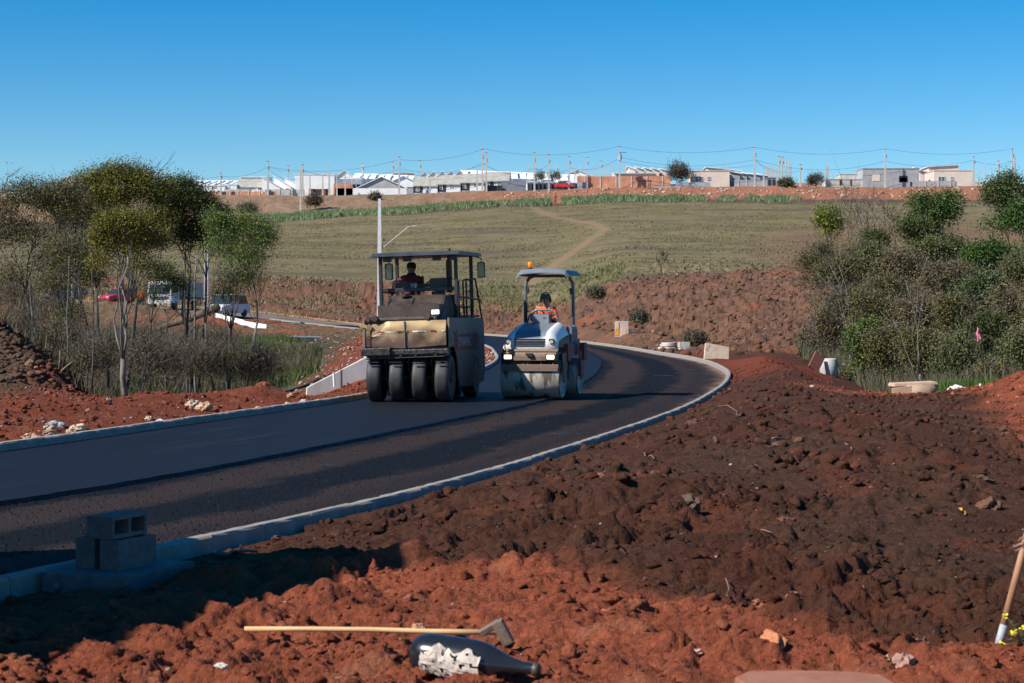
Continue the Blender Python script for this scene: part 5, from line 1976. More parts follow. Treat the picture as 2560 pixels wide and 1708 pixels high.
Y = 160
p = at(399, 768, Y)
tk = empty('truck', (p.x, Y, gz(p.x, Y) + .06), 'silver white flat fronted truck with dark windscreen parked on the street behind the trees', 'truck', None, math.radians(-14))
mb = MB()
mb.prism([(-.0, .55), (-.05, 1.25), (.12, 2.25), (.35, 2.4), (1.7, 2.4), (1.7, .55)], -1.08, 1.08, 'x')
cb = mb.build('cab', M_truckw, tk, .04)
MB().prism([(-.065, 1.32), (-.062, 1.34), (.075, 2.1), (.065, 2.12)], -.93, .93, 'x').build('windscreen', M_darkglass, cb)
for sx in (-1, 1):
    MB().box((sx * 1.085, .75, 1.75), (.012, .8, .6)).build('side_window', M_darkglass, cb)
    MB().rbox((sx * 1.25, .0, 1.7), (.2, .08, .45), .03, 2, 'y').build('mirror', M_black, cb)
    MB().rbox((sx * .8, -.065, .88), (.3, .05, .2), .03, 2, 'y').build('headlamp', M_lens, cb)
MB().box((0, -.07, .98), (1.75, .05, .26)).build('grille', M_black, cb)
MB().rbox((0, -.14, .62), (2.15, .2, .3), .04, 2, 'x').build('bumper', M_truckside, tk)
MB().box((0, 4.2, 1.0), (2.1, 4.8, .16)).build('bed', M_black, tk)
MB().box((0, 4.3, 1.75), (2.2, 4.7, 1.3)).build('cargo_box', M_truckside, tk, .03)
mb = MB()
for x in (-1.0, 1.0):
    mb.tube([(x, 1.9, 2.4), (x, 1.9, 2.75), (x, 6.4, 2.75)], .04, 5)
mb.tube([(-1.0, 1.9, 2.75), (1.0, 1.9, 2.75)], .04, 5)
mb.box((.3, 2.2, 2.62), (.9, .5, .25))
tag(mb.build('rack', M_black, tk), kind='stuff')
for x in (-.95, .95):
    for y in (.9, 4.9): wheel(tk, x, y, .42)
# cars
def car(name, label, x, Y, rz, paint, L=4.1, W=1.72, Hh=1.5, cat='car', suv=False):
    r = empty(name, (x, Y, gz(x, Y) + .05), label, cat, None, rz)
    mb = MB()
    mb.prism([(0, .28), (-.04, .62), (.1, .78), (.95, .95), (1.3, 1.0), (L - .3, 1.02), (L, .85), (L, .3)], -W / 2, W / 2, 'x')
    b_ = mb.build('body', paint, r, .05)
    top = (L - .25 if suv else L - .8)
    mb = MB()
    mb.prism([(1.0, .96), (1.65, Hh - .04), (top - .3, Hh - .04), (top, .98)], -W / 2 + .07, W / 2 - .07, 'x')
    mb.build('glasshouse', M_darkglass, r, .03)
    mb = MB()
    mb.prism([(1.58, Hh - .06), (1.75, Hh), (top - .4, Hh), (top - .22, Hh - .06)], -W / 2 + .06, W / 2 - .06, 'x')
    mb.build('roof', paint, r, .02)
    for sx in (-1, 1):
        MB().rbox((sx * .62, -.01, .70), (.34, .08, .15), .03, 2, 'y').build('headlamp', M_lens, r)
        MB().box((sx * (W / 2 - .04), 2.2, 1.2), (.05, .08, .45)).build('door_pillar', paint, r)
        MB().rbox((sx * (W / 2 + .09), 1.35, 1.02), (.16, .1, .13), .02, 2, 'y').build('side_mirror', paint, r)
    MB().box((0, -.03, .5), (1.0, .05, .16)).build('grille', M_black, r)
    MB().rbox((0, -.05, .36), (W - .05, .12, .18), .03, 2, 'x').build('bumper', M_black, r)
    for x_ in (-W / 2 + .1, W / 2 - .1):
        for y_ in (.75, L - .8): wheel(r, x_, y_, .31, .2)
    return r


p = at(530, 790, 149)
car('parked_car', 'white off road car with dark bonnet behind the slotted pole and slender trees', p.x, 149, math.radians(-24), M_bluecar, 4.2, 1.8, 1.75, suv=True)
p = at(258, 745, 171)
car('parked_car', 'small red car on the street, glimpsed between the left trunks', p.x, 171, math.radians(-40), M_redcar)
p = at(112, 745, 178)
car('parked_car', 'grey car on the street, glimpsed low through the leftmost trees', p.x, 178, math.radians(-50), pmat('grey_car_paint', (.18, .19, .21), None, 2, .3))
p = at(1433, 470, 400.5)
car('parked_car', 'red car parked by the dark doorways at the left end of the long brick wall', p.x, 400, math.radians(80), M_redcar)
p = at(353, 760, 161.5)
wk = empty('person', (p.x, 161.5, gz(p.x, 161.5)), 'person in an orange top standing beside the silver white truck', 'person', None, .5)
person(wk, stand_joints(.08), M_orange, M_denim, M_skin, hands=False, face=False)
p = at(1388, 517, 366)
wk = empty('person', (p.x, 366, gz(p.x, 366)), 'person in a red top walking away up the footpath near the grass strip', 'person', None, math.radians(180))
person(wk, stand_joints(.2), pmat('red_shirt', (.42, .04, .05), None, 6, .8), M_denim, M_skindark, hands=False, face=False)
MB().lathe([(.085, -.05), (.10, 0), (.085, .07), (.02, .10)], c=(0, 0, 1.62), n=10).build('hair', M_hair, wk)

# ------------------------------------------------------------------ headwall, stakes, slabs, rings, boards
M_new = pmat('new_cast_concrete', (.60, .58, .54), (.48, .45, .41), 2.0, .8, bump=.002, bscale=30, stretch=(1, 1, .3), c3=(.40, .30, .2), scale3=1.5, lo3=.6, hi3=.8)
hw = empty('headwall', (0, 0, 0), 'pale cast concrete wing wall sloping down to red soil left of the big roller', 'wall')
mb = MB()
poly = [(-1.55, -.9), (1.2, -.9), (1.2, .84), (.22, .86), (-1.45, .02)]
mb.prism(poly, 0, .16, 'y')
o = mb.build('panel', M_new, hw, .01)
hw.location = (-3.62, 47.2, 0)
hw.rotation_euler = (0, 0, math.radians(14))
MB().box((-.62, -.004, .05), (.012, .012, 1.1)).build('joint', M_black, hw)
MB().box((1.1, 1.0, .0), (.16, 1.6, 1.6)).build('return_wall', M_new, hw, .01)
for (px, yb, yt, Y, lb, m) in ((633, 1001, 966, 40.3, 'white plastic pipe stub standing in red soil left of the concrete wing wall', M_wallwhite), (836, 957, 932, 45.6, 'white plastic pipe stub against the concrete wing wall', M_wallwhite),
                               (912, 884, 868, 50, 'short white pipe on top of the concrete wing wall', M_wallwhite)):
    p = at(px, yb, Y)
    t_ = at(px - 2, yt, Y)
    mb = MB().cyl((0, 0, -.1), (t_.x - p.x, 0, t_.z - p.z), .027, n=10)
    tag(mb.build('pipe_stub', m, loc=p), lb, 'pipe')
p = at(908, 882, 49.6)
tag(MB().cyl((0, 0, -.3), (0, 0, .5), .012, n=6).build('steel_rod', M_rod, loc=p), 'thin upright steel rod behind the concrete wing wall', 'rod')
# log and pale beams by the old street
a, b = at(385, 826, 114), at(545, 770, 112)
mb = MB()
pts = [a.lerp(b, k / 8) + Vector((0, 0, .03 * math.sin(k))) - a for k in range(9)]
mb.tube(pts, [.15, .17, .19, .21, .22, .225, .235, .24, .25], 12)
tag(mb.build('fallen_trunk', pmat('rotting_bark', (.14, .085, .06), (.08, .05, .035), 3, .95, bump=.02, bscale=12), loc=a), 'thick brown fallen trunk propped up at its right end behind slender trees', 'log')
for k, (p0, p1, Y, lb) in enumerate((((540, 800), (612, 806), 139, 'long white concrete beam lying left of the other one beside the street'), ((606, 806), (667, 812), 137, 'long white concrete beam, right of the other one, grey at its end'))):
    a, b = at(p0[0], p0[1], Y), at(p1[0], p1[1], Y - 1.5)
    a.z, b.z = gz(a.x, a.y) + .3, gz(b.x, b.y) + .3
    mb = MB()
    for i in range(4):
        q, r = a.lerp(b, i / 4) - a, a.lerp(b, (i + .97) / 4) - a
        mb.add([q + Vector((0, -.2, -.4)), r + Vector((0, -.2, -.4)), r + Vector((0, .2, -.4)), q + Vector((0, .2, -.4)), q + Vector((0, -.15, .0)), r + Vector((0, -.15, .0)), r + Vector((0, .15, .0)), q + Vector((0, .15, .0))],
               [(0, 3, 2, 1), (4, 5, 6, 7), (0, 1, 5, 4), (1, 2, 6, 5), (2, 3, 7, 6), (3, 0, 4, 7)])
    r_ = empty('concrete_beam', a, lb, 'beam', 'white beams by the street')
    tag(mb.build('segments', M_wallwhite, r_), kind='stuff')
# dark sheet on two pale blocks
p = at(765, 846, 108)
p.z = gz(p.x, p.y) + .0
st = empty('sheet_on_blocks', (p.x, p.y, p.z), 'dark flat sheet resting on pale blocks beside the green weeds', 'sheet')
MB().box((0, 0, .42), (1.7, 1.6, .05), rot=(.02, .02, .1)).build('sheet', M_blueg if False else W_blueg, st)
for x in (-.5, .25):
    MB().box((x, -.5, .18), (.42, .3, .42)).build('block', pmat('pale_timber', (.62, .48, .30), None, 5, .8), st)
# orange and white board behind the kerb
p = at(1554, 868, 116)
p.z = gz(p.x, p.y) - .1
bd = empty('site_board', p, 'square board of faded orange and white stripes behind the far kerb', 'sign', None, .05)
M_bo = pmat('faded_orange', (.72, .34, .13), (.75, .55, .42), 2.2, .7)
M_by = pmat('yellow_orange', (.80, .36, .03), (.72, .30, .05), 3, .7)
M_bw = pmat('scuffed_white', (.62, .56, .54), (.42, .40, .43), 3, .7, c3=(.60, .35, .22), scale3=4, lo3=.5, hi3=.6)
MB().box((0, 0, .48), (.84, .04, .96), rot=(-.05, 0, 0)).build('panel', M_bw, bd)
for (x, z, w, h_, m) in ((-.29, .68, .24, .46, M_bo), (-.29, .28, .24, .40, M_by), (.13, .36, .24, .50, M_bo), (.36, .48, .08, .9, M_bw)):
    MB().box((x, -.03 - .01 * (z < .4) - .0, z), (w, .02, h_), rot=(-.05, 0, 0)).build('stripe', m, bd)
# rings and boxes behind the bend
p = at(1668, 884, 101)
p.z = gz(p.x, p.y)
rg = empty('manhole_ring', p, 'low stack of grey concrete rings just behind the bending kerb', 'concrete ring')
for k, (r, z) in enumerate(((.50, .12), (.44, .26), (.40, .36))):
    MB().lathe([(r - .08, z - .07), (r, z - .07), (r * .98, z + .05), (r - .08, z + .05)], c=(.04 * k, 0, 0), n=24, close=True).build('ring', M_conc, rg)
p = at(1712, 890, 95)
p.z = gz(p.x, p.y) + .02
bx = empty('drain_box', p, 'small grey concrete box on a flat slab right of the ring stack', 'concrete box', None, .1)
MB().box((-.05, 0, .26), (.52, .5, .26)).build('box', M_conc, bx, .01)
MB().box((.12, 0, .07), (.80, .6, .10)).build('slab', M_conc, bx, .01)
p = at(1793, 903, 79)
p.z = gz(p.x, p.y) - .12
sl = empty('leaning_slab', p, 'stained square concrete slab propped upright at the bend of the kerb', 'slab', None, math.radians(12))
mb = MB()
mb.prism([(-.58, .05), (.48, -.05), (.56, .62), (-.44, .82)], -.06, .08, 'y')
o = mb.build('slab', pmat('stained_slab', (.52, .36, .22), (.60, .52, .44), 2.6, .85, c3=(.34, .16, .09), scale3=2.5, lo3=.56, hi3=.66), sl, .012)
o.rotation_euler = (math.radians(-16), 0, 0)
p = at(2072, 950, 72)
p.z = gz(p.x, p.y) - .35
rg = empty('manhole_ring', p, 'tall grey concrete manhole ring half buried behind the dark mound, board leaning on it', 'concrete ring')
MB().lathe([(.24, 0), (.345, 0), (.345, .86), (.31, .93), (.30, 1.0), (.22, 1.0)], n=28, close=True).build('ring', M_conc, rg)
q = at(2041, 906, 71.4)
wb = MB().box((0, 0, 0), (.46, .06, .72), rot=(-.35, math.radians(38), .3)).build('wooden_board', pmat('red_brown_board', (.30, .11, .065), (.22, .08, .05), 6, .8, stretch=(1, 1, 6)), loc=q)
tag(wb, 'red brown board leaning on the tall grey manhole ring', 'board')
p = at(2288, 998, 41)
p.z = gz(p.x, p.y)
rg = empty('manhole_ring', p, 'low concrete manhole ring with broken slab lid before the right bushes', 'concrete ring')
MB().lathe([(.30, -.1), (.42, -.1), (.42, .24), (.30, .24)], c=(.05, 0, 0), n=28, close=True).build('ring', pmat('earthy_concrete', (.42, .31, .22), (.34, .22, .15), 4, .9), rg)
o = MB().prism([(-.52, .2), (-.5, .27), (.40, .31), (.44, .25)], -.3, .35, 'y').build('lid', pmat('lid_slab', (.55, .38, .27), (.48, .30, .2), 4, .9), rg, .01)
o = MB().box((-.22, -.34, .14), (.7, .06, .16), rot=(0, -.15, 0)).build('broken_piece', pmat('lid_piece', (.50, .33, .22), None, 4, .9), rg, .01)


def lump(name, m, c, r, seed, sq=(1, 1, 1), rough=.22, sub=3, col=None):
    bm = bmesh.new()
    bmesh.ops.create_icosphere(bm, subdivisions=sub, radius=1)
    for v in bm.verts:
        p_ = v.co
        k = 1 + rough * float(perlin(p_.x * 1.3 + seed, p_.y * 1.3 + p_.z * 1.7, seed)) + rough * .5 * float(perlin(p_.x * 3.1 + seed, p_.y * 3.1 - p_.z * 2.7, seed + 1))
        v.co = Vector((p_.x * sq[0], p_.y * sq[1], p_.z * sq[2])) * (k * r)
    me = bpy.data.meshes.new(name)
    bm.to_mesh(me)
    bm.free()
    if col is not None:
        a_ = me.color_attributes.new('tint', 'FLOAT_COLOR', 'POINT')
        for i in range(len(me.vertices)):
            a_.data[i].color = (*col, 1)
    me.materials.append(m)
    o = link(name, me, None, c)
    return o


M_cloth = pmat('white_sacking', (.72, .70, .68), (.55, .45, .38), 5, .8, bump=.02, bscale=10)
for (px, py, w, h_, lb) in ((2391, 1012, .17, .10, 'crumpled white sack on red soil right of the low manhole ring'), (2425, 1024, .17, .07, 'flattened pale sack, lower of the two before the right bushes'), (2450, 1014, .10, .12, 'upright white rag beside the flattened pale sack')):
    p = at(px, py, 38.5)
    p.z = gz(p.x, p.y) + h_ * .5
    o = lump('sack', M_cloth, p, 1.0, int(px), (w, w * .7, h_), .7, 3)
    tag(o, lb, 'sack', 'white rags before the right bushes')
# ------------------------------------------------------------------ foreground things
def up(px, py, z=0.0):
    """the ground point seen at px, py when the ground there is at height z"""
    Y = (EYE - z) * F / (py - HY)
    return Vector(((px - CX) / F * Y, Y, z))


# concrete drain slab and three hollow blocks beside the kerb
c0 = up(300, 1452, .05)
rz = math.radians(-20)
ds = empty('drain_slab', (c0.x, c0.y, 0), 'thick concrete slab in the kerb line under three stacked hollow blocks', 'slab', None, rz)
mb = MB()
mb.box((0, 0, .02), (.62, .80, .24))
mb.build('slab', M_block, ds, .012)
tag(lump('plaster_lump', M_rock, up(142, 1467, .06), .024, 5, col=(.16, .16, .17)), 'small white lump of plaster in the shade left of the drain slab', 'stone')


def hollow_block(loc, rz, rot=(0, 0, 0), label=''):
    L_, H_, W_ = .39, .19, .14
    t = .025
    mb = MB()
    for y in (-W_ / 2 + t / 2, W_ / 2 - t / 2):
        mb.box((0, y, 0), (L_, t, H_))
    for x in (-L_ / 2 + t / 2, 0, L_ / 2 - t / 2):
        mb.box((x, 0, 0), (t, W_ - 2 * t + .002, H_ - .002))
    mb.box((0, 0, -H_ / 2 + .02), (L_ - .01, W_ - .01, .012)) if False else None
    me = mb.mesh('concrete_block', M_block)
    o = link('concrete_block', me, None, loc)
    o.rotation_euler = Euler(rot).to_matrix().to_euler()
    o.rotation_euler = (Matrix.Rotation(rz, 3, 'Z') @ Euler(rot).to_matrix()).to_euler()
    tag(o, label, 'concrete block', 'hollow blocks stacked on the drain slab')
    return o


bz = .14
b0 = Vector((c0.x, c0.y, 0))
R_ = Matrix.Rotation(math.radians(-22), 3, 'Z')
hollow_block(b0 + R_ @ Vector((-.14, .02, bz + .096)), math.radians(-22 + 90), label='lower left grey block of the three stacked on the drain slab')
hollow_block(b0 + R_ @ Vector((.075, -.02, bz + .096)), math.radians(-26 + 90), label='lower right grey block of the three stacked on the drain slab')
hollow_block(b0 + R_ @ Vector((-.02, .0, bz + .192 + .071)), math.radians(-22), rot=(math.radians(90), 0, math.radians(90)), label='top grey block lying on its side on two others, both cells showing')

# hoe lying on the red soil
hx0, hx1 = up(612, 1611, .10), up(1250, 1628, .10)
hoe = empty('hoe', hx0, 'long pale wooden handled hoe lying on red soil behind the black bottle', 'hoe')
zz = max(gz(hx0.x, hx0.y), gz(hx1.x, hx1.y)) + .03
hx0.z = gz(hx0.x, hx0.y) + .045
hx1.z = gz(hx1.x, hx1.y) + .06
hoe.location = hx0
d = hx1 - hx0
mb = MB().tube([(0, 0, 0), d * .25 + Vector((0, 0, .004)), d * .5 + Vector((0, .006, .004)), d * .75, d], [.012, .0125, .013, .0135, .014], 10)
M_handle = pmat('pale_wood', (.66, .42, .21), (.56, .34, .165), 9, .6, stretch=(.2, 3, 3))
mb.build('handle', M_handle, hoe)
mb = MB()
mb.box(d + Vector((-.050, .01, .021)), (.11, .04, .028), rot=(.1, -.55, .1))
mb.box(d + Vector((.014, .0, .0)), (.125, .05, .055), rot=(.3, 1.08, .15))
mb.build('head', pmat('weathered_hoe_head', (.22, .16, .11), (.14, .10, .075), 20, .8, bump=.002, bscale=60), hoe, .004)

# dark plastic bottle with a torn pale label
bc = up(1150, 1690, .09)
bo = empty('bottle', bc, 'big glossy black plastic bottle with torn pale label lying in front', 'bottle', None, 0)
gl_ = gz(bc.x, bc.y)
bo.location.z = gl_ + .075
bo.rotation_euler = (0, math.radians(4), math.radians(-20))
bo.scale = (1.17, 1.17, 1.17)
bo.location.z += .020
M_bot = pmat('black_plastic', (.012, .014, .018), (.018, .02, .025), 4, .22, spec=.6, bump=.001, bscale=15)
prof = [(.01, -.205), (.035, -.20), (.062, -.185), (.078, -.155), (.083, -.12), (.083, -.03), (.082, .06), (.076, .10), (.062, .14), (.045, .18), (.032, .22), (.024, .26), (.022, .30), (.0225, .318), (.018, .32)]
MB().lathe(prof, n=36, axis='x').build('body', M_bot, bo)
MB().lathe([(.024, .30), (.026, .302), (.026, .322), (.022, .325)], n=20, axis='x').build('cap', M_black, bo)
vs, fs = [], []
NX, NA = 22, 14
for i in range(NX + 1):
    for j in range(NA + 1):
        u, v = i / NX, j / NA
        x = -.135 + .245 * u
        a = math.radians(200 + 78 * v + 14 * float(perlin(u * 5, 1.3)) * (1 if v > .7 else 0) - (18 * float(perlin(u * 6, 7.3)) if v < .3 else 0))
        r = .086 + .010 * abs(float(perlin(u * 7, v * 5, 2))) + (.015 * (1 - v) * float(perlin(u * 4, 2.2, 5)) if v < .4 else 0)
        # angle measured so that 180 faces the camera (-y)
        vs.append((x + .008 * float(perlin(v * 4, u * 2, 8)), -abs(r) * math.sin(math.radians(0) + (a - math.pi) * 1.0 + .55) if False else r * math.cos(a + math.radians(-15)), r * math.sin(a + math.radians(-15)) * 1.0 + .0))
for i in range(NX):
    for j in range(NA):
        q = i * (NA + 1) + j
        if perlin(i * .45, j * .4, 9) > .42: continue
        fs.append((q, q + 1, q + NA + 2, q + NA + 1))
mb = MB()
mb.add([(v[0], v[1], v[2]) for v in vs], fs, False)
lab = mb.build('label', pmat('torn_paper', (.58, .50, .43), (.42, .34, .28), 12, .8), bo)
lab.rotation_euler = (math.radians(-38), 0, 0)

# shovel and the stooping person just outside the picture
s0, s1 = up(2492, 1628, .06), None
s0 = Vector((s0.x, 9.35, .08))
s0.x = (2494 - CX) / F * 9.35
s0.z = EYE + (HY - 1622) / F * 9.35
top = Vector(((2640 - CX) / F * 9.45, 9.45, EYE + (HY - 1060) / F * 9.45))
shv = empty('hoe', s0, 'worn wooden handled hoe with rusty blade held upright at the right edge', 'hoe')
d = top - s0
mb = MB().tube([d * .10, d * .4, d * .7, d], [.019, .0185, .018, .0175], 12)
mb.build('handle', pmat('worn_handle', (.42, .215, .12), (.33, .16, .09), 8, .55, stretch=(3, 3, .5)), shv)
MB().tube([d * -.005, d * .105], [.021, .0195], 12).build('ferrule', pmat('limed_metal', (.42, .44, .46), (.3, .3, .32), 14, .6), shv)
mb = MB()
bl = [(-.095, -.03, -.065), (-.085, -.045, -.07), (.012, -.03, -.012), (.03, .06, -.03), (-.04, .09, -.085)]
mb.add([Vector(b) for b in bl] + [Vector(b) + Vector((.0, .004, .006)) for b in bl], [(0, 1, 2, 3, 4), (9, 8, 7, 6, 5), (0, 5, 6, 1), (1, 6, 7, 2), (2, 7, 8, 3), (3, 8, 9, 4), (4, 9, 5, 0)])
mb.build('blade', pmat('rusty_blade', (.30, .12, .06), (.18, .09, .06), 14, .75), shv)
wr = s0 + d * ((EYE + (HY - 1392) / F * 9.4 - s0.z) / d.z)
wp = empty('person', (3.22, 9.45, gz(3.22, 9.45)), 'person with red and white striped cuffs stooping over a hoe at the right edge', 'person')
ox, oz = 3.22, wp.location.z
def W(x, y, z): return (x - ox, y - 9.45, z - oz)
J = dict(pelvis=(.12, 0, .86), hem=(.12, 0, .82), belly=(.02, 0, 1.0), chest=(-.16, 0, 1.14), neck=(-.30, 0, 1.24), chin=(-.36, 0, 1.27), head=(-.42, 0, 1.31), crown=(-.46, 0, 1.36), look=(-1, 0, -.3))
wl, wr2 = Vector(W(wr.x + .035, wr.y, wr.z + .03)), Vector(W(*(s0 + d * .86))) + Vector((.03, 0, 0))
J.update(shL=(-.22, -.17, 1.16), elL=(-.36, -.20, .84), wrL=(wl.x + .045, wl.y - .03, wl.z + .06), hdL=(-.8, .3, -.6), upL=(0, 1, 0),
         shR=(-.22, .17, 1.16), elR=(-.26, .22, .95), wrR=(wr2.x + .09, wr2.y + .02, wr2.z), hdR=(-1, -.1, 0), upR=(0, -1, 0))
for s_, k in (('L', -1), ('R', 1)):
    J['hi' + s_] = (.12, k * .10, .82)
    J['kn' + s_] = (.02 + .1 * k, k * .14, .45)
    J['an' + s_] = (.14 + .15 * k, k * .15, .08)
    J['to' + s_] = (.0 + .15 * k, k * .16, .035)
person(wp, J, pmat('dark_top', (.018, .02, .035), None, 8, .85), M_denim, M_skindark)
M_cuffr, M_cuffw = pmat('red_knit', (.55, .02, .06), None, 20, .8), pmat('white_knit', (.75, .72, .74), None, 20, .8)
hd_ = Vector(J['head'])
MB().lathe([(.095, -.02), (.112, .01), (.105, .06), (.07, .095), (.02, .11)], n=18).build('cap', M_navy, wp, loc=hd_ + Vector((-.01, 0, .035)), rot=(0, math.radians(-50), 0))
e, w_ = Vector(J['elL']), Vector(J['wrL'])
dd = (w_ - e).normalized()
for k in range(5):
    q = w_ + dd * (-.012 + -.016 * k + .02)
    MB().cyl(q - dd * .008, q + dd * .008, .046 - .001 * k, .047, n=14).build('cuff_stripe', M_cuffr if k % 2 == 0 else M_cuffw, wp)

# unseen truck added left of the picture to shade the kerb and soil
shadow_truck = empty('truck', (-3.95, 10.75, 0), 'unseen high sided tipper truck added left of the picture to cast the foreground shadow', 'truck', None, math.radians(-26))
M_tip = pmat('tipper_paint', (.32, .20, .06), (.25, .15, .05), 2, .5)
mb = MB()
mb.prism([(-6.2, 1.2), (-.1, 1.2), (.0, 3.65), (-6.4, 3.65)], -2.4, 0, 'x')
mb.build('tipper_body', M_tip, shadow_truck, .03)
mb = MB()
mb.prism([(.15, .6), (1.35, .6), (1.4, 1.5), (1.15, 2.45), (.2, 2.5)], -2.35, -.15, 'x')
cbn = mb.build('cab', M_tip, shadow_truck, .05)
MB().box((-.14, .65, 1.9), (.012, .7, .6)).build('side_window', M_darkglass, cbn)
MB().box((-1.2, -2.4, .95), (.9, 7.4, .3)).build('chassis', M_black, shadow_truck)
for x in (-2.2, -.25):
    for y in (.75, -4.2, -5.5): wheel(shadow_truck, x, y, .5, .3)

# stones picked out one by one
def stone(px, py, w, label, col, z=.1, sq=None, group=None, seed=None, Y=None, dz=0.0, name='stone'):
    p = up(px, py, z) if Y is None else at(px, py, Y)
    if group:
        for _ in range(12):
            if road_near(p.x, p.y)[0][0] < .16 + p.y / F * w / 2: p.x -= .06
    p.z = gz(p.x, p.y)
    s_ = p.y / F * w / 2
    sd = int(px * 7 + py) if seed is None else seed
    rr = random.Random(sd)
    q = sq or (1, rr.uniform(.7, 1.0), rr.uniform(.5, .75))
    p.z += s_ * q[2] * .35 + dz
    o = lump(name, M_rock, p, s_, sd % 97, q, .55, 3, col)
    o.rotation_euler = (rr.uniform(-.3, .3), rr.uniform(-.3, .3), rr.uniform(0, 3))
    return tag(o, label, 'stone', group)


CR, TN, PK, GY, OR = (.52, .40, .28), (.48, .30, .18), (.46, .26, .19), (.36, .36, .36), (.42, .16, .08)
L_ = [(142, 1068, 24, 'upper of two cream stones leaning together on the left verge', TN), (141, 1084, 22, 'lower of two cream stones leaning together on the left verge', TN), (138, 1047, 28, 'grey white angular stone above the two cream stones', GY), (123, 1056, 20, 'pale flat stone left of the two cream stones', CR),
      (192, 1050, 24, 'cream stone right of the grey white angular stone', CR), (209, 1058, 16, 'small cream stone right of centre of the verge rubble', CR), (168, 1062, 22, 'dull brown stone between the cream ones', (.30, .20, .14)),
      (253, 1065, 36, 'long tan stone at the right end of the verge rubble', TN), (225, 1070, 18, 'small pink grey stone below the long tan stone', PK), (178, 1078, 12, 'small tan stone nearest the kerb in the rubble', TN), (188, 1086, 14, 'upright tan chip beside the kerb', TN), (100, 1083, 14, 'small tan stone left of the cream pair by the kerb', TN),
      (108, 1098, 20, 'brown orange stone by the kerb at left', TN), (60, 1092, 16, 'pale pebble pile stone near the left frame edge', PK), (55, 1102, 22, 'pinkish crumbled stone near the left frame edge', PK), (97, 1062, 12, 'small white stone left of the rubble', CR),
      (372, 1029, 14, 'white chip on the red verge slope, upper', CR), (400, 1030, 13, 'bluish white chip right of the upper white chip', (.5, .5, .54)), (484, 1005, 26, 'pale boulder on the crest of the red verge', CR), (513, 1006, 26, 'tan boulder beside the pale boulder on the verge crest', TN),
      (272, 1015, 10, 'small white pebble on the verge crest', CR), (403, 1063, 12, 'thin tan chip close above the kerb', TN), (725, 983, 12, 'small tan stone left of the wing wall', TN), (760, 992, 10, 'pale pebble on red soil below the wing wall', CR), (812, 986, 12, 'white crumb on red soil below the wing wall', (.6, .58, .56)),
      (879, 983, 7, 'tiny white crumb right of the other by the kerb', (.6, .58, .56)), (656, 978, 26, 'upright red clod beside the white pipe stub', (.20, .055, .03)), (748, 1001, 10, 'tan pebble in the soil above the kerb', PK)]
for i, (px, py, w, lb, c_) in enumerate(L_):
    stone(px, py + w * .2, w * 1.6, lb, c_, .25, group='stones on the left verge')
R__ = [(2398, 1303, 34, 'ochre yellow stone in the dark soil at right', (.62, .33, .06), .12), (1945, 1525, 34, 'peach stone where the red soil meets the dark soil', (.58, .34, .21), .12), (1990, 1515, 50, 'rounded red brown boulder right of the peach stone', (.30, .12, .07), .12),
      (1905, 1530, 46, 'dull red boulder left of the peach stone', (.26, .10, .06), .12), (2040, 1558, 34, 'pale pink wedge shaped rock in the red soil', (.52, .34, .28), .12), (2255, 1655, 70, 'long crumbling pink rock near the right hoe', (.40, .22, .17), .1),
      (1935, 1640, 62, 'orange tinted rock low in the red foreground', (.50, .20, .10), .1), (1740, 1645, 30, 'pink stone low in the red foreground', (.50, .30, .22), .1), (1845, 1565, 16, 'small whitish chip in the red foreground', (.6, .45, .4), .1), (2120, 1682, 40, 'grey white crumbling rock at the bottom right', (.46, .42, .40), .1),
      (2215, 1655, 30, 'split tan stone left of the long pink rock', (.45, .27, .19), .1), (125, 1697, 22, 'pale stone at the bottom left corner of the red soil', (.5, .40, .36), .1), (554, 1702, 34, 'whitish stone at the bottom edge left of the bottle', (.56, .48, .42), .08), (420, 1665, 14, 'small pale stone left of the hoe handle', (.52, .36, .27), .1),
      (1050, 1562, 36, 'low pale pink rock behind the hoe handle', (.50, .26, .17), .12), (1170, 1585, 26, 'white pink stone behind the bottle', (.55, .38, .31), .12), (2462, 1232, 54, 'round dark clod on the bare red flat at right', (.10, .055, .038), .1),
      (2385, 1215, 40, 'dark grey clod left of the round dark clod', (.075, .05, .04), .12), (2470, 1290, 66, 'big brown clod at the edge of the red flat', (.13, .06, .038), .1), (2250, 1130, 14, 'pink flake standing in the dark mound', (.42, .22, .17), .25),
      (1720, 1292, 60, 'large dark brown clod in the middle of the dark soil', (.10, .065, .045), .2), (1960, 1325, 64, 'large red brown clod right of the middle dark soil', (.14, .055, .035), .2), (620, 1350, 18, 'brown clod leaning against the kerb, nearest the blocks', (.12, .075, .05), .05),
      (690, 1350, 26, 'second brown clod leaning against the kerb', (.12, .075, .05), .05), (2030, 967, 12, 'white speck of stone on the dark mound', (.5, .45, .4), .25), (1826, 1160, 8, 'small white pebble in the dark soil', (.6, .6, .6), .25), (1795, 1060, 9, 'white pebble close to the kerb on dark soil', (.6, .6, .6), .25)]
for (px, py, w, lb, c_, z_) in R__:
    stone(px, py, w, lb, c_, z_)
# flat pale slab at the very bottom
p = up(2015, 1700, .10)
p.z = gz(p.x, p.y) + .03
mb = MB()
pl_ = [(-.33, -.12), (-.25, .03), (-.05, .05), (.2, .02), (.32, -.05), (.35, -.3), (-.3, -.3)]
mb.prism(pl_, -.05, .02, 'z')
tag(mb.build('flat_stone', pmat('tan_flat_stone', (.33, .135, .075), (.27, .105, .06), 6, .85, bump=.004, bscale=25), None, .008, loc=p), 'flat smooth tan slab at the bottom edge right of centre', 'slab')
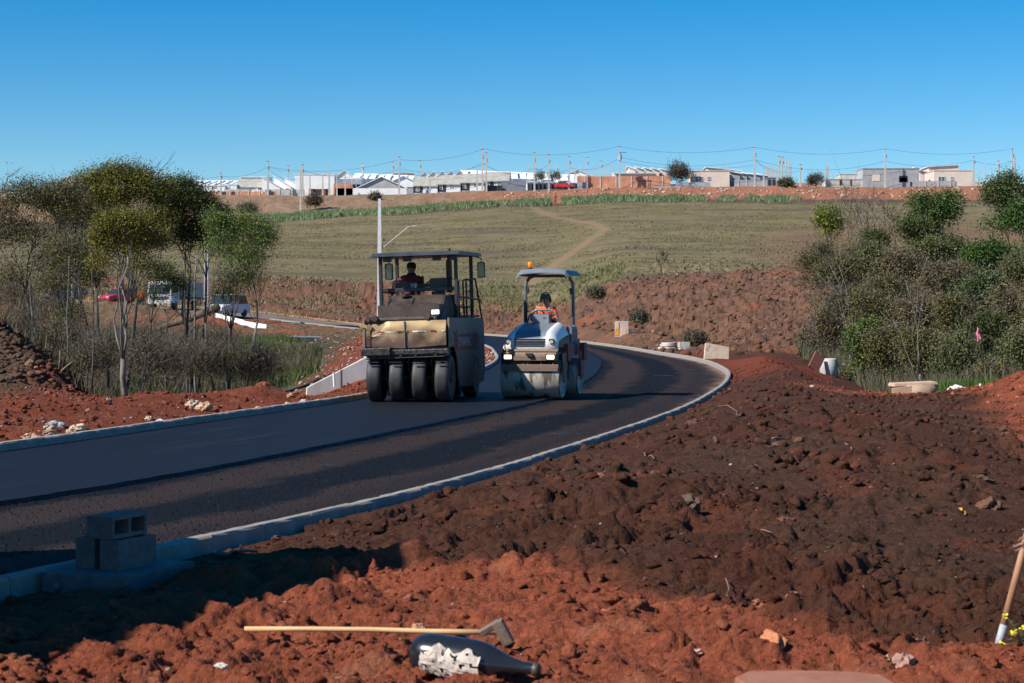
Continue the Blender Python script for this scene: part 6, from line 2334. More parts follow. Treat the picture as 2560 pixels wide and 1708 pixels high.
# planks, sticks and roots
def stick(px0, py0, px1, py1, r, label, m, z=.15, lift=.03, Y=None, cat='stick', name='stick'):
    a_, b_ = (up(px0, py0, z), up(px1, py1, z)) if Y is None else (at(px0, py0, Y), at(px1, py1, Y))
    if Y is None:
        a_.z, b_.z = gz(a_.x, a_.y) + lift, gz(b_.x, b_.y) + lift
    rr = random.Random(int(px0))
    n_ = 5
    pts = [a_.lerp(b_, k / n_) - a_ + Vector((rr.uniform(-1, 1), rr.uniform(-1, 1), rr.uniform(-1, 1))) * ((b_ - a_).length * .03) for k in range(n_ + 1)]
    mb = MB().tube(pts, [r * (1 - .5 * k / n_) for k in range(n_ + 1)], 5)
    return tag(mb.build(name, m, loc=a_), label, cat)


M_straw = pmat('dry_stick', (.24, .15, .10), (.16, .10, .07), 9, .8)
stick(545, 1396, 640, 1382, .018, 'flat stick lying at the foot of the kerb beside the blocks', M_straw, .05, .05)
stick(1888, 1332, 1925, 1350, .008, 'pale curved root on the dark soil', M_straw, .2)
stick(2128, 1468, 2165, 1492, .006, 'pink root flake on the dark soil at right', M_straw, .15)
stick(2290, 1622, 2350, 1588, .005, 'thin tan twig left of the right hoe', M_straw, .1, .02)
stick(1817, 1490, 1820, 1540, .005, 'single upright dry stalk in the red soil', M_straw, .1, .06)
stick(1600, 1150, 1640, 1170, .010, 'pale wooden splinter in the dark soil near the kerb', M_straw, .2)
stick(1815, 1040, 1840, 1080, .008, 'dry stalk on the dark mound near the kerb', M_straw, .25, .08)
stick(2115, 1140, 2150, 1165, .010, 'pale root on the dark mound', M_straw, .25)
stick(1930, 1112, 1970, 1106, .014, 'orange wood chip on the dark mound', M_straw, .25)
stick(395, 1058, 412, 1068, .018, 'tan splinter on red verge soil near the kerb', M_straw, .25, .05)
# uprooted stump in the left heap
M_root = pmat('pale_root_wood', (.26, .17, .11), (.17, .11, .075), 9, .85)
rt = empty('uprooted_stump', at(148, 935, 43), 'torn pale stump with roots sticking out of the dark soil heap at left', 'stump')
s_ = 43 / F
for (x0, y0, x1, y1, r0, r1) in ((0, 0, -22, 30, .05, .03), (0, 0, 6, -60, .035, .012), (0, 0, 40, -32, .04, .012), (-22, 30, -60, 5, .03, .012), (0, 10, -2, 62, .03, .012), (20, -18, 48, -30, .02, .006), (-10, 10, -130, -40, .035, .02), (0, 0, 20, 18, .03, .01)):
    a_, b_ = Vector((x0 * s_, 0, -y0 * s_)), Vector((x1 * s_, -.15, -y1 * s_))
    mid = a_.lerp(b_, .5) + Vector((.02, -.04, .03))
    MB().tube([a_, mid, b_], [r0, (r0 + r1) / 2, r1], 7).build('root', M_root, rt)
# ------------------------------------------------------------------ vegetation
rs = np.random.RandomState(5)


def leaf_quads(C, size, rand, aspect=1.0, upb=.35, flat=0.0):
    """a small folded quad at every centre; returns vertices (n*4,3)"""
    n = len(C)
    nrm = rand.randn(n, 3)
    nrm[:, 2] = np.abs(nrm[:, 2]) + upb
    nrm /= np.linalg.norm(nrm, axis=1)[:, None]
    a = rand.randn(n, 3)
    u = np.cross(nrm, a)
    u /= np.linalg.norm(u, axis=1)[:, None]
    w = np.cross(nrm, u)
    s = (size * rand.uniform(.6, 1.4, n))[:, None]
    u = u * s * .5
    w = w * s * .5 * aspect
    V = np.stack([C - w + u * .6, C - w - u * .6, C + w * 1.2], 1)
    return V.reshape(-1, 3)


def quad_faces(n):
    return np.arange(n * 3).reshape(-1, 3)


def crown_points(blobs, rand, ncl, per, spread, shell=.55):
    """clumps inside the blobs' volume, denser to the outside; blob: (x, y, z, rx, ry, rz, weight)"""
    W_ = np.array([b[6] for b in blobs], float)
    W_ /= W_.sum()
    cnt_ = rand.multinomial(ncl, W_)
    P, T = [], []
    for b, c in zip(blobs, cnt_):
        d = rand.randn(c, 3)
        d /= np.linalg.norm(d, axis=1)[:, None]
        d[:, 2] = np.where(d[:, 2] < -.35, -d[:, 2] * .6, d[:, 2])
        r = shell + (1 - shell) * rand.rand(c) ** .6
        lump_ = 1 + .22 * perlin(d[:, 0] * 2.2 + b[0], d[:, 2] * 2.2 + d[:, 1] * 2 + b[2])
        p = d * (r * lump_)[:, None] * np.array(b[3:6]) + np.array(b[:3])
        P.append(p)
        T.append(rand.rand(c))
    P = np.concatenate(P)
    T = np.concatenate(T)
    C = np.repeat(P, per, 0) + rand.randn(len(P) * per, 3) * spread
    T = np.repeat(T, per)
    return P, C, T


def limbs(mb, base, tips, rand, r0, fork=.45, n=5, wob=.12, rt=.006):
    """a few main limbs leave the stem, each splits again towards its own tips"""
    base = Vector(base)
    tips = sorted([Vector(t) for t in tips], key=lambda t: math.atan2(t.x - base.x, t.z - base.z))
    step = 3 if len(tips) > 6 else 2 if len(tips) > 3 else 1
    for i in range(0, len(tips), step):
        g = tips[i:i + step]
        c = sum(g, Vector()) / len(g)
        L = (c - base).length
        mid = base.lerp(c, rand.uniform(.42, .6)) + Vector(rand.randn(3)) * (L * wob * .6) + Vector((0, 0, L * .07)) if len(g) > 1 else c
        q = [base]
        for s_ in (.25, .5, .75, 1.0):
            bend = math.sin(s_ * math.pi) * L * .08
            q.append(base.lerp(mid, s_) + Vector((-bend * (1 if c.x > base.x else -1) * .5, 0, bend * .3)) + Vector(rand.randn(3)) * (L * .018))
        rm = r0 * (.85 if len(g) > 1 else .5)
        mb.tube(q, [rm, rm * .85, rm * .7, rm * .6, rm * .5 if len(g) > 1 else rt], n)
        for t in g if len(g) > 1 else []:
            st = q[-1] if rand.rand() < .5 else q[-2]
            l2 = (t - st).length
            p2 = [st]
            for s_ in (.33, .66, 1.0):
                p2.append(st.lerp(t, s_) + Vector((0, 0, math.sin(s_ * math.pi) * l2 * .10)) + Vector(rand.randn(3)) * (l2 * .03))
            mb.tube(p2, [rm * .45, rm * .32, rm * .2, rt], max(3, n - 1))


def cols(T, c1, c2, c3, rand, n4):
    T = T[:, None]
    c = np.where(T < .5, np.array(c1) + (np.array(c2) - np.array(c1)) * (T * 2), np.array(c2) + (np.array(c3) - np.array(c2)) * ((T - .5) * 2))
    c = c * rand.uniform(.8, 1.2, (len(T), 1)) * 1.55
    return np.repeat(c, n4, 0)


TRI = [0]


def tree(name, label, px, pybase, Y, blobs, pal, ncl=240, per=26, size=.07, spread=.16, trunks=((0, 0),), r0=.08, fork_py=None, bark=None, seed=1, cat='tree', group=None, ntips=14, twigs=0, zbase=None, shell=.34, aspect=.5, upb=.35, trunkpts=None):
    """blobs given as (px, py, half width px, half height px, weight) at distance Y"""
    rand = np.random.RandomState(seed)
    s = Y / F
    base = at(px, pybase, Y)
    base.z = (gz(base.x, Y) if zbase is None else zbase) - .08
    root = empty(name, base, label, cat, group)
    bl = []
    for (bx, by, rx, rz_, w) in blobs:
        p = at(bx, by, Y) - base
        bl.append((p.x, rand.uniform(-.3, .3) * rx * s, p.z, rx * s, (rx * s + rz_ * s) / 2, rz_ * s, w))
    P, C, T = crown_points(bl, rand, ncl, per, spread, shell)
    keep = C[:, 2] > .05
    C, T = C[keep], T[keep]
    size = size * (1.12 if shell > .32 else 1.35)
    n = len(C)
    if n:
        # colour by clump only, picked at random from the palette
        me = npmesh('foliage', leaf_quads(C, size, rand, aspect, upb), quad_faces(n), M_leaf, cols(T, *pal, rand, 3))
        f = link('foliage', me, root)
        tag(f, kind='stuff')
        TRI[0] += n
    mb = MB()
    tips_all = P[rand.choice(len(P), min(len(P), ntips * len(trunks)), replace=False)] if len(P) else []
    if len(trunks):
        fz = (EYE + (HY - fork_py) * s - base.z) if fork_py else min(b[2] - b[5] for b in bl) * .6
        fz = max(fz, .12)
        for k, (dx, lean) in enumerate(trunks):
            f_ = Vector((dx * s + lean * s, rand.uniform(-.2, .2), fz * rand.uniform(.85, 1.1)))
            b_ = Vector((dx * s, rand.uniform(-.1, .1) * 2, 0))
            m1 = b_.lerp(f_, .33) + Vector((rand.randn() * .02, 0, 0)) * fz
            m2 = b_.lerp(f_, .66) + Vector((rand.randn() * .02, 0, 0)) * fz
            mb.tube([b_ - Vector((0, 0, .1)), m1, m2, f_], [r0 * 1.15, r0 * .95, r0 * .85, r0 * .75], 8)
            tp = [tips_all[i] for i in range(k, len(tips_all), len(trunks))]
            tp = sorted(tp, key=lambda q: abs(q[0] - f_.x))
            limbs(mb, f_, tp, rand, r0 * .5, rt=.004 + r0 * .05)
        o = mb.build('trunk', bark or M_bark, root)
        TRI[0] += len(mb.f) * 2
    if twigs:
        # fine bare twigs
        k = rand.randint(0, len(P), twigs)
        a = P[k] + rand.randn(twigs, 3) * spread
        d = rand.randn(twigs, 3)
        d[:, 2] = np.abs(d[:, 2]) * 1.2 + .3
        d *= (spread * rand.uniform(1.2, 3.2, twigs) / np.linalg.norm(d, axis=1))[:, None]
        sd = np.cross(d, rand.randn(twigs, 3))
        sd *= (size * .09 / np.linalg.norm(sd, axis=1))[:, None]
        V = np.stack([a - sd, a + sd, a + d], 1).reshape(-1, 3)
        Fc = np.arange(twigs * 3).reshape(-1, 3)
        tc_ = np.repeat(np.array(pal[3] if len(pal) > 3 else (.12, .10, .08)) * rand.uniform(.6, 1.5, (twigs, 1)), 3, 0)
        tag(link('twigs', npmesh('twigs', V, Fc, M_leaf, tc_), root), kind='stuff')
        TRI[0] += twigs
    return root


OL = ((.040, .052, .014), (.085, .085, .020), (.155, .125, .022))
OLB = ((.048, .050, .018), (.078, .073, .025), (.098, .082, .034))
DK = ((.016, .030, .010), (.034, .050, .014), (.065, .068, .018))
BR = ((.045, .075, .018), (.080, .120, .025), (.12, .15, .035))
BRG = ((.018, .042, .010), (.032, .068, .014), (.058, .10, .022))
TW = ((.060, .050, .024), (.088, .072, .036), (.115, .088, .048))
GG = ((.044, .054, .020), (.068, .078, .028), (.095, .10, .042))
_pal = cols


def cols(T, *a):
    rand, n4 = a[-2], a[-1]
    return _pal(T, a[0], a[1], a[2], rand, n4)


# left group, back to front
tree('tree', 'brown olive tree with thin crown at the left frame edge, top against sky', 130, 960, 56,
     [(60, 500, 75, 55, 1.2), (150, 500, 70, 48, 1.2), (-20, 560, 90, 90, 1.2), (60, 600, 90, 60, 1), (190, 590, 60, 70, .8), (120, 680, 90, 60, .6), (10, 700, 60, 60, .4)], OLB, 900, 34, .062, .17, ((0, 10), (-40, -30), (20, 45)), .055, 690, M_darkbark, 3, ntips=12, twigs=2600)
tree('tree', 'largest olive crowned tree behind the forked pale trunk, dome against sky', 270, 930, 60,
     [(300, 450, 82, 42, 1.6), (230, 470, 60, 45, 1), (370, 480, 62, 50, 1.1), (180, 540, 70, 45, .9), (260, 540, 90, 45, .8), (400, 560, 50, 45, .5), (140, 490, 40, 30, .5), (285, 495, 60, 40, 1.1)], OL, 1650, 38, .062, .16, ((0, -30), (35, 40)), .07, 700, M_darkbark, 4, ntips=15, twigs=900)
tree('tree', 'dark dense crowned tree right of the largest dome, left of the light green tree', 478, 905, 62,
     [(470, 510, 66, 46, 1.4), (420, 560, 56, 60, 1.1), (520, 560, 42, 50, 1), (470, 600, 60, 50, 1), (455, 470, 40, 22, .6), (400, 500, 40, 45, .7), (540, 545, 25, 40, .4)], DK, 1350, 36, .066, .16, ((0, -15), (-10, 5), (12, 25)), .05, 700, M_darkbark, 5, ntips=10, twigs=500)
tree('tree', 'light green airy tree at the right of the left group, before the field', 585, 905, 52,
     [(600, 570, 55, 32, 1), (655, 600, 34, 50, 1), (560, 620, 50, 45, .8), (620, 650, 55, 50, .8), (540, 560, 25, 30, .5), (610, 700, 50, 30, .3)], BR, 900, 30, .050, .15, ((0, -10), (-45, -25), (15, 45), (-12, 0)), .035, 800, M_bark, 6, ntips=12, twigs=1500)
tree('tree', 'yellow green topped tree on the forked pale trunk in front of the left group', 314, 1003, 42,
     [(310, 560, 70, 32, 1.5), (260, 600, 40, 42, .9), (360, 600, 42, 42, .9), (310, 620, 70, 38, .8), (395, 610, 30, 40, .4), (250, 660, 40, 40, .3), (350, 670, 50, 35, .3)],
     ((.055, .060, .016), (.105, .100, .022), (.16, .13, .022)), 900, 36, .045, .105, ((0, -4),), .075, 900, M_palebark, 7, ntips=15, twigs=900)
tree('tree', 'middle olive tree low between the leftmost tree and the forked trunk', 215, 930, 50,
     [(170, 640, 60, 45, 1), (215, 700, 50, 50, .7), (130, 720, 50, 50, .6), (170, 790, 45, 40, .4)], OLB, 560, 30, .050, .15, ((0, -10), (-45, -10)), .035, 760, M_bark, 8, ntips=10, twigs=1400)
tree('tree', 'small dark leaved tree low between the two dark trunk groups', 410, 900, 50,
     [(400, 690, 40, 35, 1), (440, 720, 30, 30, .8), (375, 740, 30, 30, .4), (560, 735, 26, 24, .6), (585, 700, 14, 20, .3)], DK, 280, 26, .055, .13, ((0, 5), (60, 5)), .03, 800, M_darkbark, 9, ntips=8, twigs=600)
# low brush round their feet
for k, (px, py, rx, ry, Y, pal, lb) in enumerate((
        (40, 830, 60, 60, 53, OLB, 'dull brush at the left frame edge behind the soil heap'), (150, 850, 60, 50, 51, TW, 'brown brush behind the soil heap, right of the frame edge brush'),
        (235, 900, 50, 60, 47, OLB, 'dull green brush left of the forked pale trunk foot'), (385, 900, 60, 62, 47, TW, 'dark brown brush right of the forked pale trunk foot'),
        (470, 905, 66, 56, 49, TW, 'matted dead brush below the paired dark trunks'), (560, 905, 60, 46, 50, OLB, 'matted brush below the light green airy tree'), (640, 915, 50, 34, 51, TW, 'low dead brush nearest the wing wall'),
        (20, 745, 70, 60, 60, OLB, 'tall dull shrub under the leftmost crown'), (320, 850, 90, 40, 62, OLB, 'long olive scrub line behind the forked pale trunk'), (120, 780, 70, 45, 64, TW, 'brown scrub line under the left crowns'), (520, 850, 70, 34, 66, OLB, 'olive scrub line left of the fresh green weeds'))):
    tree('shrub', lb, px, py + ry, Y, [(px, py, rx, ry, 1), (px - rx * .5, py + ry * .3, rx * .6, ry * .6, .6), (px + rx * .5, py + ry * .2, rx * .6, ry * .6, .6)], pal, 190, 20, .042, .20, (), cat='shrub', seed=400 + k, twigs=1500, shell=.25, group='brush in the left gully')
# bare stems between them
STEMS = [(70, 960, 720, 49, .026, 15), (165, 955, 640, 47, .022, 10), (205, 950, 720, 48, .024, -4), (232, 960, 560, 46, .022, -2), (100, 960, 700, 51, .03, -25), (345, 1000, 880, 44, .024, 25),
         (468, 905, 650, 57, .04, -8), (486, 905, 640, 57, .045, 4), (536, 890, 720, 55, .022, -6), (572, 905, 690, 54, .030, -16), (600, 900, 720, 52, .025, 55), (300, 930, 640, 50, .026, 10), (345, 930, 600, 52, .04, 60)]
NMS = ['slender bare stem in the left thicket, %s from the left' % o for o in ('first second third fourth fifth sixth seventh eighth ninth tenth eleventh twelfth thirteenth fourteenth fifteenth sixteenth seventeenth'.split())]
for k, (i, (px, pb, pt, Y, r, dx)) in enumerate(sorted(enumerate(STEMS), key=lambda q: q[1][0])):
    s = Y / F
    b_ = at(px, pb, Y)
    b_.z = gz(b_.x, Y) - .1
    t_ = at(px + dx, pt, Y) - b_
    rr = np.random.RandomState(i + 40)
    mb = MB()
    pts = [t_ * (q / 7) + Vector((rr.randn() * .025, rr.randn() * .03, 0)) for q in range(8)]
    mb.tube(pts, [r * (1 - .55 * q / 7) for q in range(8)], 6)
    tk_ = empty('sapling', b_, NMS[k], 'sapling', 'bare stems in the left thicket')
    mb.build('trunk', (M_bark, M_palebark, M_darkbark)[i % 3], tk_)
    mb = MB()
    for q in range(9):
        f_ = rr.uniform(.25, 1.0)
        o_ = t_ * f_
        e_ = o_ + Vector((rr.randn() * .35, rr.randn() * .3, abs(rr.randn()) * .5 + .15))
        mb.tube([o_, o_.lerp(e_, .5) + Vector((rr.randn() * .04, 0, .04)), e_], [r * .3, r * .18, .002], 4)
    tag(mb.build('branches', M_bark, tk_), kind='stuff')
# thin bare twigs reaching into the sky above the dome
rr = np.random.RandomState(77)
for k, (x0, y0, x1, y1, lb) in enumerate(((384, 470, 440, 378, 'long bare shoot rising into the sky right of the dome crown'), (372, 460, 402, 402, 'shorter bare shoot rising into the sky from the dome crown'), (10, 470, 52, 418, 'bare arching shoot above the leftmost crown'))):
    a_, b_ = at(x0, y0, 60), at(x1, y1, 60)
    mb = MB()
    v = b_ - a_
    mb.tube([(0, 0, 0), v * .4 + Vector((-.08, 0, .08)), v * .8, v], [.018, .012, .008, .004], 4)
    for q in (.45, .6, .75):
        e_ = v * q + Vector((rr.uniform(.1, .35), 0, rr.uniform(.1, .35)))
        mb.tube([v * q + Vector((-.04, 0, .04)), e_], [.007, .002], 4)
    r_ = empty('bare_shoot', a_, lb, 'branch')
    tag(mb.build('branches', M_bark, r_), kind='stuff')

# right side: (px, py, half width, half height, distance, palette, twiggy, label)
BUSH = [
    (2070, 542, 34, 28, 150, ((.06, .08, .015), (.11, .13, .02), (.16, .17, .03)), 0, 'yellow green round crown beside bare grey trunks below the red bank'),
    (2345, 540, 82, 62, 132, ((.022, .045, .014), (.042, .075, .020), (.075, .105, .028)), 0, 'large dark green domed tree right of the bare grey trunks'),
    (2290, 580, 60, 45, 128, DK, 0, 'lower left shoulder bush of the large dark green dome'),
    (2510, 490, 70, 60, 122, ((.022, .04, .014), (.045, .068, .022), (.085, .085, .035)), 0, 'mottled dark tree rising against the sky at the right frame edge'),
    (2575, 560, 70, 60, 118, BRG, 0, 'bright green tree low at the right frame edge'),
    (2375, 630, 62, 42, 108, DK, 0, 'dark green bush below the large domed tree'),
    (2470, 640, 74, 50, 104, BRG, 0, 'brightest green bush right of centre in the right thicket'),
    (2560, 680, 60, 55, 100, GG, 1, 'grey green bush below the bright green edge tree'),
    (2190, 605, 30, 28, 120, DK, 0, 'small dark bush under the bare grey trunks'),
    (2190, 660, 58, 52, 96, GG, 0, 'grey leaved shrub left of the brown twiggy ones'),
    (2090, 690, 70, 55, 92, OLB, 1, 'airy olive tree at the left end of the right thicket'),
    (2110, 760, 62, 52, 86, TW, 1, 'lower airy brown shrub at the left end of the right thicket'),
    (2265, 670, 62, 62, 90, TW, 1, 'brown twiggy shrub above the twin pale stems'),
    (2370, 710, 70, 62, 88, TW, 1, 'brown twiggy shrub right of the twin pale stems'),
    (2190, 780, 62, 62, 80, OLB, 1, 'olive shrub left of the twin pale stems'),
    (2150, 860, 42, 58, 72, ((.035, .055, .015), (.06, .085, .02), (.09, .11, .03)), 0, 'fresh green shrub behind the tall manhole ring'),
    (2225, 870, 62, 70, 66, OLB, 1, 'olive brown shrub left foot of the twin pale stems'),
    (2300, 790, 66, 66, 76, TW, 1, 'grey brown shrub behind the twin pale stems'),
    (2310, 880, 66, 72, 64, OLB, 1, 'dull shrub behind the low manhole ring'),
    (2400, 800, 66, 72, 72, OLB, 1, 'olive shrub left of the hanging pink rag'),
    (2460, 740, 60, 66, 80, ((.03, .05, .018), (.05, .072, .028), (.08, .09, .045)), 0, 'dark green bush above the hanging pink rag'),
    (2395, 910, 64, 72, 58, GG, 1, 'grey green shrub behind the white rags, left part'),
    (2460, 860, 62, 82, 62, DK, 1, 'dark leafy shrub under the hanging pink rag'),
    (2540, 800, 66, 86, 66, TW, 1, 'brown shrub at the right frame edge, middle height'),
    (2480, 950, 58, 62, 52, OLB, 1, 'olive shrub behind the white rags, right part'),
    (2560, 890, 62, 86, 54, GG, 1, 'grey green shrub at the right frame edge above the red heap'),
    (2035, 650, 46, 42, 108, OLB, 1, 'low olive scrub at the upper left end of the right thicket'),
    (2150, 640, 60, 40, 112, GG, 1, 'grey scrub under the bare grey trees, right of the low olive scrub'),
    (2240, 740, 74, 60, 84, OLB, 1, 'olive filler shrub between the twiggy shrubs, left of centre'),
    (2330, 640, 60, 50, 100, GG, 0, 'grey green shrub in front of the large dark dome'),
    (2420, 720, 70, 60, 92, OLB, 1, 'olive shrub below the brightest green bush'),
    (2080, 830, 40, 50, 84, TW, 1, 'brown scrub at the foot of the airy olive tree'),
    (2640, 780, 70, 120, 60, OLB, 1, 'olive shrub just past the right frame edge'),
    (2650, 620, 80, 100, 95, DK, 0, 'dark tree just past the right frame edge'),
]
for k, (px, py, rx, ry, Y, pal, tw, lb) in enumerate(BUSH):
    s = Y / F
    nleaf = int(min(16000, max(6000, (rx * ry) * 3.0)) * 1.05)
    per = 22
    sz = (.045 + .0007 * Y) * (1.0 if not tw else .8)
    rr = random.Random(k)
    bl = [(px, py, rx * .8, ry * .75, 1.2)] + [(px + rr.uniform(-.6, .6) * rx, py + rr.uniform(-.55, .6) * ry, rx * rr.uniform(.35, .55), ry * rr.uniform(.3, .5), .5) for _ in range(5)]
    base = at(px, py + ry, Y)
    zb = gz(base.x, Y)
    pyb = HY + (EYE - zb) / s
    bl.append((px, min(pyb - ry * .25, py + ry * 1.3), rx * .9, ry * .6, .6))
    tree('shrub' if Y < 100 else 'tree', lb, px, pyb, Y, bl, pal, max(60, nleaf // per), per, sz, .10 + Y * .0016, [(rr.uniform(-.3, .3) * rx, rr.uniform(-.3, .3) * rx) for _ in range(3 if tw else 2)], .03 + .0002 * Y,
         None, M_bark if tw else M_darkbark, 100 + k, 'shrub' if Y < 100 else 'tree', 'thicket on the right', 6, 900 if tw else 200, shell=.30)
# bare grey trees, twin pale stems
for k, (px, pb, Y, tips, r, lb, bk) in enumerate((
        (2125, 640, 142, [(2095, 500), (2110, 480), (2125, 500), (2140, 490), (2085, 530), (2150, 520), (2118, 470)], .07, 'bare grey many stemmed tree right of the yellow green crown', M_palebark),
        (2170, 610, 146, [(2160, 500), (2185, 490), (2200, 510), (2170, 485), (2150, 520)], .08, 'bare pale forked tree right of the many stemmed one', M_palebark),
        (2225, 590, 150, [(2210, 520), (2235, 510), (2250, 530), (2222, 505)], .09, 'bare dark trunk between the forked tree and the green dome', M_darkbark),
        (1653, 705, 176, [(1640, 640), (1655, 625), (1668, 640), (1648, 655), (1660, 632)], .10, 'lone small bare tree at the foot of the field', M_darkbark),
        (2290, 985, 60, [(2262, 700), (2238, 800)], .045, 'left and thicker of the twin pale stems before the right thicket', M_palebark),
        (2300, 985, 59, [(2304, 640), (2312, 740)], .036, 'right and straighter of the twin pale stems before the right thicket', M_palebark),
        (2125, 920, 78, [(2065, 690), (2085, 670), (2100, 670)], .045, 'pale forked bare stems rising left of the fresh green shrub', M_palebark),
        (2085, 900, 84, [(2040, 720), (2060, 700), (2075, 690)], .045, 'thin bare stem at the left edge of the right thicket', M_bark))):
    b_ = at(px, pb, Y)
    b_.z = gz(b_.x, Y) - .1
    rr = np.random.RandomState(k + 300)
    root = empty('bare_tree', b_, lb, 'tree')
    mb = MB()
    tp = [at(x, y, Y) - b_ + Vector((0, rr.uniform(-.6, .6), 0)) for x, y in tips]
    fk = Vector((0, 0, tp[0].z * .22))
    mb.tube([(0, 0, -.1), fk * .5, fk], [r * 1.2, r, r * .9], 7)
    limbs(mb, fk, tp, rr, r * .6, .5, 6, .1, .01)
    mb.build('trunk', bk, root)
    mb = MB()
    for t_ in tp:
        for q in range(16 if Y > 100 else 5):
            f_ = rr.uniform(.5, 1)
            o_ = fk.lerp(t_, f_) + Vector((0, 0, (t_ - fk).length * .12 * (1 - f_)))
            L = (t_ - fk).length * .28
            e_ = o_ + Vector((rr.randn() * L * .5, rr.randn() * L * .4, abs(rr.randn()) * L * .7))
            mb.tube([o_, o_.lerp(e_, .55) + Vector((rr.randn() * .05 * L, 0, .06 * L)), e_], [r * .22, r * .15, .008], 3)
    tag(mb.build('twigs', bk, root), kind='stuff')
# pink rag in the bush
p = at(2446, 838, 56)
tag(lump('rag', pmat('pink_cloth', (.70, .25, .30), (.55, .12, .18), 12, .8), p, 1.0, 9, (.05, .05, .17), .9, 3), 'pink rag hanging in the dark leafy shrub', 'rag')
# two crest trees and small shrubs on the banks
tree('tree', 'dark leafless looking tree on the crest left of the wide windowed beige house', 1695, 466, 403, [(1695, 430, 24, 24, 1), (1682, 440, 14, 16, .5), (1710, 442, 14, 18, .5)], ((.03, .032, .02), (.055, .052, .035), (.08, .07, .05)), 120, 20, .38, .5, ((0, 0),), .22, None, M_darkbark, 60, ntips=14, twigs=900)
tree('tree', 'small dark crest tree in front of the low red roof', 2040, 468, 402, [(2040, 450, 18, 14, 1), (2030, 456, 10, 10, .5)], ((.03, .035, .02), (.055, .055, .033), (.08, .075, .05)), 70, 20, .34, .45, ((0, 0),), .15, None, M_darkbark, 61, ntips=10, twigs=500)
tree('tree', 'small leafy street tree in front of the dark doorways, left', 1348, 474, 400.5, [(1350, 444, 14, 11, 1)], GG, 50, 16, .28, .4, ((0, 0),), .1, None, M_darkbark, 62, ntips=6, twigs=200)
tree('tree', 'small leafy street tree in front of the dark doorways, right', 1385, 474, 400.7, [(1388, 443, 16, 10, 1)], GG, 50, 16, .28, .4, ((0, 0),), .1, None, M_darkbark, 63, ntips=6, twigs=200)
for k, (px, py, rx, ry, Y, pal, lb) in enumerate(((545, 535, 40, 14, 300, BR, 'pale green shrub on the slope just right of the dark crowned tree'), (620, 525, 24, 14, 330, BR, 'yellowish shrub on the slope below the brick wall'), (785, 505, 20, 12, 375, TW, 'bare brown bush on the tan bank by the low pole'),
                                                  (938, 497, 12, 8, 392, GG, 'small dark bush on the tan bank below the grey gabled building'), (1490, 735, 20, 10, 150, GG, 'green tuft on the brown dirt berm'), (1600, 795, 15, 9, 122, GG, 'low green tuft at the foot of the brown dirt berm'), (1965, 460, 18, 7, 396, BRG, 'green bush on the red bank under the pole cluster'),
                                                  (1740, 850, 30, 14, 100, TW, 'dry brush on brown dirt right of the propped slab'), (2030, 855, 34, 26, 88, TW, 'dark tangled brush behind the leaning board'))):
    tree('shrub', lb, px, py + ry, Y, [(px, py, rx, ry, 1)], pal, 70, 18, .05 + Y * .0008, .06 + Y * .0009, (), cat='shrub', seed=200 + k, twigs=900, shell=.3)


# grasses and brush, past counting
def blades(name, label, cat, X, Y, h, w, c1, c2, seed=0, lean=.5, zoff=0.0):
    rand = np.random.RandomState(seed)
    n = len(X)
    Z = land(X, Y)[0] + zoff
    hh = h * rand.uniform(.4, 1.3, n)
    a = rand.uniform(0, 2 * np.pi, n)
    lx, ly = np.cos(a) * lean * hh * rand.rand(n), np.sin(a) * lean * hh * rand.rand(n)
    b = rand.uniform(0, np.pi, n)
    wx, wy = np.cos(b) * w, np.sin(b) * w * .5
    V = np.stack([np.stack([X - wx, Y - wy, Z - .03], 1), np.stack([X + wx, Y + wy, Z - .03], 1), np.stack([X + lx, Y + ly, Z + hh], 1)], 1).reshape(-1, 3)
    T = rand.rand(n, 1)
    c = (np.array(c1) * (1 - T) + np.array(c2) * T) * rand.uniform(.7, 1.3, (n, 1))
    o = link(name, npmesh(name, V, np.arange(n * 3).reshape(-1, 3), M_leaf, np.repeat(c, 3, 0)))
    TRI[0] += n
    return tag(o, label, cat, kind='stuff')


r_ = np.random.RandomState(9)
# green band along the top of the field
px = r_.uniform(640, 2000, 90000)
Yb = np.interp(px, [640, 940, 1280, 1600, 2000], [361, 363.5, 367.5, 367, 366]) + r_.randn(len(px)) * 2.0
dn = perlin(px * .03, px * 0 + 1.7) + .6 * perlin(px * .09, Yb * .4)
k = dn + .45 * r_.rand(len(px)) > -.12 + .22 * (px > 1700)
k &= ~((np.abs(px - 1390) < 16))
px, Yb = px[k], Yb[k]
blades('tall_grass', 'band of tall pale green grass along the top of the field', 'grass', (px - CX) / F * Yb, Yb, .85, .10, (.11, .17, .065), (.25, .31, .16), 1, .9)
# undergrowth in the gully
n = 42000
X = r_.uniform(-14, -3.2, n)
Y = r_.uniform(42, 92, n)
pxx = CX + F * X / Y
dd = land(X, Y)[2]
k = (dd > 1.6) & (pxx > -120) & (pxx < 800) & (Y > 43.5 + .5 * np.maximum(0, 260 - pxx) / 100 * 1.0) & (perlin(X * .5, Y * .5, 4) > -.2) & ~((pxx > 690) & (Y < 70))
blades('undergrowth', 'tangle of dry brown brush filling the gully under the left trees', 'undergrowth', X[k], Y[k], .42, .02, (.040, .032, .022), (.11, .08, .052), 2, .9)
k2 = k & (perlin(X * .35, Y * .35, 8) > .0)
blades('weeds', 'green weeds among the brush of the left gully', 'weeds', X[k2] + .05, Y[k2] + .1, .40, .022, (.040, .070, .018), (.085, .12, .035), 3, .8)
k3 = k & (perlin(X * .6 + 9, Y * .6, 12) > .30)
blades('dry_reeds', 'pale dead reeds and straw among the left gully brush', 'reeds', X[k3] + .12, Y[k3] - .1, .48, .02, (.15, .11, .075), (.28, .21, .15), 4, 1.1)
n = 22000
px = r_.uniform(600, 800, n)
Y = r_.uniform(66, 112, n)
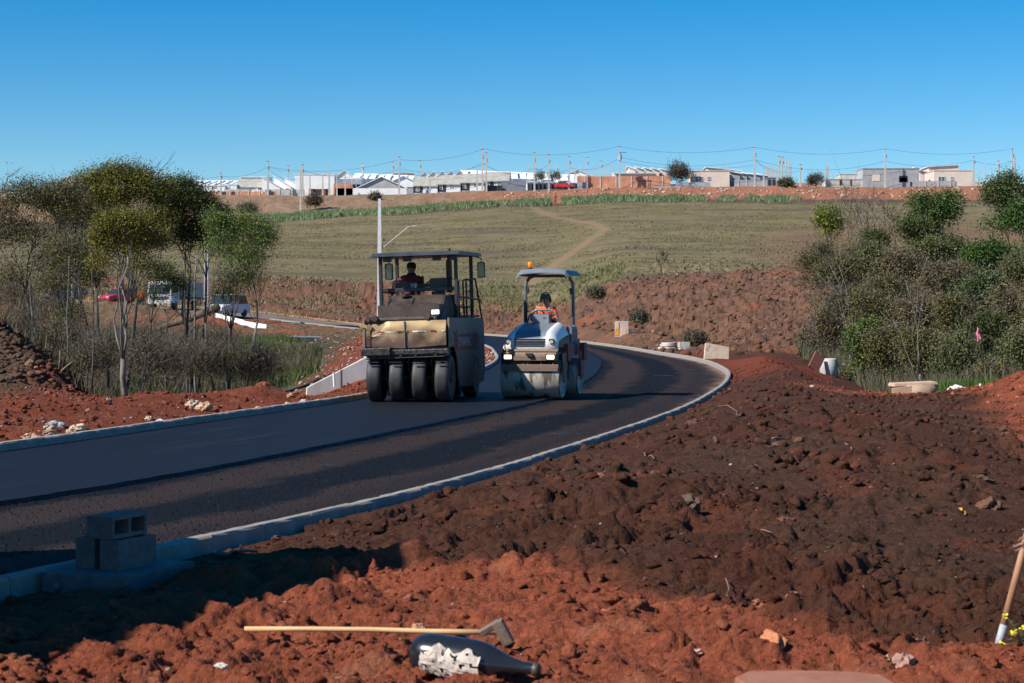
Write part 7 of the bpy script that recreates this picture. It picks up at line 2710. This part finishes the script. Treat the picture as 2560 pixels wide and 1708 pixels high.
X = (px - CX) / F * Y
k = (perlin(X * .5, Y * .2, 15) + .5 * perlin(X * 1.6, Y * .5, 16) + .3 * r_.rand(n) > .22 + .5 * (px > 760) - .15 * (px < 700))
blades('weeds', 'fresh green weeds beside the sheet on blocks, left of the wing wall', 'weeds', X[k], Y[k], .34, .022, (.045, .075, .018), (.12, .14, .05), 5, 1.1)
# sparse tufts over the field
n = 90000
Y = 190 + 172 * r_.rand(n) ** 1.2
px = r_.uniform(300, 2400, n)
X = (px - CX) / F * Y
k = perlin(X * .07, Y * .12, 22) + .7 * perlin(X * .25, Y * .4, 25) > .02
k &= np.abs(X - np.interp(Y, [188, 200, 222, 245, 268, 300, 322, 345, 366], [1.4, 2.2, 5.6, 9.6, 13.0, 10.5, 6.5, 4.5, 4.0])) > 1.5
blades('field_grass', 'dry short grass tufts over the sloping field', 'grass', X[k], Y[k], .13, .10, (.105, .098, .045), (.215, .175, .10), 6, 1.2)
n = 16000
px = r_.uniform(1080, 1560, n)
Y = r_.uniform(172, 198, n)
X = (px - CX) / F * Y
k = perlin(X * .2, Y * .3, 28) > -.1
blades('grass_edge', 'lighter green grass fringe where the field meets the brown dirt', 'grass', X[k], Y[k], .26, .06, (.11, .13, .045), (.22, .20, .10), 7, 1.0)
n = 26000
px = r_.uniform(-100, 900, n)
Y = r_.uniform(168, 196, n)
X = (px - CX) / F * Y
k = perlin(X * .2, Y * .3, 31) > -.05
blades('dry_grass', 'dry tan grass on the bank above the old street', 'grass', X[k], Y[k], .3, .07, (.15, .115, .06), (.26, .20, .12), 8, .9)
n = 26000
px = r_.uniform(2000, 2600, n)
Y = r_.uniform(50, 98, n)
X = (px - CX) / F * Y
k = (perlin(X * .4, Y * .3, 35) > -.3) & (Y > np.interp(px, [2000, 2080, 2200, 2350, 2450, 2600], [84, 80, 60, 50, 48, 46]))
blades('undergrowth', 'dense dry undergrowth at the foot of the right thicket', 'undergrowth', X[k], Y[k], .75, .03, (.060, .058, .034), (.15, .135, .085), 9, .7)
n = 9000
px = r_.uniform(2340, 2560, n)
Y = r_.uniform(42, 50, n)
X = (px - CX) / F * Y
k = perlin(X * 1.2, Y * .8, 38) > .0
blades('weeds', 'fresh green weeds behind the white rags', 'weeds', X[k], Y[k], .35, .02, (.045, .09, .018), (.11, .17, .04), 10, .8)

# yellow flowering weed by the right hoe
p = Vector(((2548 - CX) / F * 9.05, 9.05, 0))
p.z = gz(p.x, p.y)
fl = empty('flowering_weed', p, 'small weed with yellow flowers beside the blade of the right hoe', 'weed')
M_stem = pmat('weed_stem', (.10, .14, .05), None, 6, .7)
M_petal = pmat('yellow_petal', (.85, .72, .03), (.75, .60, .02), 20, .6)
s_ = 9.05 / F
zf = lambda py: EYE + (HY - py) * s_ - p.z
fls = [(2516, 1543), (2532, 1586), (2555, 1567), (2508, 1608), (2536, 1582), (2572, 1590)]
rr = random.Random(3)
mb = MB()
for (fx, fy) in fls:
    e = Vector(((fx - 2548) * s_, rr.uniform(-.03, .03), zf(fy)))
    o_ = Vector((rr.uniform(-.01, .02), 0, 0))
    mb.tube([o_, o_.lerp(e, .5) + Vector((.012, 0, .01)), e], [.0028, .002, .0012], 5)
mb.build('stem', M_stem, fl)
for (fx, fy) in fls:
    e = Vector(((fx - 2548) * s_, rr.uniform(-.03, .03), zf(fy)))
    mb = MB()
    for q in range(7):
        c_ = e + Vector((rr.uniform(-.014, .014), rr.uniform(-.012, .012), rr.uniform(-.008, .010)))
        mb.box(c_, (.010, .008, .006), rot=(rr.uniform(-1, 1), rr.uniform(-1, 1), 0))
    tag(mb.build('flower', M_petal, fl), kind='stuff')
for q in range(16):
    c_ = Vector((rr.uniform(-.06, .05), rr.uniform(-.05, .05), rr.uniform(.02, .12)))
    mb = MB()
    mb.add([c_ + Vector((-.012, 0, 0)), c_ + Vector((0, -.008, .004)), c_ + Vector((.014, 0, .006)), c_ + Vector((0, .008, .004))], [(0, 1, 2, 3)])
    mb.build('leaf', M_stem, fl)

# ------------------------------------------------------------------ loose clods over the soil
def clods(name, label, X, Y, S, sub, colf, seed, lift=.15):
    bm = bmesh.new()
    bmesh.ops.create_icosphere(bm, subdivisions=sub, radius=1)
    bv = np.array([v.co[:] for v in bm.verts])
    bf = np.array([[v.index for v in f.verts] for f in bm.faces])
    bm.free()
    rand = np.random.RandomState(seed)
    n = len(X)
    Z, Cc, D = land(X, Y)
    ok = (D > .17) & ((S < .03) | (Y > 14) | (sub == 1) | (seed == 21))
    X, Y, S, Z, Cc = X[ok], Y[ok], S[ok], Z[ok], Cc[ok]
    n = len(X)
    nv = len(bv)
    VV = []
    kinds = 12
    shapes = []
    for k in range(kinds):
        q = bv.copy()
        f = 1 + (.45 if sub == 1 else .8) * perlin(q[:, 0] * 1.3 + k * 3, q[:, 1] * 1.3 + q[:, 2] * 1.5, k) + (.25 if sub == 1 else .55) * perlin(q[:, 0] * 4 + k, q[:, 1] * 4 - q[:, 2] * 3, k + 5)
        q = q * f[:, None] * np.array([1, rand.uniform(.7, 1), rand.uniform(.5, .8)])
        shapes.append(q)
    shapes = np.array(shapes)
    sh_ = shapes[rand.randint(0, kinds, n)]
    a = rand.uniform(0, 2 * np.pi, n)
    c_, s_ = np.cos(a)[:, None], np.sin(a)[:, None]
    x = sh_[:, :, 0] * c_ - sh_[:, :, 1] * s_
    y = sh_[:, :, 0] * s_ + sh_[:, :, 1] * c_
    V = np.stack([x * S[:, None] + X[:, None], y * S[:, None] + Y[:, None], sh_[:, :, 2] * S[:, None] + (Z + S * lift)[:, None]], 2).reshape(-1, 3)
    Fc = (bf[None] + (np.arange(n) * nv)[:, None, None]).reshape(-1, 3)
    col = colf(Cc, rand)
    o = link(name, npmesh(name, V, Fc, M_clod, np.repeat(col, nv, 0), smooth=True))
    TRI[0] += len(Fc)
    return tag(o, label, 'soil', kind='stuff')


def cf(Cc, rand):
    c = Cc * rand.uniform(.75, 1.25, (len(Cc), 1))
    m = rand.rand(len(Cc)) < .025
    c[m] = c[m] * 1.7 + .03
    return np.clip(c, .01, .6)


def scatter(n, y0, y1, pxa, pxb, smin, smax, p=2.2, thr=-.2, seed=0, yp=1.0):
    rand = np.random.RandomState(seed)
    Y = y0 + (y1 - y0) * rand.rand(n) ** yp
    px = rand.uniform(pxa, pxb, n)
    X = (px - CX) / F * Y
    S = smin + (smax - smin) * rand.rand(n) ** p
    k = perlin(X * 1.3, Y * .9, seed) + .5 * perlin(X * 4, Y * 3, seed + 1) > thr
    return X[k], Y[k], S[k]


clods('loose_clods', 'loose crumbs of red and brown soil in the foreground', *scatter(8500, 8.2, 15, -200, 2760, .004, .016, 2.5, -.1, 1, 1.3), 1, cf, 1)
clods('loose_clods', 'loose lumps of dark soil on the wide mound', *scatter(12000, 12, 36, 400, 2760, .007, .026, 2.5, -.1, 2, 1.15), 1, cf, 2)
clods('loose_clods', 'loose lumps of soil farther along the mound', *scatter(6000, 32, 62, 1600, 2760, .02, .075, 2.6, .0, 3), 1, cf, 3)
clods('loose_clods', 'loose lumps of red soil along the left verge', *scatter(9000, 22, 48, -150, 930, .008, .030, 2.5, -.2, 4), 1, cf, 4)
clods('loose_clods', 'lumps of brown soil on the far dirt slopes', *scatter(6000, 85, 190, 900, 2050, .05, .26, 3.2, -.1, 5), 1, cf, 5)


clods('soil_lumps', 'broken knobbly lumps of red soil in the foreground', *scatter(2600, 8.2, 13, -200, 2760, .012, .050, 2.8, .0, 21, 1.2), 2, cf, 21, .05)
lx, ly, ls = scatter(15000, 11.5, 34, 400, 2760, .012, .075, 3.4, .05, 22, 1.15)
clods('soil_lumps', 'small broken crumbs of dark soil across the mound', lx[ls < .03], ly[ls < .03], ls[ls < .03], 1, cf, 25, .05)
clods('soil_lumps', 'broken knobbly lumps of dark soil across the mound', lx[ls >= .03], ly[ls >= .03], ls[ls >= .03], 2, cf, 22, .02)
clods('soil_lumps', 'broken lumps of earth on the left verge and heap', *scatter(3200, 22, 48, -150, 930, .02, .07, 2.8, -.1, 23), 2, cf, 23, .05)
clods('soil_lumps', 'lumps of red brown soil on the heap at the right edge', *scatter(3800, 25, 44, 2150, 2800, .014, .06, 2.8, -.2, 26), 1, cf, 26, .1)
hx, hy, hs = scatter(2600, 39, 47, -160, 300, .03, .11, 2.0, -.4, 24)
clods('soil_lumps', 'jagged dark lumps of the soil heap at the left edge', hx, hy, hs, 2, cf, 24, .1)


def cp(Cc, rand):
    b = np.array([.45, .33, .26]) * rand.uniform(.5, 1.2, (len(Cc), 1))
    return b


clods('rubble', 'pale stone chips strewn on the red soil of the left verge', *scatter(900, 22, 40, -100, 900, .008, .035, 2.5, -.1, 6), 1, cp, 6)
clods('rubble', 'pale stone chips scattered in the foreground soil', *scatter(700, 8.4, 30, 0, 2700, .004, .014, 2.0, -.3, 7), 1, cp, 7)
clods('rubble', 'pinkish broken stone by the inner kerb and junction', *scatter(1500, 60, 125, 690, 1240, .03, .11, 2.5, -.2, 8), 1, cp, 8)
clods('rubble', 'pale broken stones along the red bank below the houses', *scatter(1300, 372, 398, 1250, 2560, .12, .55, 3.0, .0, 9), 1, cp, 9)
clods('rubble', 'stones and red clods above the old street', *scatter(900, 172, 192, -50, 900, .08, .3, 2.5, .1, 10), 1, cf, 10)

# loose asphalt grains on the unrolled half
rand = np.random.RandomState(15)
n = 15000
t = rand.rand(n) ** 1.6 * 5.4 * NS + NS * 1.2
u = rand.rand(n)
ti = t.astype(int)
tf = (t - ti)[:, None]
Rp, Mp = Rl[ti] * (1 - tf) + Rl[ti + 1] * tf, Ml[ti] * (1 - tf) + Ml[ti + 1] * tf
P = Mp + (Rp - Mp) * u[:, None]
w_ = .5 + .5 * np.cos((u - .02) * 2 * np.pi / .52)
k = rand.rand(n) < .25 + .75 * w_
P = P[k]
n = len(P)
bv = np.array([(1, 0, -.6), (-.5, .87, -.6), (-.5, -.87, -.6), (0, 0, .8)])
bf = np.array([(0, 1, 3), (1, 2, 3), (2, 0, 3)])
S = (.006 + .012 * rand.rand(n) ** 2)
a = rand.uniform(0, 6.28, n)
x = bv[None, :, 0] * np.cos(a)[:, None] - bv[None, :, 1] * np.sin(a)[:, None]
y = bv[None, :, 0] * np.sin(a)[:, None] + bv[None, :, 1] * np.cos(a)[:, None]
V = np.stack([x * S[:, None] + P[:, :1], y * S[:, None] + P[:, 1:2], bv[None, :, 2] * S[:, None] + (P[:, 2:3] + .006)], 2).reshape(-1, 3)
Fc = (bf[None] + (np.arange(n) * 4)[:, None, None]).reshape(-1, 3)
col = np.array([.022, .023, .026]) * rand.uniform(.5, 1.6, (n, 1))
o = link('asphalt_grit', npmesh('asphalt_grit', V, Fc, M_clod, np.repeat(col, 4, 0)))
tag(o, 'loose black asphalt grit on the unrolled half of the road', 'grit', kind='stuff')
print('plant and clod faces', TRI[0])
